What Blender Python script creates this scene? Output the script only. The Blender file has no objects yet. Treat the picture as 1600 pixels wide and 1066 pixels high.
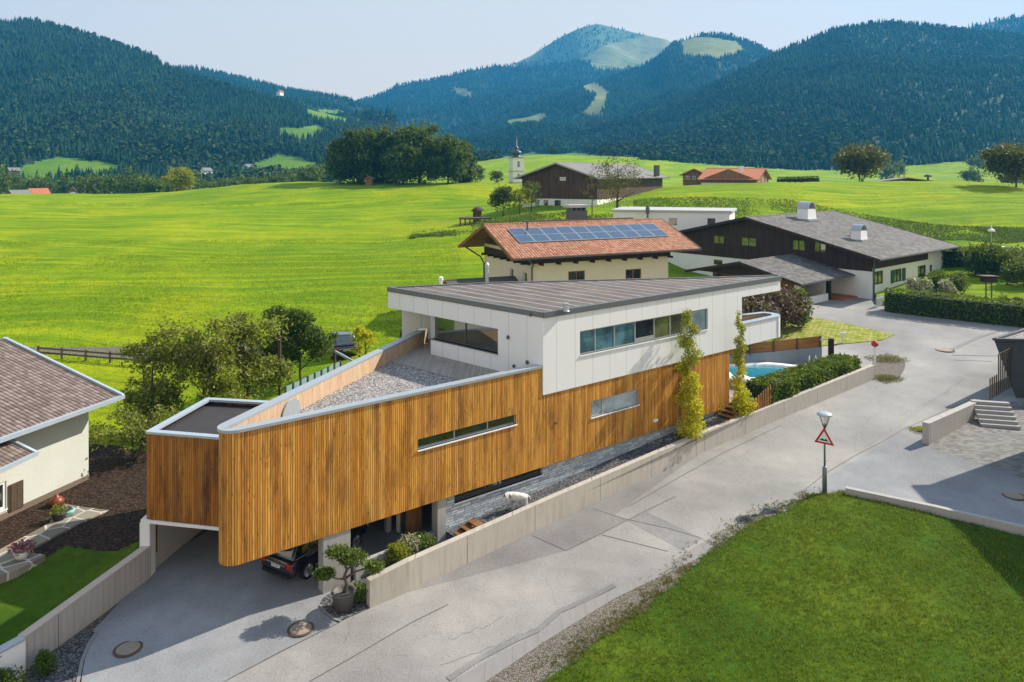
import bpy, bmesh, math, random
import numpy as np
from mathutils import Vector, Matrix
C = bpy.context.scene
COL = C.collection
PI = math.pi
# ------------------------------------------------------------------ camera, sky, sun, exposure
FPX, HOR, HC = 1180.0, 270.0, 18.0          # focal length in photo pixels, horizon row, camera height
cam = bpy.data.cameras.new('camera'); camo = bpy.data.objects.new('camera', cam); COL.objects.link(camo)
camo.location = (0, 0, HC); camo.rotation_euler = (PI/2, 0, 0)
cam.sensor_width = 36; cam.lens = FPX/1600*36; cam.shift_y = (HOR-533)/1600
cam.clip_start = .5; cam.clip_end = 20000
C.camera = camo
SUN_AZ = math.atan2(.88, .46); SUN_EL = math.radians(37)
w = bpy.data.worlds.new('World'); C.world = w; w.use_nodes = True
wn = w.node_tree; bg = wn.nodes['Background']
sky = wn.nodes.new('ShaderNodeTexSky'); sky.sky_type = 'NISHITA'; sky.sun_disc = False
sky.sun_elevation = SUN_EL; sky.sun_rotation = SUN_AZ; sky.altitude = 700; sky.air_density = 1.0; sky.dust_density = 2.2; sky.ozone_density = 1.2
hsv = wn.nodes.new('ShaderNodeHueSaturation'); hsv.inputs['Saturation'].default_value = .28; hsv.inputs['Value'].default_value = 1.0
wn.links.new(sky.outputs[0], hsv.inputs['Color'])
tcw = wn.nodes.new('ShaderNodeTexCoord'); spw = wn.nodes.new('ShaderNodeSeparateXYZ'); wn.links.new(tcw.outputs['Generated'], spw.inputs[0])
crw = wn.nodes.new('ShaderNodeValToRGB'); wn.links.new(spw.outputs[2], crw.inputs[0])          # milky late summer sky, whiter towards the horizon
crw.color_ramp.elements[0].position = 0; crw.color_ramp.elements[0].color = (1.08, .88, .64, 1); crw.color_ramp.elements[1].position = .6; crw.color_ramp.elements[1].color = (.50, .62, .82, 1); e_ = crw.color_ramp.elements.new(.3); e_.color = (1.04, .86, .64, 1)
scw = wn.nodes.new('ShaderNodeVectorMath'); scw.operation = 'SCALE'; wn.links.new(crw.outputs[0], scw.inputs[0]); scw.inputs['Scale'].default_value = 5.6
mxw = wn.nodes.new('ShaderNodeMix'); mxw.data_type = 'RGBA'; mxw.inputs[0].default_value = .88; wn.links.new(hsv.outputs[0], mxw.inputs[6]); wn.links.new(scw.outputs[0], mxw.inputs[7]); wn.links.new(mxw.outputs[2], bg.inputs['Color'])
bg.inputs['Strength'].default_value = .112
sl = bpy.data.lights.new('sun', 'SUN'); sl.energy = 5.0; sl.angle = math.radians(.6); sl.color = (1, .91, .77)
so = bpy.data.objects.new('sun', sl); COL.objects.link(so)
sdir = Vector((math.sin(SUN_AZ)*math.cos(SUN_EL), math.cos(SUN_AZ)*math.cos(SUN_EL), math.sin(SUN_EL)))
so.rotation_euler = (-sdir).to_track_quat('-Z', 'Y').to_euler(); so.location = (40, 20, 60)
C.view_settings.view_transform = 'Standard'; C.view_settings.look = 'None'; C.view_settings.exposure = .88
C.view_settings.gamma = 1
C.cycles.use_denoising = True
C.cycles.max_bounces = 6; C.cycles.diffuse_bounces = 3; C.cycles.glossy_bounces = 3; C.cycles.volume_bounces = 1
C.cycles.transparent_max_bounces = 8
# ------------------------------------------------------------------ helpers: placing
SLP = .065
def Sz(y): return SLP*(min(y, 84)-31)                                   # the sloping plane the road lies on
def at(px, py, d):                                             # pixel + depth -> world
    return Vector(((px-800)*d/FPX, d, HC-(py-HOR)*d/FPX))
def az(px, py, z):                                             # pixel + height -> world
    d = FPX*(HC-z)/(py-HOR); return Vector(((px-800)*d/FPX, d, z))
def gp(px, py, dz=0.0):                                        # pixel on the road plane
    k = (py-HOR)/FPX; d = (HC+SLP*31)/(k+SLP); d = d if d < 84 else (HC-Sz(84))/k; return Vector(((px-800)*d/FPX, d, Sz(d)+dz))
# ------------------------------------------------------------------ helpers: objects
def tag(o, label=None, cat=None, group=None, kind=None):
    if label: o['label'] = label
    if cat: o['category'] = cat
    if group: o['group'] = group
    if kind: o['kind'] = kind
    return o
def thing(name, label, cat, loc=(0, 0, 0), rz=0, group=None):
    o = bpy.data.objects.new(name, None); COL.objects.link(o); o.empty_display_size = .2
    o.location = loc; o.rotation_euler = (0, 0, rz); tag(o, label, cat, group); return o
def origin(o):
    v = Vector((0, 0, 0))
    while o is not None: v = v + o.location; o = o.parent
    return v
def kids(o): return [c for c in bpy.data.objects if c.parent == o]
def copy_tree(o, loc=None, rz=None, label=None, sc=None, parent=None):
    c = o.copy(); COL.objects.link(c); c.parent = parent
    if loc is not None: c.location = loc
    if rz is not None: c.rotation_euler = (0, 0, rz)
    if sc is not None: c.scale = sc if isinstance(sc, tuple) else (sc, sc, sc)
    if label: c['label'] = label
    for k in kids(o): copy_tree(k, parent=c)
    return c
class MB:
    def __init__(s): s.v = []; s.f = []
    def add(s, vs, fs):
        n = len(s.v); s.v += [tuple(p) for p in vs]; s.f += [tuple(i+n for i in f) for f in fs]; return s
    def quad(s, a, b, c, d): return s.add([a, b, c, d], [(0, 1, 2, 3)])
    def poly(s, pts): return s.add(pts, [tuple(range(len(pts)))])
    def prism(s, pts, z0, z1):                                 # plan polygon CCW; z may be callables
        n = len(pts); f0 = z0 if callable(z0) else (lambda p: z0); f1 = z1 if callable(z1) else (lambda p: z1)
        vs = [(p[0], p[1], f0(p)) for p in pts]+[(p[0], p[1], f1(p)) for p in pts]
        fs = [tuple(reversed(range(n))), tuple(range(n, 2*n))]+[(i, (i+1) % n, n+(i+1) % n, n+i) for i in range(n)]
        return s.add(vs, fs)
    def box(s, c, sz, rz=0, m=None):
        R = Matrix.Rotation(rz, 4, 'Z'); x, y, z = sz[0]/2, sz[1]/2, sz[2]/2
        vs = [Vector(c)+(R @ Vector((a*x, b*y, e*z))) for e in (-1, 1) for a, b in ((-1, -1), (1, -1), (1, 1), (-1, 1))]
        return s.add(vs, [(3, 2, 1, 0), (4, 5, 6, 7), (0, 1, 5, 4), (1, 2, 6, 5), (2, 3, 7, 6), (3, 0, 4, 7)])
    def bar(s, a, b, wd, h, up=(0, 0, 1)):                      # a beam from a to b
        a = Vector(a); b = Vector(b); t = (b-a).normalized(); u = Vector(up); sd = t.cross(u)
        if sd.length < 1e-4: sd = t.cross(Vector((1, 0, 0)))
        sd.normalize(); u = sd.cross(t); vs = []
        for p in (a, b):
            for i, j in ((-1, -1), (1, -1), (1, 1), (-1, 1)): vs.append(p+sd*i*wd/2+u*j*h/2)
        return s.add(vs, [(3, 2, 1, 0), (4, 5, 6, 7), (0, 1, 5, 4), (1, 2, 6, 5), (2, 3, 7, 6), (3, 0, 4, 7)])
    def tube(s, pts, rs, n=8, caps=True):
        pts = [Vector(p) for p in pts]
        if not hasattr(rs, '__len__'): rs = [rs]*len(pts)
        vs = []
        for i, p in enumerate(pts):
            t = (pts[min(i+1, len(pts)-1)]-pts[max(i-1, 0)]).normalized()
            a = t.cross(Vector((0, 0, 1)))
            if a.length < 1e-3: a = Vector((1, 0, 0))
            a.normalize(); b = t.cross(a)
            vs += [p+(a*math.cos(2*PI*k/n)+b*math.sin(2*PI*k/n))*rs[i] for k in range(n)]
        fs = [(i*n+k, i*n+(k+1) % n, (i+1)*n+(k+1) % n, (i+1)*n+k) for i in range(len(pts)-1) for k in range(n)]
        if caps: fs += [tuple(reversed(range(n))), tuple((len(pts)-1)*n+k for k in range(n))]
        return s.add(vs, fs)
    def lathe(s, c, prof, n=20):                               # prof: (r, z) from bottom to top
        c = Vector(c); vs = [c+Vector((r*math.cos(2*PI*k/n), r*math.sin(2*PI*k/n), z)) for r, z in prof for k in range(n)]
        fs = [(i*n+k, i*n+(k+1) % n, (i+1)*n+(k+1) % n, (i+1)*n+k) for i in range(len(prof)-1) for k in range(n)]
        fs += [tuple(reversed(range(n))), tuple((len(prof)-1)*n+k for k in range(n))]
        return s.add(vs, fs)
    def build(s, name, mat, parent=None, smooth=False, bevel=0):
        o = bpy.data.objects.new(name, mesh_of(name, s.v, s.f)); COL.objects.link(o)
        if mat: o.data.materials.append(mat)
        if parent is not None:
            og = origin(parent); o.data.transform(Matrix.Translation(-og)); o.parent = parent
        if smooth: o.data.polygons.foreach_set('use_smooth', [True]*len(o.data.polygons))
        if bevel:
            m = o.modifiers.new('bevel', 'BEVEL'); m.width = bevel; m.segments = 2; m.limit_method = 'ANGLE'
        return o
def mesh_of(name, v, f, uv=True):
    me = bpy.data.meshes.new(name); me.from_pydata(v, [], f); me.update()
    if uv:
        L = me.uv_layers.new(name='UVMap'); d = L.data
        for p in me.polygons:
            n = p.normal
            if abs(n.z) > .985: t = Vector((1, 0, 0)); b = Vector((0, 1, 0))
            else: t = Vector((-n.y, n.x, 0)).normalized(); b = n.cross(t)
            for li in p.loop_indices:
                q = me.vertices[me.loops[li].vertex_index].co; d[li].uv = (q.dot(t), q.dot(b))
    return me
def fast_mesh(name, V, F, mat=None, parent=None, smooth=False):
    V = np.asarray(V, dtype=np.float32); F = np.asarray(F, dtype=np.int32); k = F.shape[1]
    me = bpy.data.meshes.new(name); me.vertices.add(len(V)); me.vertices.foreach_set('co', V.ravel())
    me.loops.add(F.size); me.loops.foreach_set('vertex_index', F.ravel())
    me.polygons.add(len(F)); me.polygons.foreach_set('loop_start', np.arange(len(F), dtype=np.int32)*k)
    me.polygons.foreach_set('loop_total', np.full(len(F), k, dtype=np.int32))
    me.update(calc_edges=True)
    if smooth: me.polygons.foreach_set('use_smooth', np.ones(len(F), dtype=bool))
    o = bpy.data.objects.new(name, me); COL.objects.link(o)
    if mat: me.materials.append(mat)
    if parent is not None: o.parent = parent
    return o
# ------------------------------------------------------------------ helpers: materials
class NT:
    def __init__(s, name, rough=.8, spec=.3):
        s.m = bpy.data.materials.new(name); s.m.use_nodes = True; s.t = s.m.node_tree; s.p = s.t.nodes['Principled BSDF']
        s.p.inputs['Roughness'].default_value = rough; s.p.inputs['Specular IOR Level'].default_value = spec
    def n(s, ty, **kw):
        x = s.t.nodes.new(ty)
        for k, v in kw.items(): setattr(x, k, v)
        return x
    def con(s, sock, v):
        if isinstance(v, bpy.types.NodeSocket): s.t.links.new(v, sock)
        elif isinstance(v, (tuple, list)) and len(v) == 3 and sock.type == 'RGBA': sock.default_value = (*v, 1)
        else: sock.default_value = v
    def math(s, op, a, b=0.0, c=None):
        x = s.n('ShaderNodeMath', operation=op); s.con(x.inputs[0], a); s.con(x.inputs[1], b)
        if c is not None: s.con(x.inputs[2], c)
        return x.outputs[0]
    def mix(s, f, a, b, mode='MIX'):
        x = s.n('ShaderNodeMix', data_type='RGBA', blend_type=mode); s.con(x.inputs[0], f); s.con(x.inputs[6], a); s.con(x.inputs[7], b)
        return x.outputs[2]
    def obj(s): return s.n('ShaderNodeTexCoord').outputs['Object']
    def uv(s): return s.n('ShaderNodeTexCoord').outputs['UV']
    def scale(s, v, sc, rot=0):
        x = s.n('ShaderNodeMapping'); s.con(x.inputs[0], v); x.inputs['Scale'].default_value = sc; x.inputs['Rotation'].default_value = (0, 0, rot); return x.outputs[0]
    def noise(s, v, sc, det=3, rough=.55, dist=0):
        x = s.n('ShaderNodeTexNoise'); s.con(x.inputs['Vector'], v); x.inputs['Scale'].default_value = sc
        x.inputs['Detail'].default_value = det; x.inputs['Roughness'].default_value = rough; x.inputs['Distortion'].default_value = dist
        return x.outputs['Fac']
    def vor(s, v, sc, feat='F1', out='Distance', rnd=1.0):
        x = s.n('ShaderNodeTexVoronoi', feature=feat); s.con(x.inputs['Vector'], v); x.inputs['Scale'].default_value = sc; x.inputs['Randomness'].default_value = rnd; return x.outputs[out]
    def white(s, v, dim='2D'):
        x = s.n('ShaderNodeTexWhiteNoise', noise_dimensions=dim)
        s.con(x.inputs['W' if dim == '1D' else 'Vector'], v); return x.outputs['Value']
    def ramp(s, f, stops, interp='LINEAR'):
        x = s.n('ShaderNodeValToRGB'); s.con(x.inputs[0], f); cr = x.color_ramp; cr.interpolation = interp
        while len(cr.elements) < len(stops): cr.elements.new(.5)
        for e, (p, c) in zip(cr.elements, stops): e.position = p; e.color = (*c, 1) if hasattr(c, '__len__') else (c, c, c, 1)
        return x.outputs[0]
    def sep(s, v):
        x = s.n('ShaderNodeSeparateXYZ'); s.con(x.inputs[0], v); return x.outputs
    def comb(s, a, b, c=0.0):
        x = s.n('ShaderNodeCombineXYZ'); s.con(x.inputs[0], a); s.con(x.inputs[1], b); s.con(x.inputs[2], c); return x.outputs[0]
    def band(s, x, period, width, off=0.0):                      # 1 within a thin line each period
        f = s.math('FRACT', s.math('DIVIDE', s.math('ADD', x, off), period)); return s.math('LESS_THAN', f, width/period)
    def isl(s): return s.n('ShaderNodeNewGeometry').outputs['Random Per Island']
    def bump(s, h, dist=.02, st=1.0, nrm=None):
        x = s.n('ShaderNodeBump'); s.con(x.inputs['Height'], h); x.inputs['Distance'].default_value = dist; x.inputs['Strength'].default_value = st
        if nrm is not None: s.con(x.inputs['Normal'], nrm)
        s.t.links.new(x.outputs[0], s.p.inputs['Normal']); return x.outputs[0]
    def col(s, c): s.con(s.p.inputs['Base Color'], c); return s
def plain(name, c, rough=.6, metal=0, spec=.4, var=.12, sc=3.0, bump=0):
    t = NT(name, rough, spec); t.p.inputs['Metallic'].default_value = metal; v = t.obj()
    f = t.math('MULTIPLY_ADD', t.noise(v, sc, 4), 2*var, 1-var)
    x = t.n('ShaderNodeVectorMath', operation='SCALE'); x.inputs[0].default_value = c; t.con(x.inputs['Scale'], f); t.col(x.outputs[0])
    if bump: t.bump(t.noise(v, sc*8, 3), bump)
    return t.m
def grass_mat(name, a, b, c, sc=1.0, bumpd=.08, stripe=None):
    t = NT(name, .95, .1); v = t.obj()
    n1 = t.noise(v, .045*sc, 6, .68); n2 = t.noise(v, .9*sc, 5, .75); n3 = t.noise(v, 7*sc, 3, .8)
    base = t.ramp(n1, [(.42, a), (.51, b), (.60, c)])
    base = t.mix(t.math('MULTIPLY', t.ramp(n2, [(.38, 0.), (.66, 1.)]), .75), base, tuple(x*.50 for x in b))
    if stripe is not None:
        dn_ = t.n('ShaderNodeTexNoise'); t.con(dn_.inputs['Vector'], v); dn_.inputs['Scale'].default_value = .012; dd = t.n('ShaderNodeVectorMath', operation='MULTIPLY_ADD'); t.con(dd.inputs[0], dn_.outputs['Color']); dd.inputs[1].default_value = (60, 60, 0); t.con(dd.inputs[2], v); v = dd.outputs[0]; sv = t.scale(v, (.03, .42, 0), stripe); base = t.mix(t.math('MULTIPLY', t.ramp(t.noise(t.scale(v, (.10, 1.6, 0), stripe+.12), 1.0, 4, .7), [(.42, 1.), (.56, 0.)]), .45), base, tuple(x*.6 for x in a)); base = t.mix(t.math('MULTIPLY', t.math('SUBTRACT', t.noise(sv, 1.0, 4, .6), .45), 2.2), base, tuple(x*1.25 for x in c))
    base = t.mix(t.math('MULTIPLY', n3, .5), base, tuple(x*.5 for x in a))
    t.col(base); t.bump(t.math('ADD', n2, t.math('MULTIPLY', n3, .5)), bumpd); return t.m
def wood_mat(name, dark, mid, light, board=.085, gap=.012, weather=1.0):
    t = NT(name, .62, .3); uv = t.uv(); s = t.sep(uv); u, v = s[0], s[1]
    bi = t.math('FLOOR', t.math('DIVIDE', u, board)); r = t.white(bi, '1D')
    gr = t.noise(t.comb(t.math('MULTIPLY', u, 38.0), t.math('MULTIPLY', v, 1.1), r), 1.0, 4, .6)
    base = t.mix(r, mid, light); base = t.mix(t.math('MULTIPLY', t.ramp(gr, [(.3, 0.), (.7, 1.)]), .6), base, dark)
    big = t.noise(t.comb(t.math('MULTIPLY', u, 1.7), t.math('MULTIPLY', v, .28), 0.0), 1.0, 6, .72)
    base = t.mix(t.math('MULTIPLY', t.ramp(big, [(.47, 0.), (.64, 1.)]), .62*weather), base, tuple(x*.55 for x in dark))
    kn = t.vor(t.comb(t.math('MULTIPLY', u, 7.0), t.math('MULTIPLY', v, 1.7), 0.0), 1.0)
    base = t.mix(t.math('MULTIPLY', t.math('LESS_THAN', kn, .13), .6), base, tuple(x*.3 for x in dark))
    f = t.math('FRACT', t.math('DIVIDE', u, board)); g = t.math('LESS_THAN', f, gap/board)
    base = t.mix(t.math('MULTIPLY', g, .8), base, tuple(x*.15 for x in dark)); t.col(base)
    t.bump(t.math('ADD', t.math('MULTIPLY', t.math('SUBTRACT', 1.0, g), 1.0), t.math('MULTIPLY', gr, .15)), .015); return t.m
def tile_mat(name, c1, c2, c3, row=.33, tw=.25, wave=True, rough=.75, bd=.04):
    t = NT(name, rough, .25); s = t.sep(t.uv()); u, v = s[0], s[1]
    rv = t.math('DIVIDE', v, row); ri = t.math('FLOOR', rv); fv = t.math('FRACT', rv)
    uo = t.math('ADD', t.math('DIVIDE', u, tw), t.math('MULTIPLY', t.math('MODULO', ri, 2.0), 0.0 if wave else .5))
    ui = t.math('FLOOR', uo); fu = t.math('FRACT', uo); r = t.white(t.comb(ui, ri), '2D')
    base = t.ramp(r, [(0, c1), (.5, c2), (1, c3)])
    base = t.mix(t.math('MULTIPLY', t.noise(t.obj(), .5, 4), .45), base, tuple(x*.6 for x in c1))
    h = t.math('SUBTRACT', 1.0, fv)
    if wave: h = t.math('ADD', h, t.math('MULTIPLY', t.math('SINE', t.math('MULTIPLY', fu, PI)), 1.2))
    else: h = t.math('ADD', h, t.math('MULTIPLY', t.math('GREATER_THAN', fu, .06), .4))
    edge = t.math('LESS_THAN', fv, .1)
    base = t.mix(t.math('MULTIPLY', edge, .7), base, tuple(x*.25 for x in c1)); t.col(base); t.bump(h, bd); return t.m
def panel_mat(name, c, pw=1.3, hs=None, line=(.3, .32, .33)):
    t = NT(name, .5, .35); s = t.sep(t.uv()); b = t.band(s[0], pw, .02)
    if hs: b = t.math('MAXIMUM', b, t.band(s[1], hs, .015, .4))
    n = t.noise(t.obj(), .7, 4); base = t.mix(t.math('MULTIPLY', n, .25), c, tuple(x*.8 for x in c))
    t.col(t.mix(b, base, line)); t.bump(t.math('SUBTRACT', 1.0, b), .006); return t.m
def concrete_mat(name, c, seam=None, streak=.5, lines=None):
    t = NT(name, .85, .2); v = t.obj(); s = t.sep(t.uv()); n1 = t.noise(v, .8, 5, .65); n2 = t.noise(v, 12, 3)
    st = t.noise(t.comb(t.math('MULTIPLY', s[0], 5.0), t.math('MULTIPLY', s[1], .5)), 1.0, 4, .6)
    base = t.mix(t.math('MULTIPLY', n1, .6), c, tuple(x*.6 for x in c))
    base = t.mix(t.math('MULTIPLY', t.ramp(st, [(.45, 0.), (.75, 1.)]), streak), base, (c[0]*.55, c[1]*.5, c[2]*.42))
    h = t.math('MULTIPLY', n2, .3)
    if lines: b = t.band(s[0], lines, .02); base = t.mix(t.math('MULTIPLY', b, .35), base, tuple(x*.4 for x in c)); h = t.math('SUBTRACT', h, t.math('MULTIPLY', b, .5))
    if seam: b = t.band(s[0], seam, .03); base = t.mix(t.math('MULTIPLY', b, .85), base, tuple(x*.15 for x in c)); h = t.math('SUBTRACT', h, b)
    t.col(base); t.bump(h, .012); return t.m
def asphalt_mat(name, c, blot=.35, tint=(1, .95, .85), cracks=True):
    t = NT(name, .85, .25); v = t.obj(); n1 = t.noise(v, .12, 6, .6); n2 = t.noise(v, 1.1, 5, .6); n3 = t.noise(v, 16, 2, .8)
    lt = tuple(c[i]*1.35*tint[i] for i in range(3)); dk = tuple(x*.68 for x in c)
    base = t.ramp(n1, [(.35, dk), (.5, c), (.65, lt)])
    base = t.mix(t.math('MULTIPLY', t.ramp(n2, [(.4, 0.), (.7, 1.)]), blot), base, dk)
    base = t.mix(t.math('MULTIPLY', t.math('GREATER_THAN', n3, .56), .3), base, lt)
    base = t.mix(t.math('MULTIPLY', t.math('LESS_THAN', n3, .42), .35), base, tuple(x*.5 for x in c))
    if cracks:
        wv = t.n('ShaderNodeVectorMath', operation='ADD'); t.con(wv.inputs[0], v)
        cn = t.n('ShaderNodeTexNoise'); t.con(cn.inputs['Vector'], v); cn.inputs['Scale'].default_value = .8; cn.inputs['Detail'].default_value = 5; t.con(wv.inputs[1], cn.outputs['Color'])
        e = t.vor(wv.outputs[0], .16, 'DISTANCE_TO_EDGE'); m = t.math('MULTIPLY', t.math('LESS_THAN', e, .0022), t.math('GREATER_THAN', t.noise(v, .09, 3), .53))
        base = t.mix(t.math('MULTIPLY', m, .3), base, tuple(x*.35 for x in c))
    t.col(base); t.bump(n3, .01); return t.m
def gravel_mat(name, a, b, c, sc=14):
    t = NT(name, .9, .2); v = t.obj(); x = t.n('ShaderNodeTexVoronoi'); t.con(x.inputs['Vector'], v); x.inputs['Scale'].default_value = sc
    r = t.sep(x.outputs['Color'])[0]; base = t.ramp(r, [(0, a), (.5, b), (1, c)])
    base = t.mix(t.math('MULTIPLY', t.ramp(x.outputs['Distance'], [(.3, 0.), (.7, 1.)]), .7), base, tuple(q*.3 for q in a))
    t.col(base); t.bump(t.math('SUBTRACT', 1.0, x.outputs['Distance']), .03); return t.m
def leaf_mat(name, cols, trans=.4, rough=.6):
    t = NT(name, rough, .25); r = t.isl(); n = len(cols)
    base = t.ramp(r, [(i/(n-1), c) for i, c in enumerate(cols)])
    base = t.mix(t.math('MULTIPLY', t.ramp(t.noise(t.obj(), .9, 3), [(.35, 0.), (.65, 1.)]), .3), base, tuple(x*.6 for x in cols[0])); t.col(base)
    tr = t.n('ShaderNodeBsdfTranslucent'); t.con(tr.inputs[0], t.mix(.35, base, (.45, .5, .03))); ms = t.n('ShaderNodeMixShader'); ms.inputs[0].default_value = trans
    t.t.links.new(t.p.outputs[0], ms.inputs[1]); t.t.links.new(tr.outputs[0], ms.inputs[2])
    t.t.links.new(ms.outputs[0], t.t.nodes['Material Output'].inputs['Surface']); return t.m
M = {}
M['meadow'] = grass_mat('meadow grass', (.145, .29, .004), (.24, .39, .004), (.44, .47, .006), 1.0, .3, stripe=-.35)
M['lawn'] = grass_mat('lawn grass', (.05, .115, .006), (.085, .16, .008), (.15, .205, .012), 2.2, .12)
M['hillgrass'] = grass_mat('hill grass', (.10, .22, .015), (.15, .28, .015), (.22, .32, .02), .3, .3)
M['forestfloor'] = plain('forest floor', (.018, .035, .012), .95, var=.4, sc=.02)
M['asphalt'] = asphalt_mat('road asphalt', (.262, .255, .245), .25, (1, .98, .94))
M['asphalt2'] = asphalt_mat('driveway asphalt', (.225, .23, .24), .3, (1, 1, 1), False)
M['patch'] = asphalt_mat('asphalt patch', (.205, .20, .195), .3, (1, 1, 1), False)
M['tar'] = plain('tar joint', (.10, .095, .09), .7)
M['kerbline'] = concrete_mat('kerb stone', (.27, .26, .25), None, .3, 1.0)
M['dirt'] = gravel_mat('dirt and pebbles', (.12, .10, .075), (.17, .145, .11), (.26, .23, .18), 12)
M['verge'] = gravel_mat('verge gravel', (.13, .11, .08), (.22, .195, .16), (.34, .31, .27), 22)
M['gravel_dark'] = gravel_mat('dark gravel', (.05, .05, .055), (.12, .12, .12), (.25, .25, .25), 13)
M['gravel_light'] = gravel_mat('pale roof gravel', (.16, .145, .14), (.34, .31, .30), (.62, .60, .58), 13)
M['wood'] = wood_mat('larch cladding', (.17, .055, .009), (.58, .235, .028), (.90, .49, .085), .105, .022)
M['wood_dark'] = wood_mat('shade toned larch cladding', (.10, .03, .006), (.34, .125, .018), (.55, .25, .04), .105, .018, weather=1.3)  # darker copy of the larch: shade on annex and rear walls painted in
M['wood_pale'] = wood_mat('pale larch lining', (.34, .20, .11), (.60, .42, .27), (.72, .55, .38), weather=.3)
M['fence_wood'] = wood_mat('fence larch', (.16, .06, .015), (.38, .17, .04), (.50, .26, .07), .14, .015)
M['deck'] = wood_mat('deck boards', (.20, .17, .14), (.34, .30, .25), (.42, .38, .33), .14, .012, .4)
M['old_wood'] = wood_mat('dark old barn boards', (.035, .02, .012), (.085, .05, .032), (.13, .08, .055), .3, .02)
M['chalet_wood'] = wood_mat('dark brown chalet boards', (.018, .010, .007), (.042, .025, .016), (.06, .037, .025), .2, .015)
M['brown_wood'] = wood_mat('brown window wood', (.12, .05, .015), (.26, .12, .04), (.32, .16, .06), .1, .004)
M['post_wood'] = wood_mat('grey fence boards', (.05, .035, .025), (.12, .085, .06), (.19, .14, .10), .16, .02)
M['zinc'] = plain('grey zinc coping', (.36, .40, .43), .38, .3, .5, .1, 2)
M['zinc_blue'] = plain('blue grey zinc', (.42, .49, .56), .35, .3, .5, .1, 2)
M['dark_metal'] = plain('dark grey metal', (.10, .105, .11), .45, .3)
M['white_panel'] = panel_mat('white facade panels', (.74, .77, .77), 1.35)
M['white'] = plain('white render', (.74, .75, .74), .85, var=.06, sc=1.2, bump=.004)
M['cream'] = plain('cream render', (.70, .62, .52), .9, var=.06, sc=1.0, bump=.004)
M['grey_render'] = plain('pale grey green render', (.53, .55, .50), .9, var=.10, sc=.7, bump=.01)
M['concrete'] = concrete_mat('board marked concrete wall', (.50, .465, .41), 4.2)
M['concrete_l'] = concrete_mat('ribbed concrete wall', (.46, .44, .41), 5.5, .4, .28)
M['conc_plain'] = concrete_mat('plain concrete', (.42, .41, .39), None, .35)
M['conc_blue'] = concrete_mat('cool grey concrete', (.26, .31, .36), None, .3)
M['stone_cap'] = plain('pale brown coping', (.46, .38, .32), .8)
M['black'] = plain('dark interior', (.012, .012, .013), .9)
M['frame'] = plain('grey window frame', (.30, .32, .33), .4)
M['frame_w'] = plain('white window frame', (.75, .76, .76), .5)
def glass_mat(name, c, rough=.04, refl=.9):
    t = NT(name, rough, .9); t.p.inputs['IOR'].default_value = 1.7
    base = t.mix(t.ramp(t.noise(t.obj(), .9, 3), [(.4, 0.), (.6, 1.)]), c, tuple(x*.45 for x in c)); t.col(base); t.p.inputs['Coat Weight'].default_value = refl; t.p.inputs['Coat Roughness'].default_value = .02; return t.m
M['glass'] = glass_mat('dark window glass', (.02, .028, .03))
M['glass_teal'] = glass_mat('teal blinded window glass', (.10, .24, .28))
M['glass_green'] = glass_mat('curtained window glass', (.14, .17, .07))
M['glass_pale'] = glass_mat('glass with painted sky reflection', (.30, .38, .40))  # pale base colour paints in the sky's reflection
M['bark'] = plain('bark', (.10, .075, .055), .9, var=.3, sc=8, bump=.02)
M['pot'] = plain('grey planter', (.10, .095, .09), .6)
def stone_mat():
    t = NT('split stone cladding', .85, .25); s = t.sep(t.uv()); v = t.math('DIVIDE', s[1], .13); ri = t.math('FLOOR', v)
    ln = t.math('MULTIPLY_ADD', t.white(ri, '1D'), .35, .35); u = t.math('DIVIDE', t.math('ADD', s[0], t.math('MULTIPLY', t.white(t.math('ADD', ri, 9.0), '1D'), 3.0)), ln)
    r = t.white(t.comb(t.math('FLOOR', u), ri), '2D'); base = t.ramp(r, [(0, (.34, .39, .44)), (.5, (.50, .56, .61)), (1, (.72, .77, .80))])
    m = t.math('MAXIMUM', t.math('LESS_THAN', t.math('FRACT', v), .13), t.math('LESS_THAN', t.math('FRACT', u), .06))
    n = t.noise(t.obj(), 7, 4); base = t.mix(t.math('MULTIPLY', n, .5), base, (.2, .24, .28))
    base = t.mix(t.math('MULTIPLY', m, .75), base, (.08, .10, .12)); t.col(base)
    t.bump(t.math('ADD', t.math('MULTIPLY', t.math('SUBTRACT', 1.0, m), r), t.math('MULTIPLY', n, .4)), .04); return t.m
M['stone'] = stone_mat()
def roof_felt():
    t = NT('bitumen roof with welded seams', .85, .2); v = t.scale(t.obj(), (1, 1, 1), 0); s = t.sep(v)
    a = t.math('ADD', t.math('MULTIPLY', s[0], .700), t.math('MULTIPLY', s[1], .713))       # across the strips
    b = t.math('ADD', t.math('MULTIPLY', s[0], -.713), t.math('MULTIPLY', s[1], .700))
    n = t.noise(t.comb(t.math('MULTIPLY', a, 1.6), t.math('MULTIPLY', b, .5)), 1.0, 5, .65); n2 = t.noise(v, 9, 3)
    base = t.ramp(n, [(.35, (.10, .085, .075)), (.55, (.155, .135, .12)), (.7, (.22, .195, .175))])
    base = t.mix(t.math('MULTIPLY', n2, .3), base, (.06, .05, .05))
    wob = t.math('MULTIPLY', t.noise(t.obj(), .7, 2), .1)
    ln = t.band(t.math('ADD', a, wob), 1.05, .085); base = t.mix(t.math('MULTIPLY', ln, .85), base, (.44, .41, .39)); t.col(base)
    t.bump(t.math('ADD', ln, t.math('MULTIPLY', n2, .3)), .01); return t.m
M['felt'] = roof_felt()
M['felt_dark'] = plain('dark roof felt', (.035, .03, .03), .8, var=.35, sc=1.5)
M['tile_red'] = tile_mat('terracotta roof tiles', (.27, .11, .06), (.36, .16, .09), (.47, .235, .145), .36, .30)
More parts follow.
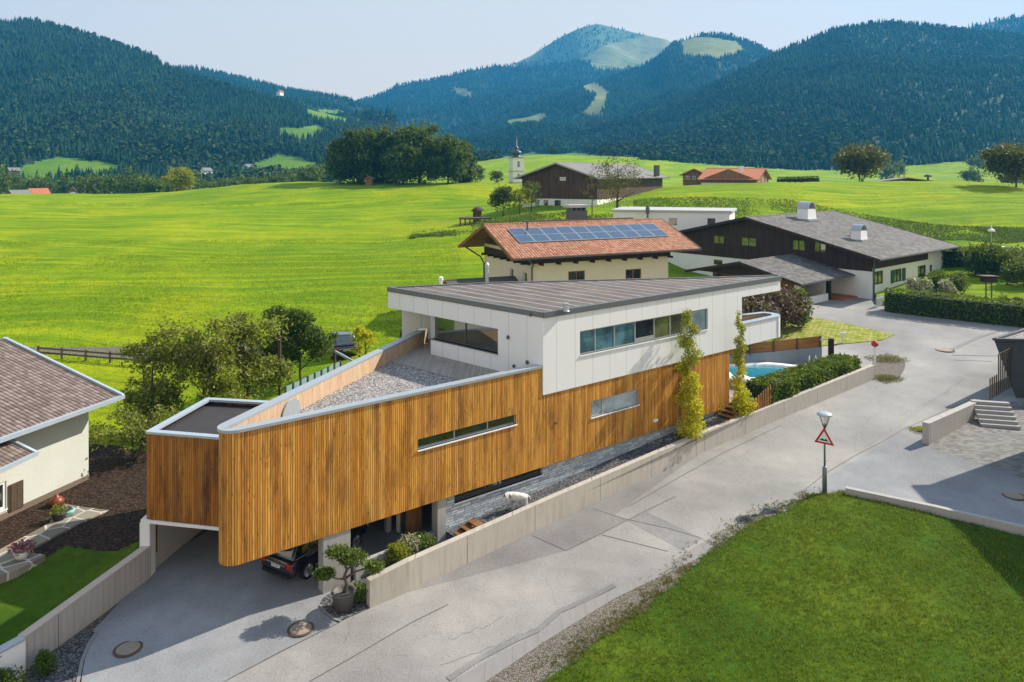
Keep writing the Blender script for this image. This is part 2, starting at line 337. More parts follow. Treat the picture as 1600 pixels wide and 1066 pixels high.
M['tile_grey'] = tile_mat('grey concrete roof tiles', (.09, .083, .078), (.135, .125, .115), (.20, .185, .17), .42, .5, False, bd=.05)
M['tile_brown'] = tile_mat('brown pantiles', (.15, .11, .09), (.235, .175, .15), (.31, .245, .215), .34, .24, bd=.06)
M['tile_orange'] = tile_mat('orange roof tiles', (.42, .13, .05), (.50, .17, .07), (.55, .2, .09), .4, .3)
M['shed_roof'] = plain('dark shed roof', (.075, .07, .068), .8, var=.35, sc=1.5)
M['roof_far'] = plain('grey far roof', (.17, .16, .16), .8, var=.2, sc=.6)
M['white_roof'] = plain('light grey flat roof', (.42, .42, .42), .7)
# ------------------------------------------------------------------ terrain
rng = np.random.default_rng(7); random.seed(7)
def sn(x, y, seed=0, o=4):                                     # smooth pseudo noise, about -1..1
    r = np.random.default_rng(seed); t = 0; a = 1.0; f = 1.0; tot = 0
    for k in range(o):
        for j in range(3):
            th = r.uniform(0, 2*PI); ph = r.uniform(0, 2*PI); q = f*r.uniform(.7, 1.4)
            t = t+a*np.sin((x*math.cos(th)+y*math.sin(th))*q+ph); tot += a*.6
        a *= .5; f *= 2.1
    return t/tot*1.0
def zat(py, d): return HC-(py-HOR)*d/FPX
CP = []
def cp(px, d, z): CP.append((px, d, z))
for px, d, z in ((-700, 22, .5), (-300, 24, .6), (-100, 25, .7), (38, 27.7, .9), (120, 30, 1.15), (231, 33.6, 1.42), (60, 31, 1.35), (-100, 30, 1.4)): cp(px, d, z)
for px in (-700, -300, 0, 100, 200): cp(px, 36, 1.5)
for px in (-700, -300, 0, 60, 120, 200): cp(px, 46, 1.65); cp(px, 60, 2.25)
cp(400, 60, 2.8); cp(480, 57, 3.2); cp(537, 59, 3.5); cp(650, 62, 4.2); cp(700, 70, 5.0); cp(900, 70, 4.6); cp(1050, 80, 3.4); cp(700, 46, 2.5); cp(500, 46, 2.2); cp(850, 52, 2.6)
cp(1150, 70, 3.0); cp(1140, 56, 1.9); cp(1230, 73, 2.95); cp(1260, 84, 3.8); cp(1370, 84, 3.9); cp(1500, 78, 3.8); cp(1600, 74, 3.7); cp(1800, 71, 3.5); cp(2300, 71, 3.5)
cp(1450, 95, 4.8); cp(1500, 93, 4.7); cp(1600, 89, 4.6); cp(1800, 89, 4.6); cp(2300, 93, 4.8); cp(1320, 100, 4.4); cp(1200, 104, 4.0); cp(1000, 100, 4.9); cp(1100, 104, 3.9); cp(1050, 104, 4.2); cp(1100, 90, 3.6)
for px in (-700, -300, 0, 300, 600): cp(px, 80, 3.9); cp(px, 110, 5.9); cp(px, 160, 7.2); cp(px, 203, 9.1)
cp(750, 80, 5.2); cp(750, 110, 6.7); cp(760, 150, 8.9); cp(700, 160, 8.0); cp(800, 120, 8.6)
for px in (-700, -300, -100, 0, 120, 240): cp(px, 230, 9.35); cp(px, 285, 9.9); cp(px, 325, 6.0)
for px in (420, 500, 600, 700, 760): cp(px, 209, 9.6 if px < 700 else 10.5); cp(px, 247, zat(286.5, 247)); cp(px, 300, zat(290, 300))
cp(330, 209, 9.3); cp(330, 250, zat(296, 250)); cp(270, 209, 9.2)
cp(830, 155, 11.0); cp(900, 150, 11.0); cp(860, 190, 12.0); cp(960, 130, 10.2); cp(960, 160, 12.0); cp(1040, 175, 14.0); cp(1010, 150, zat(311, 150)); cp(1010, 137, zat(338, 137))
cp(1050, 195, zat(291, 195)); cp(1150, 195, zat(286, 195)); cp(1300, 200, zat(284, 200)); cp(1400, 200, zat(283, 200)); cp(1500, 200, zat(284, 200)); cp(1600, 175, zat(291, 175)); cp(1800, 170, zat(298, 170)); cp(2300, 170, 13)
for px, y, d in ((1110, 309, 150), (1225, 312, 150), (1338, 334, 140), (1450, 350, 135), (1563, 356, 130), (1750, 358, 130), (2300, 360, 130)): cp(px, d, zat(y, d)); 
for px, y, d in ((1110, 345, 134), (1225, 350, 132), (1338, 362, 128), (1450, 374, 127), (1563, 378, 124), (1750, 380, 124), (2300, 380, 124)): cp(px, d, zat(y, d))
cp(1505, 105, 6.0); cp(1600, 102, 5.7); cp(1800, 101, 5.6)
for px in (1050, 1150, 1300, 1400, 1500): cp(px, 235, 13.2); cp(px, 340, 9.0); cp(px, 450, 9.0); cp(px, 570, 14)
cp(1280, 680, zat(266, 680)); cp(1500, 680, zat(252, 680)); cp(1650, 680, zat(250, 680)); cp(2300, 680, zat(250, 680)); cp(1100, 680, zat(255, 680)); cp(1000, 680, zat(248, 680)); cp(850, 680, zat(243, 680)); cp(750, 680, zat(252, 680))
cp(820, 340, 11.0); cp(820, 450, 12.5); cp(960, 340, 9.5); cp(1800, 350, 9); cp(2300, 350, 15)
for px in (-700, -300, 0, 150, 300): cp(px, 400, 2.5); cp(px, 520, 3.0); cp(px, 680, zat(274, 680))
cp(450, 400, 6); cp(450, 680, zat(268, 680)); cp(600, 420, 10); cp(600, 680, zat(262, 680))
for px in (-700, 0, 500, 800, 1100, 1500, 2300): cp(px, 1500, 26)
CPA = np.array(CP)
def warp(px, d): return np.stack([px/170.0, np.log(d)*5.2], -1)
_W = warp(CPA[:, 0], CPA[:, 1])
def _phi(r2): return np.sqrt(r2+.03)
_A = _phi(((_W[:, None]-_W[None])**2).sum(-1))+np.eye(len(_W))*-.004
_b = CPA[:, 2]-CPA[:, 2].mean(); _cf = np.linalg.solve(_A, _b)
def Gpd(px, d):
    px = np.clip(np.asarray(px, float), -700, 2300); d = np.clip(np.asarray(d, float), 20, 1500)
    q = warp(px, d); out = np.empty(px.shape); fl = q.reshape(-1, 2); res = np.empty(len(fl))
    for i in range(0, len(fl), 4000):
        c = fl[i:i+4000]; res[i:i+4000] = _phi(((c[:, None]-_W[None])**2).sum(-1)) @ _cf
    z = res.reshape(px.shape)+CPA[:, 2].mean(); dl = 205+4*np.sin(px/90.)
    return z+.75*np.clip((d-dl)/1.5, 0, 1)*np.clip((d-dl-40)/-40, 0, 1)*np.clip((px+50)/100, 0, 1)*np.clip((790-px)/60, 0, 1)
def G(x, y):
    z = float(Gpd(np.array([800+FPX*x/max(y, 1)]), np.array([y]))[0]); return z
def onG(px, d, dz=0.0):
    x = (px-800)*d/FPX; return Vector((x, d, G(x, d)+dz))
NB = [(-1400, 17), (-300, 22.5), (-100, 24.5), (36, 27.75), (231, 33.9), (415, 43.5), (700, 46.5), (1000, 51), (1140, 54), (1165, 60.5), (1225, 72.5), (1258, 99), (1352, 101), (1372, 83.6), (1600, 74.2), (1800, 71), (3000, 71)]
def fan(name, mat, pxs, dn, dfar, rows, hf, kind='structure', skirt=None):
    V = []; nc = len(pxs); t = np.linspace(0, 1, rows)
    PX, T = np.meshgrid(pxs, t); D0 = np.interp(PX, *zip(*dn)); D = D0*(dfar/D0)**T
    X = (PX-800)*D/FPX; Z = hf(PX, D, X); V = np.stack([X, D, Z], -1).reshape(-1, 3)
    i = np.arange(rows-1)[:, None]*nc+np.arange(nc-1)[None]; i = i.ravel()
    F = np.stack([i, i+1, i+nc+1, i+nc], -1)
    if skirt:
        b = V[:nc].copy(); b[:, 2] -= skirt; k = np.arange(nc-1); V = np.concatenate([V, b]); n0 = rows*nc
        F = np.concatenate([F, np.stack([n0+k, n0+k+1, k+1, k], -1)])
    o = fast_mesh(name, V, F, mat, smooth=True); o['kind'] = kind; return o
fan('meadow', M['meadow'], np.concatenate([np.arange(-1400, 2400, 9.0), np.arange(2400, 3100, 50)]), NB, 1450, 300,
    lambda PX, D, X: Gpd(PX, D)+.10*sn(X*.35, D*.35, 3)*np.clip((D-62)/40, 0, 1)+.25*sn(X*.07, D*.07, 5)*np.clip((D-90)/60, 0, 1), skirt=4)
g = MB().quad((-60, -40, Sz(-40)-.06), (150, -40, Sz(-40)-.06), (150, 84, Sz(84)-.06), (-60, 84, Sz(84)-.06)).quad((-60, 84, Sz(84)-.06), (150, 84, Sz(84)-.06), (150, 125, Sz(84)-.06), (-60, 125, Sz(84)-.06)).build('ground', M['dirt']); g['kind'] = 'structure'
def sheet(name, pts, dz, mat, kind='structure'):
    o = MB().poly([gp(x, y, dz) for x, y in pts]).build(name, mat); o['kind'] = kind; return o
def line(name, pts, wd, dz, mat):
    P = [gp(x, y, dz) for x, y in pts]; m = MB()
    L, R = [], []
    for i, p in enumerate(P):
        t = (P[min(i+1, len(P)-1)]-P[max(i-1, 0)]); n = Vector((-t.y, t.x, 0)).normalized()*wd/2; L.append(p+n); R.append(p-n)
    for i in range(len(P)-1): m.quad(R[i], R[i+1], L[i+1], L[i])
    o = m.build(name, mat); o['kind'] = 'structure'; return o
sheet('driveway', [(112, 1300), (128, 1056), (133, 1026), (143, 1000), (146, 985), (225, 900), (240, 880), (415, 775), (700, 735), (720, 800), (700, 840), (560, 893), (506, 935), (508, 958), (530, 973), (350, 1066), (200, 1143), (150, 1300)][::-1], 0.0, M['asphalt2'])
sheet('road', [(-300, 1400), (350, 1066), (531, 972), (578, 949), (640, 922), (1100, 703), (1367, 591), (1300, 600), (1170, 560), (1205, 512), (1215, 480), (1290, 475), (1362, 475), (1500, 490), (1620, 494), (1900, 480), (2200, 520), (2200, 900), (1620, 842), (1320, 768), (1285, 776), (1240, 800), (1180, 835), (1060, 890), (850, 1012), (765, 1066), (560, 1210), (330, 1400)][::-1], .004, M['asphalt'])
sheet('driveway', [(1256, 768), (1320, 766), (1620, 840), (2000, 930), (2000, 760), (1600, 745), (1457, 698), (1408, 676)][::-1], .010, M['asphalt2'])
sheet('paving', [(1446, 697), (1600, 748), (1900, 790), (1900, 640), (1560, 628), (1536, 632)][::-1], .014, tile_mat('grey stone paving', (.13, .125, .12), (.20, .195, .18), (.27, .26, .24), .18, .30, False, bd=.01))
def paver_grass():
    t = NT('worn grass paving', .95, .1); v = t.scale(t.obj(), (1, 1, 1), .5); s = t.sep(v); n = t.noise(v, 1.2, 4, .7); n2 = t.noise(v, 9, 3, .8)
    b = t.ramp(n, [(.4, (.20, .25, .015)), (.6, (.36, .34, .05))]); l = t.math('MAXIMUM', t.band(s[0], .45, .12), t.band(s[1], .9, .12)); l = t.math('MULTIPLY', l, t.ramp(n, [(.42, 0.), (.55, .8)]))
    t.col(t.mix(t.math('MULTIPLY', n2, .5), t.mix(l, b, (.45, .40, .28)), (.12, .14, .01))); t.bump(n2, .05); return t.m
sheet('lawn', [(1215, 500), (1265, 496), (1310, 504), (1398, 523), (1380, 532), (1250, 545), (1160, 548), (1158, 512)][::-1], .05, paver_grass())
sheet('driveway', [(1200, 475), (1365, 475), (1376, 462), (1352, 446), (1200, 446)][::-1], .012, M['asphalt'])
_r = random.Random(5); sheet('dirt', [(1368+26*math.cos(a)*_r.uniform(.85, 1.1)+20, 575-24*math.sin(a)*_r.uniform(.85, 1.1)) for a in [2*PI*i/26 for i in range(26)]], .012, M['verge'])
# patches, joints and cracks of the road
sheet('road_patch', [(640, 925), (880, 862), (1098, 706), (1000, 752), (830, 833)][::-1], .009, M['patch'])
sheet('road_patch', [(832, 833), (926, 795), (978, 813), (884, 861)][::-1], .013, M['patch'])
sheet('road_patch', [(978, 813), (1066, 860), (1098, 842), (1010, 800)][::-1], .009, M['patch'])
for pts in ([(831, 837), (884, 861), (940, 834), (1000, 803), (1056, 776)], [(926, 795), (975, 811), (1044, 826), (1098, 842)], [(940, 836), (1044, 862)],
            [(350, 1066), (440, 1018), (531, 973)], [(483, 1066), (560, 1022), (640, 975), (700, 945)], [(980, 793), (1060, 747), (1130, 708), (1220, 665)],
            [(1255, 768), (1290, 740), (1340, 710), (1380, 690), (1410, 672), (1470, 645), (1520, 622)], [(1262, 766), (1248, 776)]):
    line('road_joint', pts, .035, .018, M['tar'])
line('road_joint', [(1488, 546), (1500, 540), (1530, 527), (1558, 518)], .42, .016, M['patch'])
line('road_joint', [(1488, 555), (1540, 556), (1570, 556)], .25, .016, M['patch'])
line('road_joint', [(1490, 563), (1550, 565)], .07, .018, M['tar'])
for k, (a, b, n) in enumerate((((1355, 700), (1510, 590), 26), ((690, 1040), (900, 960), 22), ((1430, 640), (1500, 600), 14), ((1395, 655), (1460, 630), 12), ((700, 1000), (790, 965), 12))):
    pts = []; x, y = 0, 0
    for i in range(n+1):
        t = i/n; pts.append((a[0]+(b[0]-a[0])*t+random.uniform(-3, 3), a[1]+(b[1]-a[1])*t+random.uniform(-3, 3)))
    line('road_crack', pts, .012, .017, M['tar'])
sheet('gutter', [(705, 1066), (760, 1034), (850, 984), (905, 945), (960, 922), (1040, 885), (1115, 838), (1170, 812), (1250, 776), (1262, 785), (1180, 830), (1060, 888), (960, 936), (850, 1004), (765, 1062), (740, 1080)][::-1], .020, M['kerbline'])
line('road_patch', [(700, 1062), (748, 1030), (800, 1003), (840, 985), (875, 955), (915, 938), (960, 915)], .26, .022, M['patch'])
sheet('verge', [(735, 1085), (765, 1062), (850, 1004), (960, 936), (1060, 888), (1180, 830), (1262, 785), (1285, 776), (1275, 800), (1180, 850), (1090, 900), (1000, 970), (900, 1050), (800, 1130), (700, 1200)][::-1], .008, M['verge'])
# foreground lawn: a gently bumpy sheet with an irregular edge, and its blades
LP = [(1282, 771), (1262, 776), (1225, 797), (1180, 815), (1140, 838), (1095, 868), (1075, 888), (1060, 905), (1015, 938), (990, 962), (930, 1000), (880, 1040), (840, 1066), (700, 1170), (560, 1300), (2100, 1700), (2100, 1010), (1800, 900), (1600, 836), (1320, 767)]
def in_poly(x, y, P):
    x = np.asarray(x); y = np.asarray(y); r = np.zeros(x.shape, bool); n = len(P)
    for i in range(n):
        x0, y0 = P[i]; x1, y1 = P[i-1]
        c = ((y0 > y) != (y1 > y)) & (x < (x1-x0)*(y-y0)/((y1-y0) if y1 != y0 else 1e-9)+x0); r ^= c
    return r
LW = [tuple(gp(x, y)[:2]) for x, y in LP]
def edge_dist(x, y, P):
    d = np.full(x.shape, 1e9)
    for i in range(len(P)):
        a = np.array(P[i-1]); b = np.array(P[i]); ab = b-a; t = np.clip(((x-a[0])*ab[0]+(y-a[1])*ab[1])/(ab@ab+1e-9), 0, 1)
        d = np.minimum(d, np.hypot(x-a[0]-t*ab[0], y-a[1]-t*ab[1]))
    return d
def lawn_z(x, y, P):
    e = edge_dist(x, y, P); return SLP*(y-31)+.02+.10*np.minimum(e/.8, 1)+.05*sn(x*.9, y*.9, 11)*np.minimum(e/.8, 1)
def lawn_mesh(P, mat, st=.22):
    xs = [p[0] for p in P]; ys = [p[1] for p in P]; gx = np.arange(min(xs), min(max(xs), 60), st); gy = np.arange(max(min(ys), 6), max(ys), st)
    X, Y = np.meshgrid(gx, gy); I = in_poly(X+.12*sn(X*3, Y*3, 4), Y+.12*sn(X*3, Y*3, 6), P); Z = lawn_z(X, Y, P); V = np.stack([X, Y, Z], -1).reshape(-1, 3)
    nc = len(gx); ok = I[:-1, :-1] & I[1:, :-1] & I[:-1, 1:] & I[1:, 1:]; r, c = np.nonzero(ok); i = r*nc+c
    o = fast_mesh('lawn', V, np.stack([i, i+1, i+nc+1, i+nc], -1), mat, smooth=True); o['kind'] = 'structure'; return o
lawn_mesh(LW, M['lawn'])
def blades(name, pts, h, wd, mat, per=4, seed=1):                # pts Nx3 roots; each tuft per blades
    r = np.random.default_rng(seed); P = np.repeat(pts, per, 0); n = len(P); P = P+np.stack([r.normal(0, .035, n), r.normal(0, .035, n), np.zeros(n)], -1)
    a = r.uniform(0, 2*PI, n); H = h*r.uniform(.5, 1.4, n); dx = np.cos(a)[:, None]*wd/2; ln = r.normal(0, .45, (n, 2))*H[:, None]
    sd = np.stack([np.cos(a), np.sin(a), 0*a], -1)*wd/2; tip = P+np.stack([ln[:, 0], ln[:, 1], H], -1)
    V = np.stack([P-sd, P+sd, tip], 1).reshape(-1, 3); F = np.arange(3*n).reshape(-1, 3)
    o = fast_mesh(name, V, F, mat); o['kind'] = 'stuff'; return o
M['blade'] = leaf_mat('grass blades', [(.03, .07, .006), (.07, .14, .008), (.13, .21, .014), (.30, .34, .05)], .3)
def scatter_lawn(P, n, bx, by, seed, edge=.0):
    r = np.random.default_rng(seed); x = r.uniform(*bx, n); y = r.uniform(*by, n); k = in_poly(x+.12*sn(x*3, y*3, 4), y+.12*sn(x*3, y*3, 6), P); x, y = x[k], y[k]
    dn = sn(x*1.3, y*1.3, 21)+.6*sn(x*4, y*4, 22); k = dn > r.uniform(-1.6, .6, len(x)); return x[k], y[k]
x, y = scatter_lawn(LW, 190000, (-6, 44), (20, 47), 5)
xm = rng.uniform(-100, 720, 70000); dm = 62+68*rng.uniform(0, 1, 70000)**1.1; Xm = (xm-800)*dm/FPX; km = sn(Xm*.12, dm*.3, 77)+.5*rng.normal(size=70000) > -.1; Xm, dm, xm = Xm[km], dm[km], xm[km]
M['mblade'] = leaf_mat('meadow grass blades', [(.10, .22, .006), (.17, .31, .006), (.27, .40, .01), (.42, .46, .03)], .35)
tag(blades('grass', np.stack([Xm, dm, Gpd(xm, dm)-.02], -1), .16, .07, M['mblade'], 2, 9), 'longer tufts of grass standing in the bright meadow', 'grass')
tag(blades('grass', np.stack([x, y, lawn_z(x, y, LW)-.01], -1), .13, .024, M['blade'], 3, 2), 'short rough green grass in front of the road', 'grass')
wx, wy = scatter_lawn(LW, 5200, (-6, 44), (20, 47), 15); wk = sn(wx*.7, wy*.7, 31)+.4*rng.normal(size=len(wx)) > .35; wx, wy = wx[wk], wy[wk]
r_w = np.random.default_rng(3); nw = len(wx); cw = np.repeat(np.stack([wx, wy, lawn_z(wx, wy, LW)+.05], -1), 9, 0)+r_w.normal(0, 1, (nw*9, 3))*np.array([.10, .10, .025]); aw = r_w.normal(size=(nw*9, 3)); aw /= np.linalg.norm(aw, axis=1)[:, None]; bw = np.cross(aw, r_w.normal(size=(nw*9, 3))); bw /= np.linalg.norm(bw, axis=1)[:, None]
Vw = np.stack([cw-aw*.035, cw-bw*.025, cw+aw*.035, cw+bw*.025], 1).reshape(-1, 3); ow_ = fast_mesh('lawn_weeds', Vw, np.arange(len(Vw)).reshape(-1, 4), leaf_mat('broad lawn weeds', [(.05, .12, .01), (.10, .20, .015), (.18, .28, .03)], .3)); ow_['kind'] = 'stuff'
# weeds growing over the road edge
rr = np.random.default_rng(44); ee = []
for i in range(0, 12):
    a = np.array(LW[i]); b = np.array(LW[i+1]); m = int(np.hypot(*(b-a))*200); t = rr.uniform(0, 1, m)
    q = a+(b-a)*t[:, None]+rr.normal(0, .36, (m, 2)); ee.append(q)
ee = np.concatenate(ee); ee = ee[sn(ee[:, 0]*2, ee[:, 1]*2, 8) > -.3]
M['weed'] = leaf_mat('dry verge weeds', [(.05, .07, .01), (.13, .15, .02), (.25, .21, .05), (.30, .19, .06)], .2)
blades('weeds', np.stack([ee[:, 0], ee[:, 1], SLP*(ee[:, 1]-31)], -1), .09, .03, M['weed'], 4, 3)
# ------------------------------------------------------------------ leaves and trees
def leaf_cloud(blobs, n, size, seed=0, flat=.6, up=0.0):         # blobs: (cx,cy,cz,rx,ry,rz); random leaf quads in clumps
    r = np.random.default_rng(seed); B = np.array(blobs, float); vol = B[:, 3]*B[:, 4]*B[:, 5]; k = r.choice(len(B), n, p=vol**.75/np.sum(vol**.75))
    u = r.normal(size=(n, 3)); u /= np.linalg.norm(u, axis=1)[:, None]; rad = r.uniform(0, 1, n)**.42
    P = B[k, :3]+u*B[k, 3:]*rad[:, None]*(1+.12*r.normal(size=n))[:, None]
    a = r.normal(size=(n, 3)); a = a*(1-flat)+u*0; a += r.normal(size=(n, 3))*flat; a /= np.linalg.norm(a, axis=1)[:, None]
    b = np.cross(a, r.normal(size=(n, 3))); b /= np.linalg.norm(b, axis=1)[:, None]; s = size*r.uniform(.5, 1.4, n)[:, None]
    V = np.stack([P-a*s, P+b*s*.6, P+a*s, P-b*s*.6], 1).reshape(-1, 3); return V, np.arange(4*n).reshape(-1, 4)
def cluster(blobs, m, rr_, seed=0):                              # turn big blobs into many small clumps on their shell
    r = np.random.default_rng(seed); B = np.array(blobs, float); out = []; w_ = (B[:, 3]*B[:, 5]); k = r.choice(len(B), m, p=w_/w_.sum())
    for i in k:
        u = r.normal(size=3); u /= np.linalg.norm(u); u[2] = abs(u[2])*.9 if r.random() < .7 else u[2]; q = B[i, :3]+u*B[i, 3:]*r.uniform(.55, 1.0)
        s = rr_*r.uniform(.6, 1.35); out.append((*q, s, s, s*.75))
    return out
def limbs(m, base, top, r0, n=7, spread=2.0, seed=0, start=.35, sub=2):
    rd = random.Random(seed); base = Vector(base); top = Vector(top); H = (top-base).length
    pts = [base]; 
    for i in range(1, 6): pts.append(base.lerp(top, i/5)+Vector((rd.uniform(-1, 1), rd.uniform(-1, 1), 0))*H*.015)
    m.tube(pts, [r0*(1-.16*i) for i in range(6)], 8)
    for k in range(n):
        t = start+(1-start)*(k/n)*.9; i = min(int(t*5), 4); p = pts[i].lerp(pts[i+1], t*5-i); a = k*2.4+rd.uniform(-.5, .5)
        L = spread*(1.1-.55*t)*rd.uniform(.8, 1.15); e = p+Vector((math.cos(a)*L, math.sin(a)*L, L*rd.uniform(.45, .9))); md = p.lerp(e, .5)+Vector((0, 0, L*.06)); rr0 = r0*(1-.75*t)*.6
        m.tube([p, md, e], [rr0, rr0*.6, rr0*.2], 5)
        for j in range(sub):
            q = md.lerp(e, rd.uniform(0, .8)); a2 = a+rd.uniform(-1.2, 1.2); l2 = L*rd.uniform(.3, .55); m.tube([q, q+Vector((math.cos(a2)*l2, math.sin(a2)*l2, l2*rd.uniform(.3, .9)))], [rr0*.4, rr0*.1], 4)
    return m
def tree(name, label, cat, loc, blobs, n, size, mat, trunk=(.25, None), seed=0, group=None, clumps=0, clr=.5, nl=7, start=.35, trunks=1, flat=.6):
    t = thing(name, label, cat, loc, 0, group); top = max(b[2]+b[5]*.5 for b in blobs); sp = max(b[3]+abs(b[0]) for b in blobs)*.8; m = MB(); rd = random.Random(seed)
    for k in range(trunks):
        o = Vector((rd.uniform(-1, 1), rd.uniform(-1, 1), 0))*(.5 if trunks > 1 else 0); bb = blobs[k % len(blobs)]
        limbs(m, o+Vector((0, 0, -.3)), (bb[0]*.6+o.x, bb[1]*.6+o.y, top*(.95 if trunks == 1 else rd.uniform(.7, .95))), trunk[0], nl, sp if trunks == 1 else sp*.6, seed+k, start)
    tr = m.build('trunk', M['bark'], smooth=True); tr.parent = t
    V, F = leaf_cloud(blobs, int(n*(.5 if clumps else 1)), size, seed, flat)
    if clumps: V2, F2 = leaf_cloud(cluster(blobs, int(clumps*1.5), clr, seed), int(n*.6), size, seed+1, flat); V = np.concatenate([V, V2]); F = np.arange(len(V)).reshape(-1, 4)
    fast_mesh('crown', V, F, mat, t); return t
LM = {}
LM['dark'] = leaf_mat('dark green leaves', [(.018, .05, .008), (.035, .085, .012), (.065, .125, .015), (.10, .165, .02)], .3)
LM['mid'] = leaf_mat('mid green leaves', [(.03, .06, .01), (.06, .105, .012), (.10, .15, .02), (.15, .20, .03)], .3)
LM['olive'] = leaf_mat('olive and straw leaves', [(.08, .11, .010), (.14, .18, .015), (.23, .26, .03), (.42, .40, .16)], .45)
LM['yellow'] = leaf_mat('yellowing leaves', [(.30, .33, .012), (.48, .48, .015), (.66, .60, .02), (.80, .66, .04)], .5)
LM['autumn'] = leaf_mat('green to gold leaves', [(.12, .18, .012), (.22, .27, .02), (.35, .34, .02), (.46, .38, .03)], .45)
LM['hedge'] = leaf_mat('hedge leaves', [(.02, .06, .006), (.05, .11, .01), (.09, .16, .015), (.17, .23, .02)], .3)
LM['purple'] = leaf_mat('purple smokebush leaves', [(.03, .012, .018), (.07, .03, .035), (.16, .09, .09), (.24, .18, .16)], .2)
LM['needle'] = leaf_mat('pine needles', [(.03, .06, .01), (.07, .12, .015), (.13, .20, .025), (.20, .27, .04)], .2)
# ------------------------------------------------------------------ hills and their forest
def tiers(P, H, seed, wd=.20):                                    # conifers: two stacked ragged cones each
    r = np.random.default_rng(seed); n = len(P); V = []; k = 5; a0 = r.uniform(0, 6.3, n)
    for (zb, zt, w_) in ((.02, .66, 1.0), (.38, 1.0, .62)):
        ang = a0[:, None]+np.arange(k)[None]*2*PI/k; R = (H*wd*w_)[:, None]*r.uniform(.7, 1.3, (n, k))
        ring = np.stack([P[:, None, 0]+np.cos(ang)*R, P[:, None, 1]+np.sin(ang)*R, P[:, None, 2]+(H*zb)[:, None]+R*0+r.uniform(-.06, .06, (n, k))*H[:, None]], -1)
        tip = np.stack([P[:, 0], P[:, 1], P[:, 2]+H*zt], -1)[:, None]; V.append(np.concatenate([ring, tip], 1)); a0 = a0+.6
    V = np.stack(V, 1).reshape(-1, 6, 3); m = len(V); b = np.arange(m)[:, None]*6
    F = np.stack([np.stack([b[:, 0]+i, b[:, 0]+(i+1) % 5, b[:, 0]+5], -1) for i in range(5)], 1).reshape(-1, 3); return V.reshape(-1, 3), F
def puffs(P, H, seed, q=16):
    r = np.random.default_rng(seed); n = len(P); u = r.normal(size=(n, q, 3)); u /= np.linalg.norm(u, axis=2)[..., None]
    c = P[:, None]+np.array([0, 0, .55])*H[:, None, None]+u*np.array([.34, .34, .42])*H[:, None, None]*r.uniform(.6, 1.05, (n, q, 1))
    a = np.cross(u, r.normal(size=(n, q, 3))); a /= np.linalg.norm(a, axis=2)[..., None]; b = np.cross(u, a)+.4*r.normal(size=(n, q, 3)); s = (H[:, None, None]*.17)*r.uniform(.6, 1.3, (n, q, 1))
    V = np.stack([c-a*s, c-b*s, c+a*s, c+b*s], 2).reshape(-1, 3); return V, np.arange(len(V)).reshape(-1, 4)
def far_mat(name, cols):
    t = NT(name, .95, .05); base = t.ramp(t.isl(), [(i/(len(cols)-1), c) for i, c in enumerate(cols)])
    base = t.mix(t.math('MULTIPLY', t.ramp(t.noise(t.obj(), .008, 4), [(.4, 0.), (.65, 1.)]), .5), base, tuple(x*.5 for x in cols[0])); t.col(base); return t.m
M['conifer'] = far_mat('conifers', [(.008, .024, .014), (.014, .036, .018), (.022, .052, .022), (.035, .070, .025)])
M['broadleaf'] = far_mat('broadleaved trees', [(.020, .042, .014), (.034, .060, .018), (.055, .082, .022), (.085, .10, .03)])
M['alpine'] = plain('alpine turf', (.10, .145, .05), .95, var=.35, sc=.006)
M['pasture'] = grass_mat('high pasture', (.22, .26, .08), (.32, .32, .11), (.40, .38, .15), .05, .3)
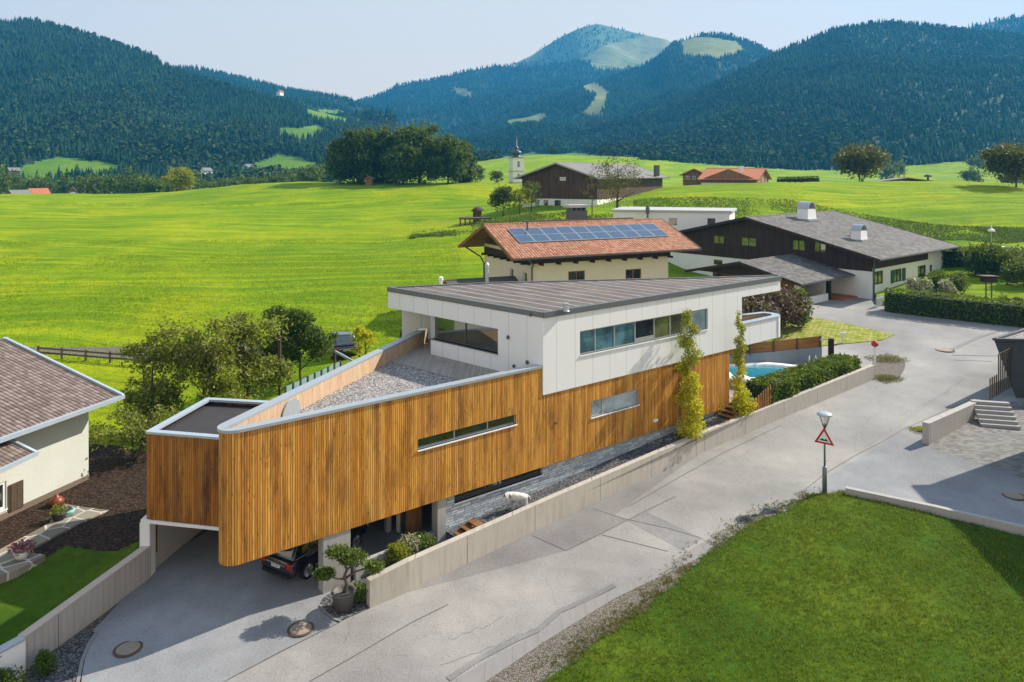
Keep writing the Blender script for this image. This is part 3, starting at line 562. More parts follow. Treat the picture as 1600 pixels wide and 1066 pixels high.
def hill(name, crest, Dc, Db, n_tree, fields, seed, floor=None, H=(13, 22), pxr=None, zb=None, broad=.25, fieldmat='hillgrass', relief=30, th=14, pw=1.12):
    cx, cy = zip(*crest); pxs = np.arange(pxr[0], pxr[1]+1, 6.0); rows = 70
    def dc(px): return Dc*(1+.07*sn(px/160., px*0, seed)+.03*sn(px/45., px*0, seed+1))
    def surf(px, t):
        D1 = dc(px); d = Db+(D1-Db)*t; y = np.interp(px, cx, cy); zc = HC-(y-HOR)*D1/FPX-th
        z0 = Gpd(px, np.full_like(px, min(Db, 690)))-3 if zb is None else zb+px*0
        tt = np.clip(t, 0, 1); z = z0+(zc-z0)*tt**pw; z = np.where(t > 1, zc-(t-1)*Db*1.4, z)
        x = (px-800)*d/FPX; z = z+relief*np.sin(PI*tt)*(.6*sn(x/210, d/210, seed+2, 3)+.25*sn(x/60, d/60, seed+3, 3)); return x, d, z
    def isfield(px, x, d, z):
        py = HOR+(HC-z)*FPX/d; r = np.zeros(px.shape, bool); qx = px+4*sn(px/14, py/6, seed+5); qy = py+2.5*sn(px/14, py/6, seed+6)
        for f in fields: r |= in_poly(qx, qy, f)
        return r
    T, PX = np.meshgrid(np.concatenate([np.linspace(0, 1, rows), [1.08, 1.3]]), pxs, indexing='ij'); X, D, Z = surf(PX, T); nc = len(pxs)
    V = np.stack([X, D, Z], -1).reshape(-1, 3); i = (np.arange(T.shape[0]-1)[:, None]*nc+np.arange(nc-1)[None]).ravel(); F = np.stack([i, i+1, i+nc+1, i+nc], -1)
    o = fast_mesh(name, V, F, M[floor or 'forestfloor'], smooth=True); o['kind'] = 'structure'; o.data.materials.append(M[fieldmat])
    mid = V[F].mean(1); fl = isfield(800+FPX*mid[:, 0]/mid[:, 1], mid[:, 0], mid[:, 1], mid[:, 2]); o.data.polygons.foreach_set('material_index', fl.astype(np.int32))
    r = np.random.default_rng(seed+9); n = n_tree*2; px = r.uniform(pxr[0], pxr[1], n); t = r.uniform(0, 1.02, n); D1 = Db+(Dc-Db)*t; k = r.uniform(0, 1, n) < D1/Dc; px, t = px[k][:n_tree], t[k][:n_tree]
    x, d, z = surf(px, t); k = ~isfield(px, x, d, z-6*0); x, d, z, px, t = x[k], d[k], z[k], px[k], t[k]
    bn = sn(x/120, d/120, seed+12, 3)+.5*sn(x/30, d/30, seed+13, 2); br = (bn+r.normal(0, .45, len(x))) > (1.0-2.2*broad); P = np.stack([x, d, z-1], -1); Hh = r.uniform(H[0], H[1], len(x))
    V, F = tiers(P[~br], Hh[~br], seed); c = fast_mesh('conifer_forest', V, F, M['conifer']); c['kind'] = 'stuff'
    if br.any(): V, F = puffs(P[br], Hh[br]*.85, seed); c = fast_mesh('broadleaved_forest', V, F, M['broadleaf']); c['kind'] = 'stuff'
    return surf
hill('hill', [(-500, 60), (-200, 40), (-60, 28), (0, 23), (50, 21), (100, 33), (150, 47), (200, 63), (235, 76), (270, 96), (300, 108), (350, 122), (400, 138), (450, 149), (500, 162), (540, 172), (580, 190), (620, 215), (680, 250)],
     1350, 600, 29000, [[(5, 283), (30, 262), (62, 250), (100, 245), (150, 252), (190, 258), (190, 272), (150, 275), (90, 280), (30, 290)], [(470, 157), (500, 160), (560, 178), (580, 188), (520, 192), (487, 188)],
     [(436, 200), (500, 197), (510, 206), (470, 222), (430, 212)], [(250, 96), (268, 98), (264, 104), (250, 103)], [(295, 112), (345, 121), (335, 124), (296, 121)], [(368, 130), (420, 138), (418, 145), (368, 135)], [(395, 255), (440, 240), (500, 256), (500, 275), (400, 275)], [(322, 240), (350, 243), (345, 252), (322, 254)]],
     11, pxr=(-420, 640), H=(8, 14), broad=.30, relief=38, pw=1.2)
hill('hill', [(200, 110), (300, 100), (350, 112), (400, 123), (450, 136), (500, 146), (530, 154), (580, 176), (640, 215)], 2300, 1350, 4200, [[(486, 170), (530, 172), (560, 186), (500, 190)]], 23, pxr=(200, 620), zb=120, H=(15, 22), broad=.1, relief=40)
hill('hill', [(420, 196), (520, 172), (545, 158), (600, 141), (620, 129), (680, 119), (730, 106), (768, 99), (800, 96), (830, 97), (860, 95), (900, 90), (960, 97), (1010, 106), (1060, 118), (1120, 140), (1200, 180)], 3000, 1900, 16000,
     [[(765, 96), (805, 94), (810, 104), (770, 103)], [(703, 137), (732, 142), (738, 155), (722, 155)], [(920, 84), (990, 84), (1000, 106), (940, 112), (925, 103)]], 31, pxr=(430, 1180), zb=100, H=(12, 20), broad=.06, relief=50, fieldmat='pasture')
hill('mountain', [(740, 112), (800, 100), (830, 86), (870, 60), (900, 45), (918, 39), (935, 36), (960, 42), (1000, 52), (1040, 60), (1060, 72), (1100, 95), (1160, 130)], 3700, 2900, 1500,
     [[(905, 96), (920, 84), (950, 72), (1000, 60), (1020, 50), (1040, 56), (1080, 62), (1100, 120), (985, 112), (930, 105)], [(812, 92), (830, 84), (850, 80), (846, 92), (820, 98)]], 41, floor='alpine', pxr=(740, 1160), zb=300, H=(14, 20), broad=.02, relief=60, th=4, fieldmat='pasture')
hill('hill', [(700, 200), (760, 178), (800, 162), (840, 151), (880, 138), (920, 124), (960, 112), (1000, 98), (1025, 84), (1050, 62), (1085, 50), (1110, 46), (1140, 49), (1170, 58), (1205, 74), (1230, 90), (1300, 120)], 2200, 1150, 17000,
     [[(728, 186), (775, 178), (760, 194), (735, 196)], [(795, 188), (850, 176), (858, 184), (840, 194), (800, 196)], [(893, 124), (925, 124), (952, 146), (940, 180), (905, 182), (925, 162), (932, 150), (905, 136)], [(1065, 66), (1100, 58), (1150, 62), (1165, 80), (1120, 94), (1070, 84)]], 51, pxr=(690, 1320), zb=40, H=(10, 16), broad=.15, relief=45, fieldmat='pasture')
hill('hill', [(640, 240), (700, 222), (760, 214), (840, 206), (900, 196), (980, 174), (1040, 156), (1100, 126), (1150, 104), (1190, 84), (1228, 66), (1270, 50), (1300, 36), (1350, 27), (1400, 25), (1440, 29), (1480, 33), (1520, 40), (1560, 42), (1600, 48), (1700, 60), (1900, 70), (2100, 60), (2300, 60)],
     1500, 670, 36000, [[(740, 262), (790, 246), (830, 240), (900, 240), (1000, 246), (1000, 275), (740, 275)]], 61, pxr=(650, 2200), H=(8, 14), broad=.42, relief=36)
hill('hill', [(1440, 50), (1510, 38), (1550, 27), (1600, 18), (1700, 8), (1850, 20), (2000, 40)], 2300, 1500, 3500, [], 71, pxr=(1440, 2000), zb=150, H=(14, 20), broad=.1, relief=40)
# the air between: pale haze in one closed box
hz = MB().box((0, 1950, 470), (6400, 4100, 1000)).build('haze', None); hz['kind'] = 'stuff'
hm = bpy.data.materials.new('haze air'); hm.use_nodes = True; ht = hm.node_tree; ht.nodes.remove(ht.nodes['Principled BSDF'])
pv = ht.nodes.new('ShaderNodeVolumePrincipled'); pv.inputs['Density'].default_value = .00017; pv.inputs['Color'].default_value = (.05, .38, .82, 1); pv.inputs['Anisotropy'].default_value = .2
ht.links.new(pv.outputs[0], ht.nodes['Material Output'].inputs['Volume']); hz.data.materials.append(hm)
# ------------------------------------------------------------------ the timber and white house
class Fac:                                                      # a vertical wall plane: plan origin, direction, outward normal
    def __init__(s, p, q):
        s.p = Vector((p[0], p[1], 0)); q = Vector((q[0], q[1], 0)); s.u = (q-s.p).normalized(); s.L = (q-s.p).length; s.n = Vector((s.u.y, -s.u.x, 0))
    def pt(s, u, z, o=0.0): v = s.p+s.u*u+s.n*o; return Vector((v.x, v.y, z))
    def upx(s, px, o=0.0):                                      # where the plane passes under a photo column
        k = (px-800)/FPX; b = s.p+s.n*o; return (k*b.y-b.x)/(s.u.x-k*s.u.y)
    def zpx(s, px, py, o=0.0): u = s.upx(px, o); return HC-(py-HOR)*s.pt(u, 0, o).y/FPX
    def rect(s, x0, x1, yt0, yb0, yt1=None, yb1=None):          # photo columns and rows -> (u0,u1,z0,z1)
        u0, u1 = s.upx(x0), s.upx(x1); zt = s.zpx(x0, yt0); zb = s.zpx(x0, yb0)
        if yt1 is not None: zt = (zt+s.zpx(x1, yt1))/2
        if yb1 is not None: zb = (zb+s.zpx(x1, yb1))/2
        return (u0, u1, zb, zt)
def holed(m, f, u0, u1, z0, z1, holes, o=0.0, depth=.18):
    us = sorted({u0, u1, *[h[0] for h in holes], *[h[1] for h in holes]}); zs = sorted({z0, z1, *[h[2] for h in holes], *[h[3] for h in holes]})
    for a, b in zip(us, us[1:]):
        for c, d in zip(zs, zs[1:]):
            cu, cz = (a+b)/2, (c+d)/2
            if any(h[0] < cu < h[1] and h[2] < cz < h[3] for h in holes): continue
            m.quad(f.pt(a, c, o), f.pt(b, c, o), f.pt(b, d, o), f.pt(a, d, o))
    for h in holes:
        a, b, c, d = h[:4]; i = o-depth
        m.quad(f.pt(a, c, o), f.pt(a, d, o), f.pt(a, d, i), f.pt(a, c, i)); m.quad(f.pt(b, c, i), f.pt(b, d, i), f.pt(b, d, o), f.pt(b, c, o))
        m.quad(f.pt(a, d, o), f.pt(b, d, o), f.pt(b, d, i), f.pt(a, d, i)); m.quad(f.pt(a, c, i), f.pt(b, c, i), f.pt(b, c, o), f.pt(a, c, o))
    return m
def window(parent, f, h, mull=(), o=0.0, inset=.12, fr=.06, frame='frame', glass='glass', sill=None, bars=(), name='window', lab=None):
    a, b, c, d = h[:4]; i = o-inset; m = MB()
    def bx(u0, u1, z0, z1, t=.05, oo=0.0):
        P = [f.pt(u, z, w_) for w_ in (i-t+oo, i+t+oo) for u, z in ((u0, z0), (u1, z0), (u1, z1), (u0, z1))]
        m.add(P, [(3, 2, 1, 0), (4, 5, 6, 7), (0, 1, 5, 4), (1, 2, 6, 5), (2, 3, 7, 6), (3, 0, 4, 7)])
    bx(a, b, c, c+fr); bx(a, b, d-fr, d); bx(a, a+fr, c+fr, d-fr); bx(b-fr, b, c+fr, d-fr)
    for q in mull: bx(q-fr*.6, q+fr*.6, c+fr, d-fr, .045)
    for z in bars: bx(a+fr, b-fr, z-.02, z+.02, .03)
    w_ = m.build(name, M[frame], parent)
    if lab: w_['label'] = lab
    g_ = MB().quad(f.pt(a+fr, c+fr, i), f.pt(b-fr, c+fr, i), f.pt(b-fr, d-fr, i), f.pt(a+fr, d-fr, i)).build('pane', M[glass] if isinstance(glass, str) else glass, w_)
    if sill:
        P = [f.pt(u, z, q) for q in (i+.05, o+.06) for u, z in ((a-.03, c-.05), (b+.03, c-.05), (b+.03, c+.0), (a-.03, c+.0))]
        MB().add(P, [(3, 2, 1, 0), (4, 5, 6, 7), (0, 1, 5, 4), (1, 2, 6, 5), (2, 3, 7, 6), (3, 0, 4, 7)]).build('sill', M[sill], w_)
    return w_
U = Vector((.7815, .624, 0)).normalized(); FB = Vector((1.6, 39.75, 0))
F = Fac(FB-U*17.78, FB+U*22.0); u0F = 17.78                      # facade line; u measured from the sharp corner
Bk = Vector((.2963, .9551, 0)); CN = F.pt(0, 0)                  # back-left line
RT = .62; tl = 1.95
ZP, ZB, ZW, ZR, ZD = 7.85, 2.5, 6.30, 10.6, 7.0
def tip_pts(off=0.0, n=10):                                      # rounded corner; off: inward offset
    a = F.pt(tl, 0); b = CN+Bk*tl; bis = ((a-CN).normalized()+(b-CN).normalized()).normalized(); th = math.acos(max(-1, min(1, U.dot(Bk))))/2
    R = tl*math.tan(th); c = CN+bis*(tl/math.cos(th)); nF = (a-c).normalized(); nB = (b-c).normalized(); pts = []
    a0 = math.atan2(nF.y, nF.x); a1 = math.atan2(nB.y, nB.x)
    while a1 > a0: a1 -= 2*PI
    for i in range(n+1):
        g = a0+(a1-a0)*i/n; pts.append(c+Vector((math.cos(g), math.sin(g), 0))*(R-off))
    return pts                                                  # from facade side round to the back side
BL = 21.6
house = thing('modern_house', 'large wedge shaped house with golden larch cladding below a white upper storey and flat roof', 'house', (1.6, 39.75, 1.0))
uE = F.upx(1139.5); uB = u0F
h1 = F.rect(653, 807, 686, 705, 648, 662); h2 = F.rect(923.5, 998.5, 625, 652, 609.5, 633)
m = MB(); holed(m, F, tl, uB, ZB, ZP-.1, [h1]); holed(m, F, uB, uE, ZB, ZW, [h2])
m.build('timber_facade', M['wood'], house)
tp = tip_pts(); m = MB(); L = 0; uvs = []
for i in range(len(tp)-1):
    m.quad(Vector((tp[i+1].x, tp[i+1].y, ZB)), Vector((tp[i].x, tp[i].y, ZB)), Vector((tp[i].x, tp[i].y, ZP-.1)), Vector((tp[i+1].x, tp[i+1].y, ZP-.1)))
o = m.build('timber_corner', M['wood'], house); uvd = o.data.uv_layers[0].data; acc = 50.0
for i in range(len(tp)-1):
    l = (tp[i+1]-tp[i]).length; q = [(acc+l, 0), (acc, 0), (acc, 5.25), (acc+l, 5.25)]
    for j in range(4): uvd[i*4+j].uv = q[j]
    acc += l
bp = CN+Bk*tl; be = CN+Bk*BL; FBk = Fac(be, bp)
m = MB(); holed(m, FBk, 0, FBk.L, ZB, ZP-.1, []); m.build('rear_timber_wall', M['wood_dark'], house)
# end wall, upper corner return and soffit
E0 = F.pt(uE, 0); E1 = E0+Vector((-.62, .785, 0))*8
m = MB(); fe = Fac(E0, E1); holed(m, fe, 0, fe.L, 1.0, ZW, []); m.build('timber_end_wall', M['wood'], house)
inn = [F.pt(uE, ZB), F.pt(tl, ZB)]+[Vector((p.x, p.y, ZB)) for p in tp]+[Vector((bp.x, bp.y, ZB)), Vector((be.x, be.y, ZB)), Vector((E1.x, E1.y, ZB))]
MB().poly(inn).build('soffit', M['conc_plain'], house)
MB().quad(F.pt(uB, ZB, -.01), F.pt(uB, ZB, -.19), F.pt(uB, ZP-.1, -.19), F.pt(uB, ZP-.1, -.01)).build('wall_return', M['wood'], house)
# parapet coping (one loop: facade, tip, back line) and the pale inner lining
tin = tip_pts(.5)
def offs(f, u, o, z): return f.pt(u, z, o)
outer = [F.pt(uB-.02, 0, .06)]+[F.pt(tl, 0, .06)]+[p+(p-Vector((0, 0, 0)))*0 for p in tip_pts(-.06)][1:-1]+[FBk.pt(FBk.L, 0, .06), FBk.pt(.0, 0, .06)]
Ii = [F.pt(uB-.02, 0, -.42), None]
# inner corner of the parapet: facade line offset .42, back line offset .42
a = F.pt(0, 0, -.42); b = FBk.pt(0, 0, -.42); d1, d2 = F.u, -FBk.u
den = d1.x*d2.y-d1.y*d2.x; tt = ((b.x-a.x)*d2.y-(b.y-a.y)*d2.x)/den; ic = a+d1*tt
inner = [FBk.pt(0, 0, -.42), ic, F.pt(uB-.02, 0, -.42)]
m = MB(); Z0, Z1 = ZP-.1, ZP
def strip(m, A, B, za, zb):
    for i in range(len(A)-1): m.quad(Vector((A[i].x, A[i].y, za)), Vector((A[i+1].x, A[i+1].y, za)), Vector((B[i+1].x, B[i+1].y, zb)), Vector((B[i].x, B[i].y, zb)))
oo = outer; ii = [F.pt(uB-.02, 0, -.42)]+[ic]*(len(outer)-2)+[FBk.pt(0, 0, -.42)]
for i in range(len(oo)-1):
    q = [ii[i], oo[i], oo[i+1], ii[i+1]] if (ii[i]-ii[i+1]).length > 1e-4 else [ii[i], oo[i], oo[i+1]]
    m.poly([Vector((p.x, p.y, Z1)) for p in q][::-1])
    m.quad(Vector((oo[i+1].x, oo[i+1].y, Z0-.02)), Vector((oo[i].x, oo[i].y, Z0-.02)), Vector((oo[i].x, oo[i].y, Z1)), Vector((oo[i+1].x, oo[i+1].y, Z1)))
for i in range(2): m.quad(Vector((inner[i].x, inner[i].y, Z0)), Vector((inner[i+1].x, inner[i+1].y, Z0)), Vector((inner[i+1].x, inner[i+1].y, Z1)), Vector((inner[i].x, inner[i].y, Z1)))
m.build('parapet_coping', M['zinc'], house)
fi = Fac(ic-(-FBk.u)*0, FBk.pt(0, 0, -.42)); m = MB(); holed(m, fi, 0, fi.L, ZD-.1, Z0, [], .01); m.build('parapet_lining', M['wood_pale'], house)
fi2 = Fac(F.pt(uB, 0, -.42), ic); m = MB(); holed(m, fi2, 0, fi2.L, ZD-.1, Z0, [], .01); m.build('parapet_lining', M['wood_pale'], house)
# terrace: gravel and deck
A_, B_ = az(606.5, 449.5, ZR), F.pt(uB, 0)
DW = Fac(FB, A_); gA, gB = az(618, 565, ZD), az(715, 592.5, ZD)
gdir = (gA-gB).normalized(); gB2 = gB-gdir*1.6
MB().poly([Vector((ic.x, ic.y, ZD-.02)), F.pt(uB-6, ZD-.02, -.42), Vector((gB2.x, gB2.y, ZD-.02)), Vector((gA.x, gA.y, ZD-.02)), Vector((gA.x-1.2, gA.y+.1, ZD-.02))]).build('roof_gravel', M['gravel_light'], house)
MB().poly([Vector((gA.x-1.4, gA.y+1.2, ZD)), Vector((gA.x-.3, gA.y, ZD)), Vector((gB2.x, gB2.y, ZD)), F.pt(uB-6, ZD, -.42), F.pt(uB, ZD, -.42), Vector((-1, 47, ZD)), Vector((-5, 51.5, ZD)), Vector((-6.6, 50, ZD))]).build('roof_deck', M['deck'], house)
dk = gp(0, 900)
# big round disc leaning on the lining
cD = FBk.pt(FBk.upx(454, -.44), 0, -.46); md = MB(); n = 28; ud = FBk.u; nn = -FBk.n
f_, b_ = [], []
for k in range(n):
    p = Vector((cD.x, cD.y, 7.0))+ud*math.cos(2*PI*k/n)*.72+Vector((0, 0, 1))*math.sin(2*PI*k/n)*.72
    if p.z < 6.95: p.z = 6.95
    f_.append(p+nn*.06); b_.append(p)
md.add(f_+b_, [tuple(range(n))]+[(k, n+k, n+(k+1) % n, (k+1) % n) for k in range(n)]).build('round_cover', M['zinc'], house)
# ---- white storey
RC = F.pt(F.upx(1218), 0); RD = az(1219, 431, ZR); uR = F.upx(1218); uT = F.upx(1158)
ow = .06
hw = F.rect(905, 1105, 517, 556, 482, 513.5); m = MB()
holed(m, F, uB, uT, ZW, ZR-.22, [hw], ow, .2); holed(m, F, uT, uR, 9.64, ZR-.22, [], ow); holed(m, F, uT, uR, 6.34, 7.75, [], ow)
# left face
DWv = Fac(Vector((A_.x, A_.y, 0)), Vector((F.pt(uB, 0, ow).x, F.pt(uB, 0, ow).y, 0)))
uw0, uw1 = DWv.upx(673), DWv.upx(778); uq = DWv.upx(663)
gw = (uw0+.02, uw1, 7.95, 9.32)
holed(m, DWv, 0, uw0, 9.32, ZR-.22, [], 0); holed(m, DWv, uw0, DWv.L, ZD-.3, ZR-.22, [gw], 0, .35)
m.poly([F.pt(uB, ZW, ow), F.pt(uT, ZW, ow), F.pt(uT, ZW, -.1), F.pt(uB, ZW, -.1)][::-1])
m.quad(F.pt(uT, 6.34, ow), F.pt(uT, 6.34, -6), F.pt(uT, 9.64, -6), F.pt(uT, 9.64, ow))
m.quad(F.pt(uB, ZW, ow), F.pt(uB, ZW, -.3), F.pt(uB, ZR-.22, -.3), F.pt(uB, ZR-.22, ow))
m.build('white_storey', M['white_panel'], house)
# underside of roof overhangs
rin = [Vector((A_.x, A_.y, 9.325)), DWv.pt(uw0, 9.325, -.0), DWv.pt(uw0, 9.325, -3.2), DWv.pt(-.2, 9.325, -3.2)]
MB().poly(rin[::-1]).build('soffit', M['white'], house)
MB().poly([F.pt(uT, 9.645, ow), F.pt(uR, 9.645, ow), Vector((RD.x+.3, RD.y+.8, 9.645)), F.pt(uT, 9.645, -6)]).build('soffit', M['white'], house)
# set-back wall left of the glass
sb = Fac(DWv.pt(uw0-.9, 0, -1.3), DWv.pt(uw0+.15, 0, -1.1)); m = MB(); holed(m, sb, 0, sb.L, ZD-.1, 9.33, []); holed(m, Fac(sb.pt(sb.L, 0), DWv.pt(uw0+.1, 0)), 0, 1.1, ZD-.1, 9.33, []); m.build('recessed_wall', M['white_panel'], house)
MB().tube([sb.pt(-.12, ZD), sb.pt(-.12, 9.33)], .05, 8).build('drainpipe', M['dark_metal'], house)
# roof
rb = [A_+Vector((-.06, 0, 0)), F.pt(uB, 0, ow+.05), F.pt(uR+.06, 0, ow+.05), RD+Vector((.06, .25, 0))]
bk = [az(770, 442, ZR), az(1100, 434, ZR)]
rp = [Vector((p.x, p.y, 0)) for p in rb+[bk[1], bk[0]]]
MB().prism([(p.x, p.y) for p in rp], ZR-.25, ZR-.02).build('roof', M['felt'], house)
m = MB()
cl = [rp[3], rp[4], rp[5], rp[0], rp[1], rp[2], rp[3]]
cc = sum(rp, Vector())/6
for i in range(len(cl)-1):
    a, b = cl[i], cl[i+1]; t = (b-a).normalized(); nI = Vector((-t.y, t.x, 0)); 
    if (cc-a).dot(nI) < 0: nI = -nI
    a2, b2 = a-nI*.03, b-nI*.03
    P = [a2, b2, b2+nI*.22, a2+nI*.22]; m.prism([(p.x, p.y) for p in P] , ZR-.225-.001*i, ZR+.05+.002*i)
m.build('roof_edge', plain('roof edge flashing', (.15, .165, .17), .4, .4), house)
# back closing wall
fb = Fac(Vector((RD.x, RD.y, 0)), Vector((bk[0].x, bk[0].y, 0))+Vector((0, -.4, 0))); m = MB(); holed(m, fb, 7.5, fb.L, ZW-2, ZR-.25, [], -.4); holed(m, Fac(Vector((bk[0].x, bk[0].y-.4, 0)), Vector((-5.6, 50.2, 0))), 0, 6, 3, 9.3, [], -.2); m.build('rear_wall', M['white_panel'], house)
# window ribbon
mu = [F.upx(830+x/3.721) for x in (375, 487, 607, 718, 810, 915)]
cols = ['glass_teal', 'glass_teal', 'glass_teal', 'glass', 'glass_green', 'glass_green', 'glass_teal']
ws = window(house, F, hw, mu, ow, .14, .07, 'frame', 'glass', 'frame_w')
bb = [hw[0]+.07]+mu+[hw[1]-.07]
for k in range(7):
    if cols[k] == 'glass': continue
    MB().quad(*[F.pt(u, z, ow-.125) for u, z in ((bb[k]+.05, hw[2]+.08), (bb[k+1]-.05, hw[2]+.08), (bb[k+1]-.05, hw[3]-.08), (bb[k]+.05, hw[3]-.08))]).build('pane', M[cols[k]], ws)
for k in (3,): MB().quad(*[F.pt(u, z, ow-.10) for u, z in ((bb[k]+.06, hw[2]+.08), (bb[k+1]-.06, hw[2]+.08), (bb[k+1]-.06, hw[2]+.3), (bb[k]+.06, hw[2]+.3))]).build('transom', M['frame'], ws)
window(house, F, h1, [h1[0]+(h1[1]-h1[0])*.36, h1[0]+(h1[1]-h1[0])*.7], 0, .16, .05, 'frame', 'glass', 'frame_w')
window(house, F, h2, [h2[0]+(h2[1]-h2[0])*.24], 0, .10, .05, 'frame', 'glass_pale', 'frame_w')
gl = glass_mat('clear terrace glass', (.035, .045, .03)); 
window(house, DWv, gw, [gw[0]+(gw[1]-gw[0])*.5], 0, .25, .05, 'dark_metal', gl, 'dark_metal', lab='wide corner window onto the roof terrace')
# things on the walls and roof
p = F.pt(F.upx(1024), F.zpx(1024, 657), .03); MB().box(p, (.35, .06, .16), math.atan2(U.y, U.x)).build('wall_socket', M['frame_w'], house)
for px, py, f, s_ in ((868, 661, F, .05), (795, 527, DWv, .08), (825, 566, DWv, .08), (804, 572, DWv, .07), (830, 492, DWv, .07)):
    q = f.pt(f.upx(px), f.zpx(px, py), .08 if f is DWv else .03); MB().lathe(q-Vector((0, 0, s_)), [(s_, 0), (s_, s_*2), (s_*.5, s_*2.4)], 10).build('spotlight', M['dark_metal'], house)
q = az(884, 484, ZR+.05); MB().lathe((q.x, q.y, ZR-.02), [(.22, 0), (.16, .05), (.13, .35), (.17, .36), (.17, .42), (.1, .44)], 14).build('roof_vent', M['zinc'], house)
q = az(688, 446, ZR); MB().lathe((q.x, q.y+.4, ZR-.02), [(.10, 0), (.10, .3), (.16, .31), (.16, .5), (.05, .55)], 12).build('roof_vent', M['frame_w'], house)
# ---- balcony at the far end
m = MB(); f2 = Fac(F.pt(uT, 0, ow), F.pt(uR, 0, ow)); cen = F.pt(uR-.1, 0, -1.2)
ring_o = [F.pt(uT, 0, ow+.05), F.pt(uR-.3, 0, ow+.05)]+[F.pt(uR-.3+.9*math.sin(a), 0, ow-.95+1.0*math.cos(a)) for a in (.4, .8, 1.2, 1.57, 2.0, 2.4)]+[F.pt(uT, 0, -2.6)]
ring_i = [F.pt(uT, 0, ow-.45), F.pt(uR-.6, 0, ow-.45)]+[F.pt(uR-.6+.7*math.sin(a), 0, ow-.95+.5*math.cos(a)) for a in (.4, .8, 1.2, 1.57, 2.0, 2.4)]+[F.pt(uT, 0, -2.2)]
for i in range(len(ring_o)-1):
    a, b, c, d = ring_o[i], ring_o[i+1], ring_i[i+1], ring_i[i]
    m.quad(Vector((a.x, a.y, 7.86)), Vector((b.x, b.y, 7.86)), Vector((c.x, c.y, 7.86)), Vector((d.x, d.y, 7.86)))
    m.quad(Vector((a.x, a.y, 7.75)), Vector((b.x, b.y, 7.75)), Vector((b.x, b.y, 7.86)), Vector((a.x, a.y, 7.86)))
m.build('balcony_coping', M['zinc_blue'], house)
m = MB()
for i in range(1, len(ring_o)-1):
    a, b = ring_o[i], ring_o[i+1]; m.quad(Vector((a.x, a.y, 6.34)), Vector((b.x, b.y, 6.34)), Vector((b.x, b.y, 7.75)), Vector((a.x, a.y, 7.75)))
m.build('balcony_wall', M['white_panel'], house)
m = MB()
for i in range(len(ring_i)-1):
    a, b = ring_i[i], ring_i[i+1]; m.quad(Vector((b.x, b.y, 6.9)), Vector((a.x, a.y, 6.9)), Vector((a.x, a.y, 7.76)), Vector((b.x, b.y, 7.76)))
m.build('balcony_lining', M['wood_pale'], house)
MB().poly([Vector((p.x, p.y, 6.92)) for p in ring_i]).build('balcony_floor', M['deck'], house)
q = F.pt(uR+.80, 0, -1.1); MB().box((q.x, q.y, 7.0), (.3, .5, 1.35), .6).build('balcony_pillar', M['dark_metal'], house)
# ---- flat annex box
za, zb = 6.6, 2.72
a1 = az(229, 674, za); a2 = az(342, 683, za); a2 = a1+(a2-a1)*1.25; a3 = az(324, 621.5, za); a4 = az(413.7, 626.5, za); a4 = a3+(a4-a3)*1.1
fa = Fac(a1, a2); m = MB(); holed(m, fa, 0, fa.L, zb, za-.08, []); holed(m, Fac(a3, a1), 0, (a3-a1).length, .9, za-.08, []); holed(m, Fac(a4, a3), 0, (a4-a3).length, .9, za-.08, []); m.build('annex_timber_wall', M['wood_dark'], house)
m = MB(); loop = [a2, a1, a3, a4]
for i in range(3):
    a, b = loop[i], loop[i+1]; t = (b-a).normalized(); nI = Vector((t.y, -t.x, 0)); m.prism([(p.x, p.y) for p in (a-nI*.05, a+nI*.28, b+nI*.28, b-nI*.05)], za-.1-.001*i, za+.002*i)
m.build('annex_coping', M['zinc_blue'], house)
MB().poly([Vector((p.x, p.y, za-.28)) for p in (a1, a2, a4, a3)]).build('annex_roof', M['felt_dark'], house)
fz = Fac(a3, a1)
m = MB(); t1 = (a2-a1).normalized(); m.prism([(p.x, p.y) for p in (a1+Vector((-.25, -.03, 0)), a2+Vector((0, -.03, 0)), a2+Vector((0, .45, 0)), a1+Vector((-.25, .45, 0)))], zb-.14, zb-.003)
m.prism([(p.x, p.y) for p in (a1+Vector((-.28, -.05, 0)), a1+Vector((.16, -.05, 0)), a1+Vector((.16, .5, 0)), a1+Vector((-.28, .5, 0)))], .0, zb-.143); m.build('annex_lintel', M['white'], house)
MB().poly([Vector((p.x, p.y, zb-.145)) for p in (a1, a3, a4, a2)]).build('annex_ceiling', M['conc_plain'], house)
# garage: left wall, back wall, column walls, floor kerb, right wall
m = MB(); gl0, gl1 = Vector((-16.08, 33.75, 0)), Vector((-13.95, 43.5, 0)); t = (gl1-gl0).normalized(); nn = Vector((t.y, -t.x, 0))
m.prism([(p.x, p.y) for p in (gl0, gl0-nn*.25, gl1-nn*.25, gl1)][::-1], -.1, 2.57)
gb1 = Vector((-3.2, 46.8, 0)); t = (gb1-gl1).normalized(); nn = Vector((t.y, -t.x, 0)); m.prism([(p.x, p.y) for p in (gl1, gb1, gb1-nn*.25, gl1-nn*.25)], -.1, 2.57); m.build('garage_wall', M['conc_plain'], house)
c0 = F.pt(F.upx(506), 0, -.05); c1 = F.pt(F.upx(548.5), 0, -.05)
def wallp(m, a, b, th, z0, z1, side=1):
    t = (b-a).normalized(); n_ = Vector((-t.y, t.x, 0))*th*side; P = [a, b, b+n_, a+n_]
    m.prism([(p.x, p.y) for p in (P if side > 0 else P[::-1])], z0, z1)
m = MB(); wallp(m, c0, c1, .5, -.1, ZB); m.build('garage_column', M['conc_plain'], house)
uS = F.upx(699); pS = F.pt(uS, 0, -.5); mm = MB()
wallp(mm, F.pt(F.upx(686), 0, -.12), F.pt(uS, 0, -.12), .5, -.1, ZB)                # pier before the stone
mm.build('garage_column', M['conc_plain'], house); mm = MB()
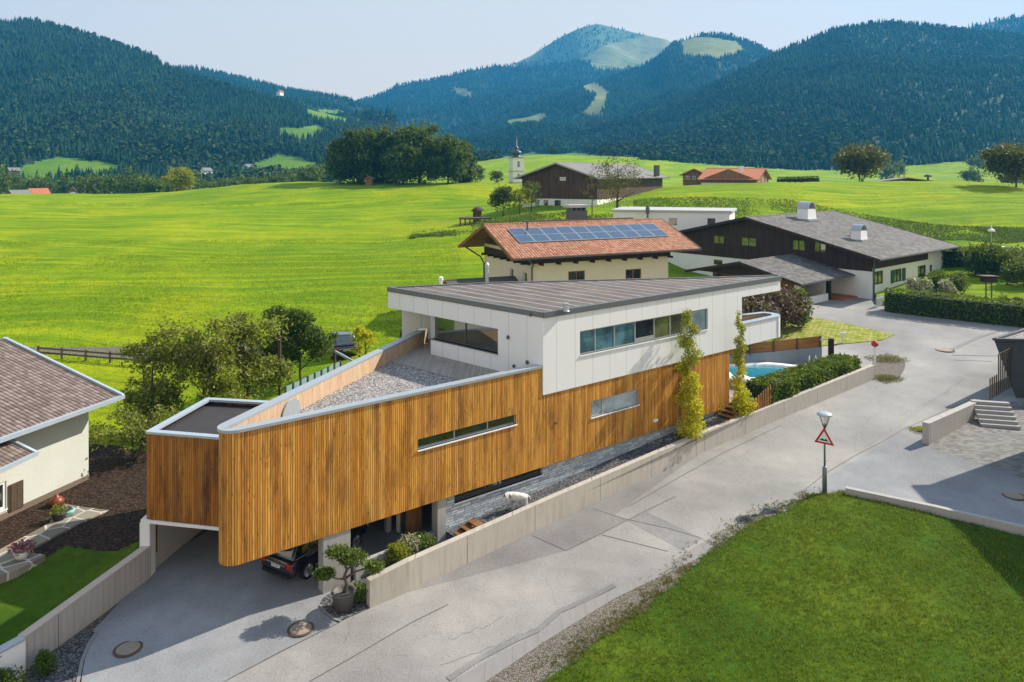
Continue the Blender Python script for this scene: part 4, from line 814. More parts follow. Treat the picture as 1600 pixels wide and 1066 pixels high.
wallp(mm, F.pt(F.upx(648), 0, -2.6), F.pt(F.upx(655), 0, -2.6), .25, -.1, ZB)      # thin white column
mm.build('garage_column', M['conc_plain'], house)
m = MB(); wallp(m, F.pt(F.upx(662), 0, -1.6), F.pt(F.upx(687), 0, -1.6), .06, -.1, ZB); m.build('entrance_door', M['brown_wood'], house)
m = MB(); r0 = F.pt(F.upx(660), 0, -2.4); r1 = Vector((-3.4, 46.7, 0)); wallp(m, r0, r1, .2, -.1, ZB, -1); m.build('garage_side_wall', M['grey_render'], house)
# stone plinth with its low window
hs = F.rect(714, 852, 774, 789.5, 730.5, 743.5); hs = (hs[0], hs[1], hs[2], ZB-.02); m = MB(); fS = Fac(F.pt(0, 0, -.22), F.pt(30, 0, -.22))
holed(m, fS, uS, uE, .0, ZB, [hs], 0, .3); m.quad(fS.pt(uS, 0, 0), fS.pt(uS, ZB, 0), fS.pt(uS, ZB, -.6), fS.pt(uS, 0, -.6)); m.build('stone_plinth', M['stone'], house)
window(house, fS, hs, [hs[0]+(hs[1]-hs[0])*.5], 0, .2, .05, 'dark_metal', 'glass', 'frame_w')
# glass balustrade behind the long parapet
m = MB(); g2 = MB()
b0 = az(437, 604, 7.2); b1 = az(527, 566, 7.2)
for k in range(9):
    p = FBk.pt(0, 0, 1.0); 
fG = Fac(FBk.pt(FBk.upx(532, .9), 0, .9), FBk.pt(FBk.upx(446, .9), 0, .9))
gbl = thing('glass_balustrade', 'row of greenish glass panes behind the long grey parapet', 'railing', fG.pt(fG.L/2, 5.2))
for k in range(9):
    u_ = fG.L*k/8; g2.box(fG.pt(u_, 7.1+.0), (.06, .1, 1.3), 1.27)
g2.build('post', M['dark_metal'], gbl)
m = MB()
for k in range(8):
    a, b = fG.L*k/8+.1, fG.L*(k+1)/8-.1; z = 7.72; m.quad(fG.pt(a, 6.5), fG.pt(b, 6.5), fG.pt(b, z), fG.pt(a, z))
m.build('glass_pane', plain('green edge glass', (.22, .36, .34), .08, 0, .8), gbl)
# ------------------------------------------------------------------ walls along the road and the drive
def wall_thing(label, pts, th, zt, zb, mat, cap=None, side=1, group=None, caph=.0, name='concrete_wall'):
    c = sum((Vector((p.x, p.y, 0)) for p in pts), Vector())/len(pts); t = thing(name, label, 'wall', (c.x, c.y, Sz(c.y)), 0, group); m = MB(); mc = MB(); n = len(pts); N = []
    for i in range(n):
        d = (pts[min(i+1, n-1)]-pts[max(i-1, 0)]); d = Vector((d.x, d.y, 0)).normalized(); N.append(Vector((-d.y, d.x, 0))*side)
    def z(f, i): return f[i] if hasattr(f, '__len__') else f
    V = []
    for i, p in enumerate(pts): V += [Vector((p.x, p.y, z(zb, i))), Vector((p.x, p.y, z(zt, i))), Vector((p.x, p.y, z(zt, i)))+N[i]*th, Vector((p.x, p.y, z(zb, i)))+N[i]*th]
    f = []
    for i in range(n-1):
        a, b = i*4, i*4+4; q = [(a, b, b+1, a+1), (a+2, b+2, b+3, a+3)]+([] if cap else [(a+1, b+1, b+2, a+2)])
        f += [x if side > 0 else x[::-1] for x in q]
    f += [(0, 1, 2, 3) if side > 0 else (3, 2, 1, 0), tuple((n-1)*4+k for k in ((3, 2, 1, 0) if side > 0 else (0, 1, 2, 3)))]
    m.add(V, f).build('wall', mat, t)
    if cap:
        V = []
        for i, p in enumerate(pts):
            for s_, dz in ((-.03, .004), (-.03, .07), (th+.03, .07), (th+.03, .004)): V.append(Vector((p.x, p.y, z(zt, i)+dz))+N[i]*s_)
        f = []
        for i in range(n-1):
            a, b = i*4, i*4+4; f += [(a, b, b+1, a+1), (a+1, b+1, b+2, a+2), (a+2, b+2, b+3, a+3)]
        f += [(0, 1, 2, 3), tuple((n-1)*4+k for k in (3, 2, 1, 0))]
        mc.add(V, f).build('coping', cap, t)
    return t
def g2(px, py): p = gp(px, py); return p
rw = [g2(578, 951), g2(640, 924.5), g2(869, 814), g2(1100, 706.5), g2(1218, 655.5), g2(1300, 621), g2(1367, 592.5)]
rtop = []
for (px, py), p in zip([(578, 908), (640, 877), (869, 775.5), (1100, 676.5), (1218, 630), (1300, 597.5), (1367, 570.5)], rw): rtop.append(zat(py, p.y))
wall_thing('long pale concrete retaining wall running between the road and the gravel bed', rw, .32, rtop, [p.z-.3 for p in rw], M['concrete'])
# left wall of the drive with a pale brown coping
l0, l1 = gp(38, 1049), gp(236, 902)
lw = [l0, l0.lerp(l1, .5), l1]
wall_thing('ribbed concrete wall with brown coping between the drive and the left garden', lw, .3, [zat(998, l0.y), (zat(998, l0.y)+zat(854, l1.y))/2, zat(854, l1.y)], [p.z-.2 for p in lw], M['concrete_l'], M['stone_cap'])
w0, w1 = gp(-160, 1180), gp(40, 1052); w0 = w1+(w0-w1)*1
wall_thing('low white rendered wall at the bottom left corner', [w0, w1], .34, zat(1000, w1.y), -1.0, M['white'], M['zinc'])
# low wall before the garage and its planting strip
pw = [gp(556, 906), gp(600, 886), gp(648, 862), gp(697, 841)]
wall_thing('low concrete upstand between the garage and the planting strip', pw, .22, .82, -.2, M['conc_plain'])
sheet('gravel_bed', [(506, 934), (556, 906), (699, 838), (720, 820), (800, 800), (640, 900), (578, 930), (578, 951), (530, 972), (508, 957), (500, 945)][::-1], .03, M['gravel_dark'])
# gravel bed rising between plinth and wall
m = MB(); N = 14
A1 = [F.pt(F.upx(700)+(uE+.5-F.upx(700))*i/N, 0, -.2) for i in range(N+1)]; B1 = []
wl = Fac(rw[1], rw[5])
for i, a in enumerate(A1):
    s_ = (Vector((a.x, a.y, 0))+F.n*0-wl.p).dot(wl.u); B1.append(wl.pt(s_, 0, -.25))
for i in range(N):
    z0, z1 = .84+1.5*i/N, .84+1.5*(i+1)/N
    b0, b1 = min(z0, float(np.interp(B1[i].y, [p.y for p in rw], rtop))-.10), min(z1, float(np.interp(B1[i+1].y, [p.y for p in rw], rtop))-.10)
    m.quad(Vector((A1[i].x, A1[i].y, z0)), Vector((B1[i].x, B1[i].y, b0)), Vector((B1[i+1].x, B1[i+1].y, b1)), Vector((A1[i+1].x, A1[i+1].y, z1)))
o = m.build('gravel_bed', M['gravel_dark']); o['kind'] = 'structure'
def bedz(u): return .84+1.5*max(0, min(1, (u-F.upx(700))/(uE-F.upx(700))))
# wooden steps at both ends of the bed
def steps(label, base, rz, n, wd, run, rise, mat):
    t = thing('wooden_steps', label, 'steps', base, rz)
    for k in range(n):
        o = MB().box((0, run*(k+.5), rise*(k+1)-.03), (wd, run+.03, .06)).build('tread', mat); o.parent = t
    m = MB()
    for s_ in (-1, 1): m.bar((s_*(wd/2+.03), 0, .0), (s_*(wd/2+.03), run*n, rise*n-.05), .05, .26)
    o = m.build('stringer', mat); o.parent = t; return t
steps('short dark wooden steps at the left end of the gravel bed', F.pt(F.upx(704), .72, .75), math.atan2(U.y, U.x)-PI/2, 3, .95, .42, .16, M['brown_wood'])
st = gp(1124, 700); uu = F.upx(1128)
steps('flight of brown wooden steps climbing from the gravel to the pool terrace', F.pt(F.upx(1114), 2.0, .58), math.atan2(U.y, U.x)-PI/2, 6, .95, .42, .17, M['brown_wood'])
# ------------------------------------------------------------------ gabled houses
def gable_house(name, label, cat, K, bdir, blen, adir, alen, ze, zr, inset, zg, roofmat, wallmat, upmat=None, zsplit=None, over_b=1.2, over_b2=None, over_a=1.2, th=.22, verge='brown_wood', gut='dark_metal', group=None):
    """K: near eave corner in plan; bdir along the ridge; adir across; walls inset under the roof."""
    K = Vector((K[0], K[1], 0)); b = Vector((*bdir[:2], 0)).normalized(); a = Vector((*adir[:2], 0)).normalized()
    P = lambda s, t, z: Vector(((K+b*s+a*t).x, (K+b*s+a*t).y, z)); cen = P(blen/2, alen/2, zg); H = thing(name, label, cat, cen, 0, group)
    zt = lambda t: ze+(zr-ze)*(1-abs(t-alen/2)/(alen/2))
    nrm = (zr-ze)/(alen/2); d = th
    for s0, s1 in ((0, alen/2), (alen, alen/2)):
        m = MB(); A = [P(0, s0, ze), P(blen, s0, ze), P(blen, s1, zr), P(0, s1, zr)]
        if s0: A = A[::-1]
        B = [v-Vector((0, 0, d)) for v in A]; m.add(A+B, [(0, 1, 2, 3), (7, 6, 5, 4), (0, 4, 5, 1), (1, 5, 6, 2), (2, 6, 7, 3), (3, 7, 4, 0)]); o = m.build('roof', M[roofmat], H)
    m = MB()                                                    # verge boards and ridge
    for s in (-.03, blen+.03):
        m = MB(); m.bar(P(s, -.05, ze-.13), P(s, alen/2, zr-.13), .07, .32); m.bar(P(s, alen+.05, ze-.13), P(s, alen/2, zr-.13), .07, .32); m.build('verge_board', M[verge], H)
    MB().tube([P(0, alen/2, zr-.02), P(blen, alen/2, zr-.02)], .11, 8).build('ridge_cap', M[roofmat], H)
    for s0 in (-.09, alen+.09): MB().bar(P(0, s0, ze-.12), P(blen, s0, ze-.12), .16, .14).build('gutter', M[gut], H)
    if over_b2 is None: over_b2 = over_b
    w0, w1 = over_b, blen-over_b2; t0, t1 = over_a, alen-over_a
    def facs(): return [Fac(P(w0, t0, 0), P(w1, t0, 0)), Fac(P(w0, t1, 0), P(w0, t0, 0)), Fac(P(w1, t0, 0), P(w1, t1, 0)), Fac(P(w1, t1, 0), P(w0, t1, 0))]
    fs = facs(); ztop = zt(t0)-th
    # make sure the normals point outwards
    return H, P, fs, zt, (w0, w1, t0, t1, ztop)
def fill_walls(H, P, fs, zt, info, zg, ze, zr, alen, th, mats, zs=None, holes=({}, {}, {}, {})):
    w0, w1, t0, t1, ztop = info
    lo, hi = mats
    for k, f in enumerate(fs):
        hs = holes[k] if k < len(holes) else []
        out = f.n.dot(f.pt(f.L/2, 0)-P((w0+w1)/2, (t0+t1)/2, 0)) > 0
        m = MB(); sp = zs if zs else ztop; holed(m, f, 0, f.L, zg-.5, min(sp, ztop), [h for h in hs if h[3] <= sp+.01]); m.build('wall', M[lo], H)
        m = MB()
        if zs: holed(m, f, 0, f.L, zs, ztop, [h for h in hs if h[2] >= zs-.01], .04)
        if k in (1, 3):
            pk = zt((t0+t1)/2)-th; o_ = .04 if zs else 0.0
            m.poly([f.pt(0, ztop, o_), f.pt(f.L, ztop, o_), f.pt(f.L/2, pk, o_)])
        if m.v: m.build('timber_gable' if zs or k in (1, 3) else 'wall', M[hi], H)
# ---- cream house with solar roof
K = (.05, 66.9); bd, ad = (18.9, 9.1), (-5.6*1, 11.9)
zg = 3.6
H, P, fs, zt, info = gable_house('solar_roof_house', 'cream house with terracotta tiled roof carrying a long row of solar panels', 'house', K, bd, 21.0, ad, 13.1, 10.4, 13.0, 0, zg, 'tile_red', 'cream', over_b=2.4, over_b2=3.1, over_a=1.2)
f0, f1 = fs[0], fs[1]
def fr(f, x0, x1, y0, y1):                                       # photo box -> wall rectangle
    u0, u1 = f.upx(x0), f.upx(x1); um = (u0+u1)/2; d = f.pt(um, 0).y; return (min(u0, u1), max(u0, u1), zat(y1, d), zat(y0, d))
w1_ = fr(f0, 888, 914, 423.5, 441); w2_ = fr(f0, 977.5, 1002, 420.5, 437.5); w3_ = fr(f1, 797, 802, 420, 440); w4_ = fr(f1, 817.5, 823.5, 426, 444)
fill_walls(H, P, fs, zt, info, zg, 10.4, 13, 13.1, .22, ('cream', 'old_wood'), None, ([w1_, w2_], [w3_, w4_], [], []))
for w_ in (w1_, w2_): window(H, f0, w_, [(w_[0]+w_[1])/2], 0, .12, .10, 'brown_wood', 'glass', 'frame_w')
for w_ in (w3_, w4_): window(H, f1, w_, [], 0, .15, .06, 'frame_w', 'glass')
m = MB(); m.bar(f0.pt(-.1, 9.98, .12), f0.pt(f0.L+.1, 9.98, .12), .25, .62); m.build('eaves_beam', M['chalet_wood'], H)
for k in range(9): MB().bar(f0.pt(.9+k*1.82, 9.62, .02), f0.pt(.9+k*1.82, 9.62, .75), .16, .22).build('rafter_end', M['chalet_wood'], H)
for k in range(7): MB().bar(f1.pt(.6+k*1.55, 9.62, .02), f1.pt(.6+k*1.55, 9.62, .6), .16, .22).build('rafter_end', M['chalet_wood'], H)
holed(MB(), f1, 0, 1, 0, 1, [])
MB().add([f1.pt(0, 9.5, .05), f1.pt(f1.L, 9.5, .05), f1.pt(f1.L, 10.35, .05), f1.pt(0, 10.35, .05)], [(0, 1, 2, 3)]).build('timber_gable', M['chalet_wood'], H)
m = MB(); m.tube([P(1.6, .0, 10.2), f0.pt(.1, 9.6, .35), f0.pt(.1, 9.3, .1), f0.pt(.1, zg, .1)], .07, 8); m.build('downpipe', M['dark_metal'], H)
m = MB(); m.tube([P(.6, 13.0, 10.3), f1.pt(.1, 9.3, .5), f1.pt(.05, 8.6, .1), f1.pt(.05, zg, .1)], .08, 8); m.build('downpipe', M['dark_metal'], H)
# solar panels on the near slope: ten columns
def slope(s, t, up): z = 10.4+2.6*t/6.55; p = P(s, t, z); nn_ = Vector((0, 0, 1))*.93-Vector((ad[0], ad[1], 0)).normalized()*.37; return p+nn_*up
sx = (1.95, 19.1)
t = NT('solar cell glass', .15, .7); s_ = t.sep(t.uv()); cells = t.math('MAXIMUM', t.band(s_[0], .21, .018), t.band(s_[1], .2, .018)); t.col(t.mix(cells, (.02, .042, .085), (.09, .12, .17))); t.p.inputs['Coat Weight'].default_value = .6; SOL = t.m
for k in range(10):
    a = sx[0]+(sx[1]-sx[0])*k/10; b = sx[0]+(sx[1]-sx[0])*(k+1)/10-.05
    fr_ = MB(); q = [slope(a, 2.6, .12), slope(b, 2.6, .12), slope(b, 5.35, .12), slope(a, 5.35, .12)]; q2 = [v-Vector((0, 0, .06)) for v in q]
    fr_.add(q+q2, [(0, 1, 2, 3), (7, 6, 5, 4), (0, 4, 5, 1), (1, 5, 6, 2), (2, 6, 7, 3), (3, 7, 4, 0)]); po = fr_.build('solar_panel', M['zinc'], H)
    for t0_, t1_ in ((2.66, 3.93), (4.0, 5.29)): MB().quad(slope(a+.06, t0_, .128), slope(b-.06, t0_, .128), slope(b-.06, t1_, .128), slope(a+.06, t1_, .128)).build('cell_field', SOL, po)
MB().bar(P(4.4, 6.9, 13.12), P(17.5, 6.9, 13.12), .3, .18).build('roof_walkway', M['dark_metal'], H)
c = P(11.4, 8.3, 12.6); ch = MB(); ch.box((c.x, c.y, 13.1), (1.9, 1.2, 1.9), .45); o = ch.build('chimney', M['dark_metal'], H)
MB().box((c.x, c.y, 14.5), (2.4, 1.6, .28), .45).build('chimney_cap', M['white_roof'], o)
for dx in (-.8, -.3, .3, .8):
    MB().box((c.x+dx*.9, c.y+dx*.43, 14.2), (.16, .9, .34), .45).build('chimney_post', M['dark_metal'], o)
q = slope(3.9, 4.9, 0); MB().tube([q, q+Vector((0, 0, .9))], .08, 8).build('roof_vent', M['dark_metal'], H)
# ---- small dark shed roof beside it
Ks = at(702, 444, 66); 
H, P, fs, zt, info = gable_house('garden_shed', 'low grey garden shed roof left of the cream house', 'shed', (Ks.x+.6, Ks.y-1.2), (4.6, 1.9), 6.6, (-1.9, 4.6), 5.2, 7.5, 8.4, 0, 4.6, 'shed_roof', 'old_wood', over_a=.5, over_b=.5)
fill_walls(H, P, fs, zt, info, 4.6, 7.5, 8.4, 5.2, .22, ('old_wood', 'old_wood'))
q = at(761, 440, 66.5); t = thing('stove_pipe', 'shiny blue steel chimney pipe in front of the dark downpipe of the cream house', 'chimney', (q.x, q.y, 4.6)); o = MB().lathe((q.x, q.y, 4.6), [(.16, 0), (.16, 5.0), (.2, 5.0), (.2, 5.3), (.08, 5.5)], 12).build('pipe', M['zinc_blue'], t)
# ---- the big chalet
CS = .885
K = (46.7*CS, 96.0*CS); bd, ad = (20.7, 17.6), (-17.6, 20.7); zg = 3.3
sc_ = lambda z: 18-(18-z)*CS
H, P, fs, zt, info = gable_house('chalet', 'large white and dark timber chalet with broad grey tiled roof and two white chimneys', 'house', K, bd, 27.2*CS, ad, 38.8*CS, sc_(6.98), sc_(11.5), 0, zg, 'tile_grey', 'white', over_b=1.2, over_a=1.3, verge='chalet_wood')
f0, f1 = fs[0], fs[1]
hw = [fr(f0, 1367, 1380, 423.5, 444), fr(f0, 1397, 1409, 420.5, 440.5), fr(f0, 1434, 1447, 415, 433), fr(f0, 1452.5, 1457, 414, 428)]
gh = [fr(f1, 1115, 1132, 368, 386), fr(f1, 1158, 1182, 371, 390), fr(f1, 1238, 1258, 375, 394), fr(f1, 1272, 1291, 377, 396)]
zs = sc_(5.15)
gl_ = [fr(f1, 1115, 1129, 406, 414)]
gh = [(a, b, max(c, zs+.7), min(d, info[4]+2.6)) for a, b, c, d in gh]
w0, w1, t0, t1, ztop = info
m = MB(); holed(m, f0, 0, f0.L, zg-.5, zs-.2, [], 0)
m = MB(); holed(m, f0, 0, f0.L, zg-.5, sc_(5.45), hw); m.build('wall', M['white'], H)
m = MB(); holed(m, f0, 0, f0.L*.72, sc_(5.45), ztop, [], .06); m.build('timber_band', M['chalet_wood'], H)
m = MB(); holed(m, f0, f0.L*.72, f0.L, sc_(5.45), ztop, [], 0); m.build('wall', M['white'], H)
m = MB(); holed(m, f1, 0, f1.L, zg-.5, zs, gl_); m.build('wall', M['white'], H)
m = MB(); holed(m, f1, 0, f1.L, zs, ztop, [], .05)
pk = zt(19.4*CS)-.22
# gable upper part, cut around the windows by horizontal slices under the slope
def gable_fill(m, f, z0, zpk, holes, o):
    L = f.L; zz = sorted({z0, zpk, *[h[2] for h in holes], *[h[3] for h in holes]}); hw_ = lambda z: L/2*(1-(z-z0)/(zpk-z0))
    for c, d in zip(zz, zz[1:]):
        a0, a1, b0, b1 = L/2-hw_(c), L/2+hw_(c), L/2-hw_(d), L/2+hw_(d); hs = sorted([h for h in holes if h[2] < (c+d)/2 < h[3]]); ca, cb = a0, b0
        for h in hs: m.quad(f.pt(ca, c, o), f.pt(h[0], c, o), f.pt(h[0], d, o), f.pt(cb, d, o)); ca = cb = h[1]
        m.quad(f.pt(ca, c, o), f.pt(a1, c, o), f.pt(b1, d, o), f.pt(cb, d, o))
gh = [(a, b, max(c, ztop+.01), d) for a, b, c, d in gh]
gable_fill(m, f1, ztop, pk, gh, .05); m.build('timber_gable', M['chalet_wood'], H)
for k in (2, 3):
    m = MB(); holed(m, fs[k], 0, fs[k].L, zg-.5, ztop, []); m.build('wall', M['white'], H)
for i, w_ in enumerate(gh): window(H, f1, w_, [(w_[0]+w_[1])/2], .05, .08, .09, 'chalet_wood', 'glass_green')
window(H, f1, gl_[0], [], 0, .1, .09, 'brown_wood', 'glass')
for i, w_ in enumerate(hw): window(H, f0, w_, [(w_[0]+w_[1])/2] if i < 3 else [], 0, .14, .10, 'chalet_wood', 'glass_green' if i < 2 else 'glass')
M['shutter'] = plain('dark green shutters', (.015, .07, .055), .5)
for s_ in (-1, 1):
    u_ = hw[1][0]-.95 if s_ < 0 else hw[1][1]+.1; o = MB(); P8 = [f0.pt(u, z, q) for q in (.03, .08) for u, z in ((u_, hw[1][2]), (u_+.85, hw[1][2]), (u_+.85, hw[1][3]), (u_, hw[1][3]))]
    o.add(P8, [(3, 2, 1, 0), (4, 5, 6, 7), (0, 1, 5, 4), (1, 2, 6, 5), (2, 3, 7, 6), (3, 0, 4, 7)]).build('shutter', M['shutter'], H)
MB().tube([f0.pt(.1, ztop, .12), f0.pt(.1, zg, .12)], .1, 8).build('downpipe', M['dark_metal'], H)
def arch_chimney(px, py, wd, hgt):                              # white stack with arched metal hood
    t_ = .5; best = None
    for s in np.linspace(2, 23, 60):
        for t in np.linspace(1, 17, 60):
            q = P(s, t, zt(t)); e = abs(800+FPX*q.x/q.y-px)+abs(HOR+(HC-q.z)*FPX/q.y-py)
            if best is None or e < best[0]: best = (e, q)
    q = best[1]; rz = math.atan2(bd[1], bd[0]); R = Matrix.Rotation(rz, 3, 'Z')
    c_ = MB(); V = []
    for z, a, b in ((-.5, wd*.5, wd*.36), (hgt*.68, wd*.42, wd*.32)): V += [q+R @ Vector((i*a, j*b, z)) for i, j in ((-1, -1), (1, -1), (1, 1), (-1, 1))]
    c_.add(V, [(3, 2, 1, 0), (4, 5, 6, 7), (0, 1, 5, 4), (1, 2, 6, 5), (2, 3, 7, 6), (3, 0, 4, 7)]); o = c_.build('chimney', M['white'], H)
    h_ = MB(); n = 12
    for k in range(n):
        for r0, r1 in ((wd*.44, wd*.38),):
            A = [q+R @ Vector((math.cos(PI*g/n)*r, j*wd*.34, hgt*.68+math.sin(PI*g/n)*r*.95)) for j in (-1, 1) for g, r in ((k, r0), (k+1, r0), (k+1, r1), (k, r1))]
            h_.add(A, [(3, 2, 1, 0), (4, 5, 6, 7), (0, 1, 5, 4), (2, 3, 7, 6)])
    h_.build('chimney_hood', M['zinc'], o); MB().box(q+Vector((0, 0, -.05)), (wd*1.15, wd*.95, .3), rz).build('chimney_flashing', M['zinc'], o)
arch_chimney(1260, 342, 2.4, 2.1); arch_chimney(1342, 374, 1.9, 1.7)
MB().lathe(P(8.5, 7.2, zt(7.2)), [(.15, -.2), (.15, .5), (.22, .5), (.22, .65)], 10).build('roof_vent', M['zinc'], H)
# carport porch of the chalet
K2 = (34.7*CS, 90.9*CS)
H2, P2, fs2, zt2, info2 = gable_house('carport', 'low open carport with grey tiled roof joined to the front of the chalet', 'carport', K2, bd, 17.5*CS, ad, 16.8*CS, sc_(4.6), sc_(6.54), 0, 3.2, 'tile_grey', 'white', over_b=1.0, over_a=1.0, verge='chalet_wood')
fA, fB = fs2[0], fs2[1]
m = MB(); gable_fill(m, fB, info2[4], zt2(8.4*CS)-.22, [], .0); m.build('timber_gable', M['chalet_wood'], H2)
m = MB(); holed(m, Fac(P2(7.5, 1.0, 0), P2(7.5, 13.5, 0)), 0, 12.5, 2.6, 6.0, []); holed(m, Fac(P2(14.2, 1.2, 0), P2(14.2, 13.5, 0)), 0, 12.3, 2.6, 6.0, []); m.build('wall', M['white'], H2)
m = MB(); q = P2(13.2, .9, 0); holed(m, Fac(P2(7.6, 3.4, 0), P2(15.5, 3.4, 0)), 0, 7.9, 2.6, 6.2, []); m.build('wall', M['white'], H2)
for s, t_, mt, w_ in ((1.1, .9, 'white', .5), (8.1, 1.0, 'chalet_wood', .45), (1.1, 11.0, 'chalet_wood', .4)):
    q = P2(s, t_, 0); MB().box((q.x, q.y, 4.6), (w_, w_, 2.8), math.atan2(bd[1], bd[0])).build('post', M[mt], H2)
q = P2(4.6, 1.0, 0); MB().box((q.x, q.y, 3.75), (6.2, .35, 1.0), math.atan2(bd[1], bd[0])).build('low_wall', M['white'], H2)
m = MB(); holed(m, Fac(P2(2.2, 1.5, 0), P2(2.2, 13, 0)), 0, 11, 2.6, 6.0, []); m.build('boarded_wall', M['brown_wood'], H2)
MB().prism([(q.x, q.y) for q in (P2(8.6, -.4, 0), P2(15.6, -.4, 0), P2(15.6, 3.3, 0), P2(8.6, 3.3, 0))], 2.8, 3.62).build('terracotta_step', M['tile_orange'], H2)
# ---- white flat roofed house
t0_ = thing('flat_roof_house', 'small white house with flat grey roof in front of the grassy bank', 'house', onG(1050, 121))
a0 = at(958, 328, 117); a1_ = at(1140, 334, 113); a2_ = at(1148, 328, 122); a3_ = at(975, 325, 127); zt_ = 12.3
pp = [(v.x, v.y) for v in (a0, a1_, a2_, a3_)]
ff = Fac(Vector((a0.x, a0.y, 0)), Vector((a1_.x, a1_.y, 0))); hh = [fr(ff, 965, 981, 341, 350), fr(ff, 1014, 1026, 341, 350), fr(ff, 1045, 1058, 341, 352), fr(ff, 1105, 1118, 341, 352)]
m = MB(); holed(m, ff, 0, ff.L, 5, zt_-.25, hh); holed(m, Fac(a1_, a2_), 0, (a2_-a1_).length, 5, zt_-.25, []); holed(m, Fac(a3_, a0), 0, (a3_-a0).length, 5, zt_-.25, []); m.build('wall', M['white'], t0_)
for h in hh: window(t0_, ff, h, [], 0, .1, .07, 'frame', 'glass')
cx_, cy_ = sum(p[0] for p in pp)/4, sum(p[1] for p in pp)/4
MB().prism([(cx_+(x-cx_)*1.04, cy_+(y-cy_)*1.04) for x, y in pp], zt_-.3, zt_).build('roof', M['white_roof'], t0_)
q = at(1012, 334, 114.5); MB().lathe((q.x, q.y, 10.9), [(.14, -2), (.14, .9), (.3, .9), (.3, 1.5), (.36, 1.5), (.2, 2.1)], 10).build('flue', M['dark_metal'], t0_)
# ---- barn
K = (17.5, 150); bd, ad = (10, 17.2), (-17.2, 10)
H, P, fs, zt, info = gable_house('barn', 'wide weathered wooden barn on a white base with grey roof', 'barn', K, bd, 42.7, ad, 19.9, 16.85, 20.1, 0, 10.6, 'roof_far', 'white', over_b=1.5, over_a=1.3, verge='frame')
gw_ = fr(fs[1], 874, 885.5, 276, 283.5)
fill_walls(H, P, fs, zt, info, 10.0, 16.85, 20.1, 19.9, .22, ('white', 'old_wood'), 12.6, ([], [], [], []))
window(H, fs[1], gw_, [], .08, .0, .1, 'old_wood', 'glass_pale')
for x0, x1 in ((837, 842), (850, 856), (867, 876)):
    h = fr(fs[1], x0, x1, 311, 321); window(H, fs[1], (h[0], h[1], 10.3, 12.3), [], .06, 0, .08, 'old_wood', 'glass', name='door')
q = at(1026, 263, 180); MB().box((q.x, q.y, q.z-.6), (1, 1, 2.6), .5).build('chimney', M['dark_metal'], H)
# ---- church
cd_ = 262; c0_ = at(807, 285, cd_); gz = G(c0_.x, cd_); t = thing('church_tower', 'white church tower with dark onion dome behind the barn', 'tower', (c0_.x, cd_, gz)); zt_ = zat(247, cd_); R = Matrix.Rotation(.35, 3, 'Z'); ws_ = 4.2
MB().box((c0_.x, cd_, (gz+zt_)/2-2), (ws_, ws_, zt_-gz+4), .35).build('shaft', M['white'], t)
for zz in (0, -4.6, -8.5): MB().box((c0_.x, cd_, zt_+zz), (ws_+.35, ws_+.35, .28), .35).build('cornice', M['stone_cap'], t)
for zc, h_ in ((zt_-2.2, 2.0), (zt_-6.2, 1.2)):
    for n_, sz in ((R @ Vector((0, -ws_/2-.02, 0)), (.8, .1, h_)), (R @ Vector((ws_/2+.02, 0, 0)), (.1, .8, h_))): MB().box((c0_.x+n_.x, cd_+n_.y, zc), sz, .35).build('window', M['glass'], t)
q_ = .62
MB().lathe((c0_.x, cd_, zt_), [(r*q_, z*.40) for r, z in ((3.0, .4), (2.7, 1.3), (1.8, 2.0), (1.9, 2.8), (2.9, 3.8), (3.0, 4.8), (2.3, 6.0), (1.1, 7.0), (.9, 7.8), (1.3, 8.4), (1.1, 9.3), (.35, 10.4), (.10, 19))], 16).build('onion_dome', plain('dark slate dome', (.05, .08, .11), .4, .2), t, smooth=True)
MB().bar((c0_.x-.45, cd_, zt_+7.1), (c0_.x+.45, cd_, zt_+7.1), .1, .1).build('cross', M['dark_metal'], t)
# ---- houses beyond the knoll
def small_house(name, label, px0, px1, d, zg, ze, zr, roof, lo, hi, zs, deep=10, ang=.0, ov=1.0, group=None, wins=3, cat='house'):
    a = Vector(((px0-800)*d/FPX, d, 0)); W = (px1-px0)*d/FPX*.8; ad_ = (-math.cos(ang), math.sin(ang)); K = a+Vector((W*math.cos(ang), -W*math.sin(ang), 0))
    H, P, fs, zt, info = gable_house(name, label, cat, (K.x, K.y), (math.sin(ang), math.cos(ang)), deep, ad_, W, ze, zr, 0, zg, roof, lo, over_b=ov, over_a=ov, group=group)
    fill_walls(H, P, fs, zt, info, zg-1, ze, zr, W, .22, (lo, hi), zs); f = fs[1]
    for k in range(wins):
        u = f.L*(k+.7)/(wins+.4); window(H, f, (u-.6, u+.6, zs+.35 if zs else zg+1.2, zs+1.5 if zs else zg+2.5), [u], .06, 0, .12, 'frame_w', 'glass')
    return H, P, fs, zt
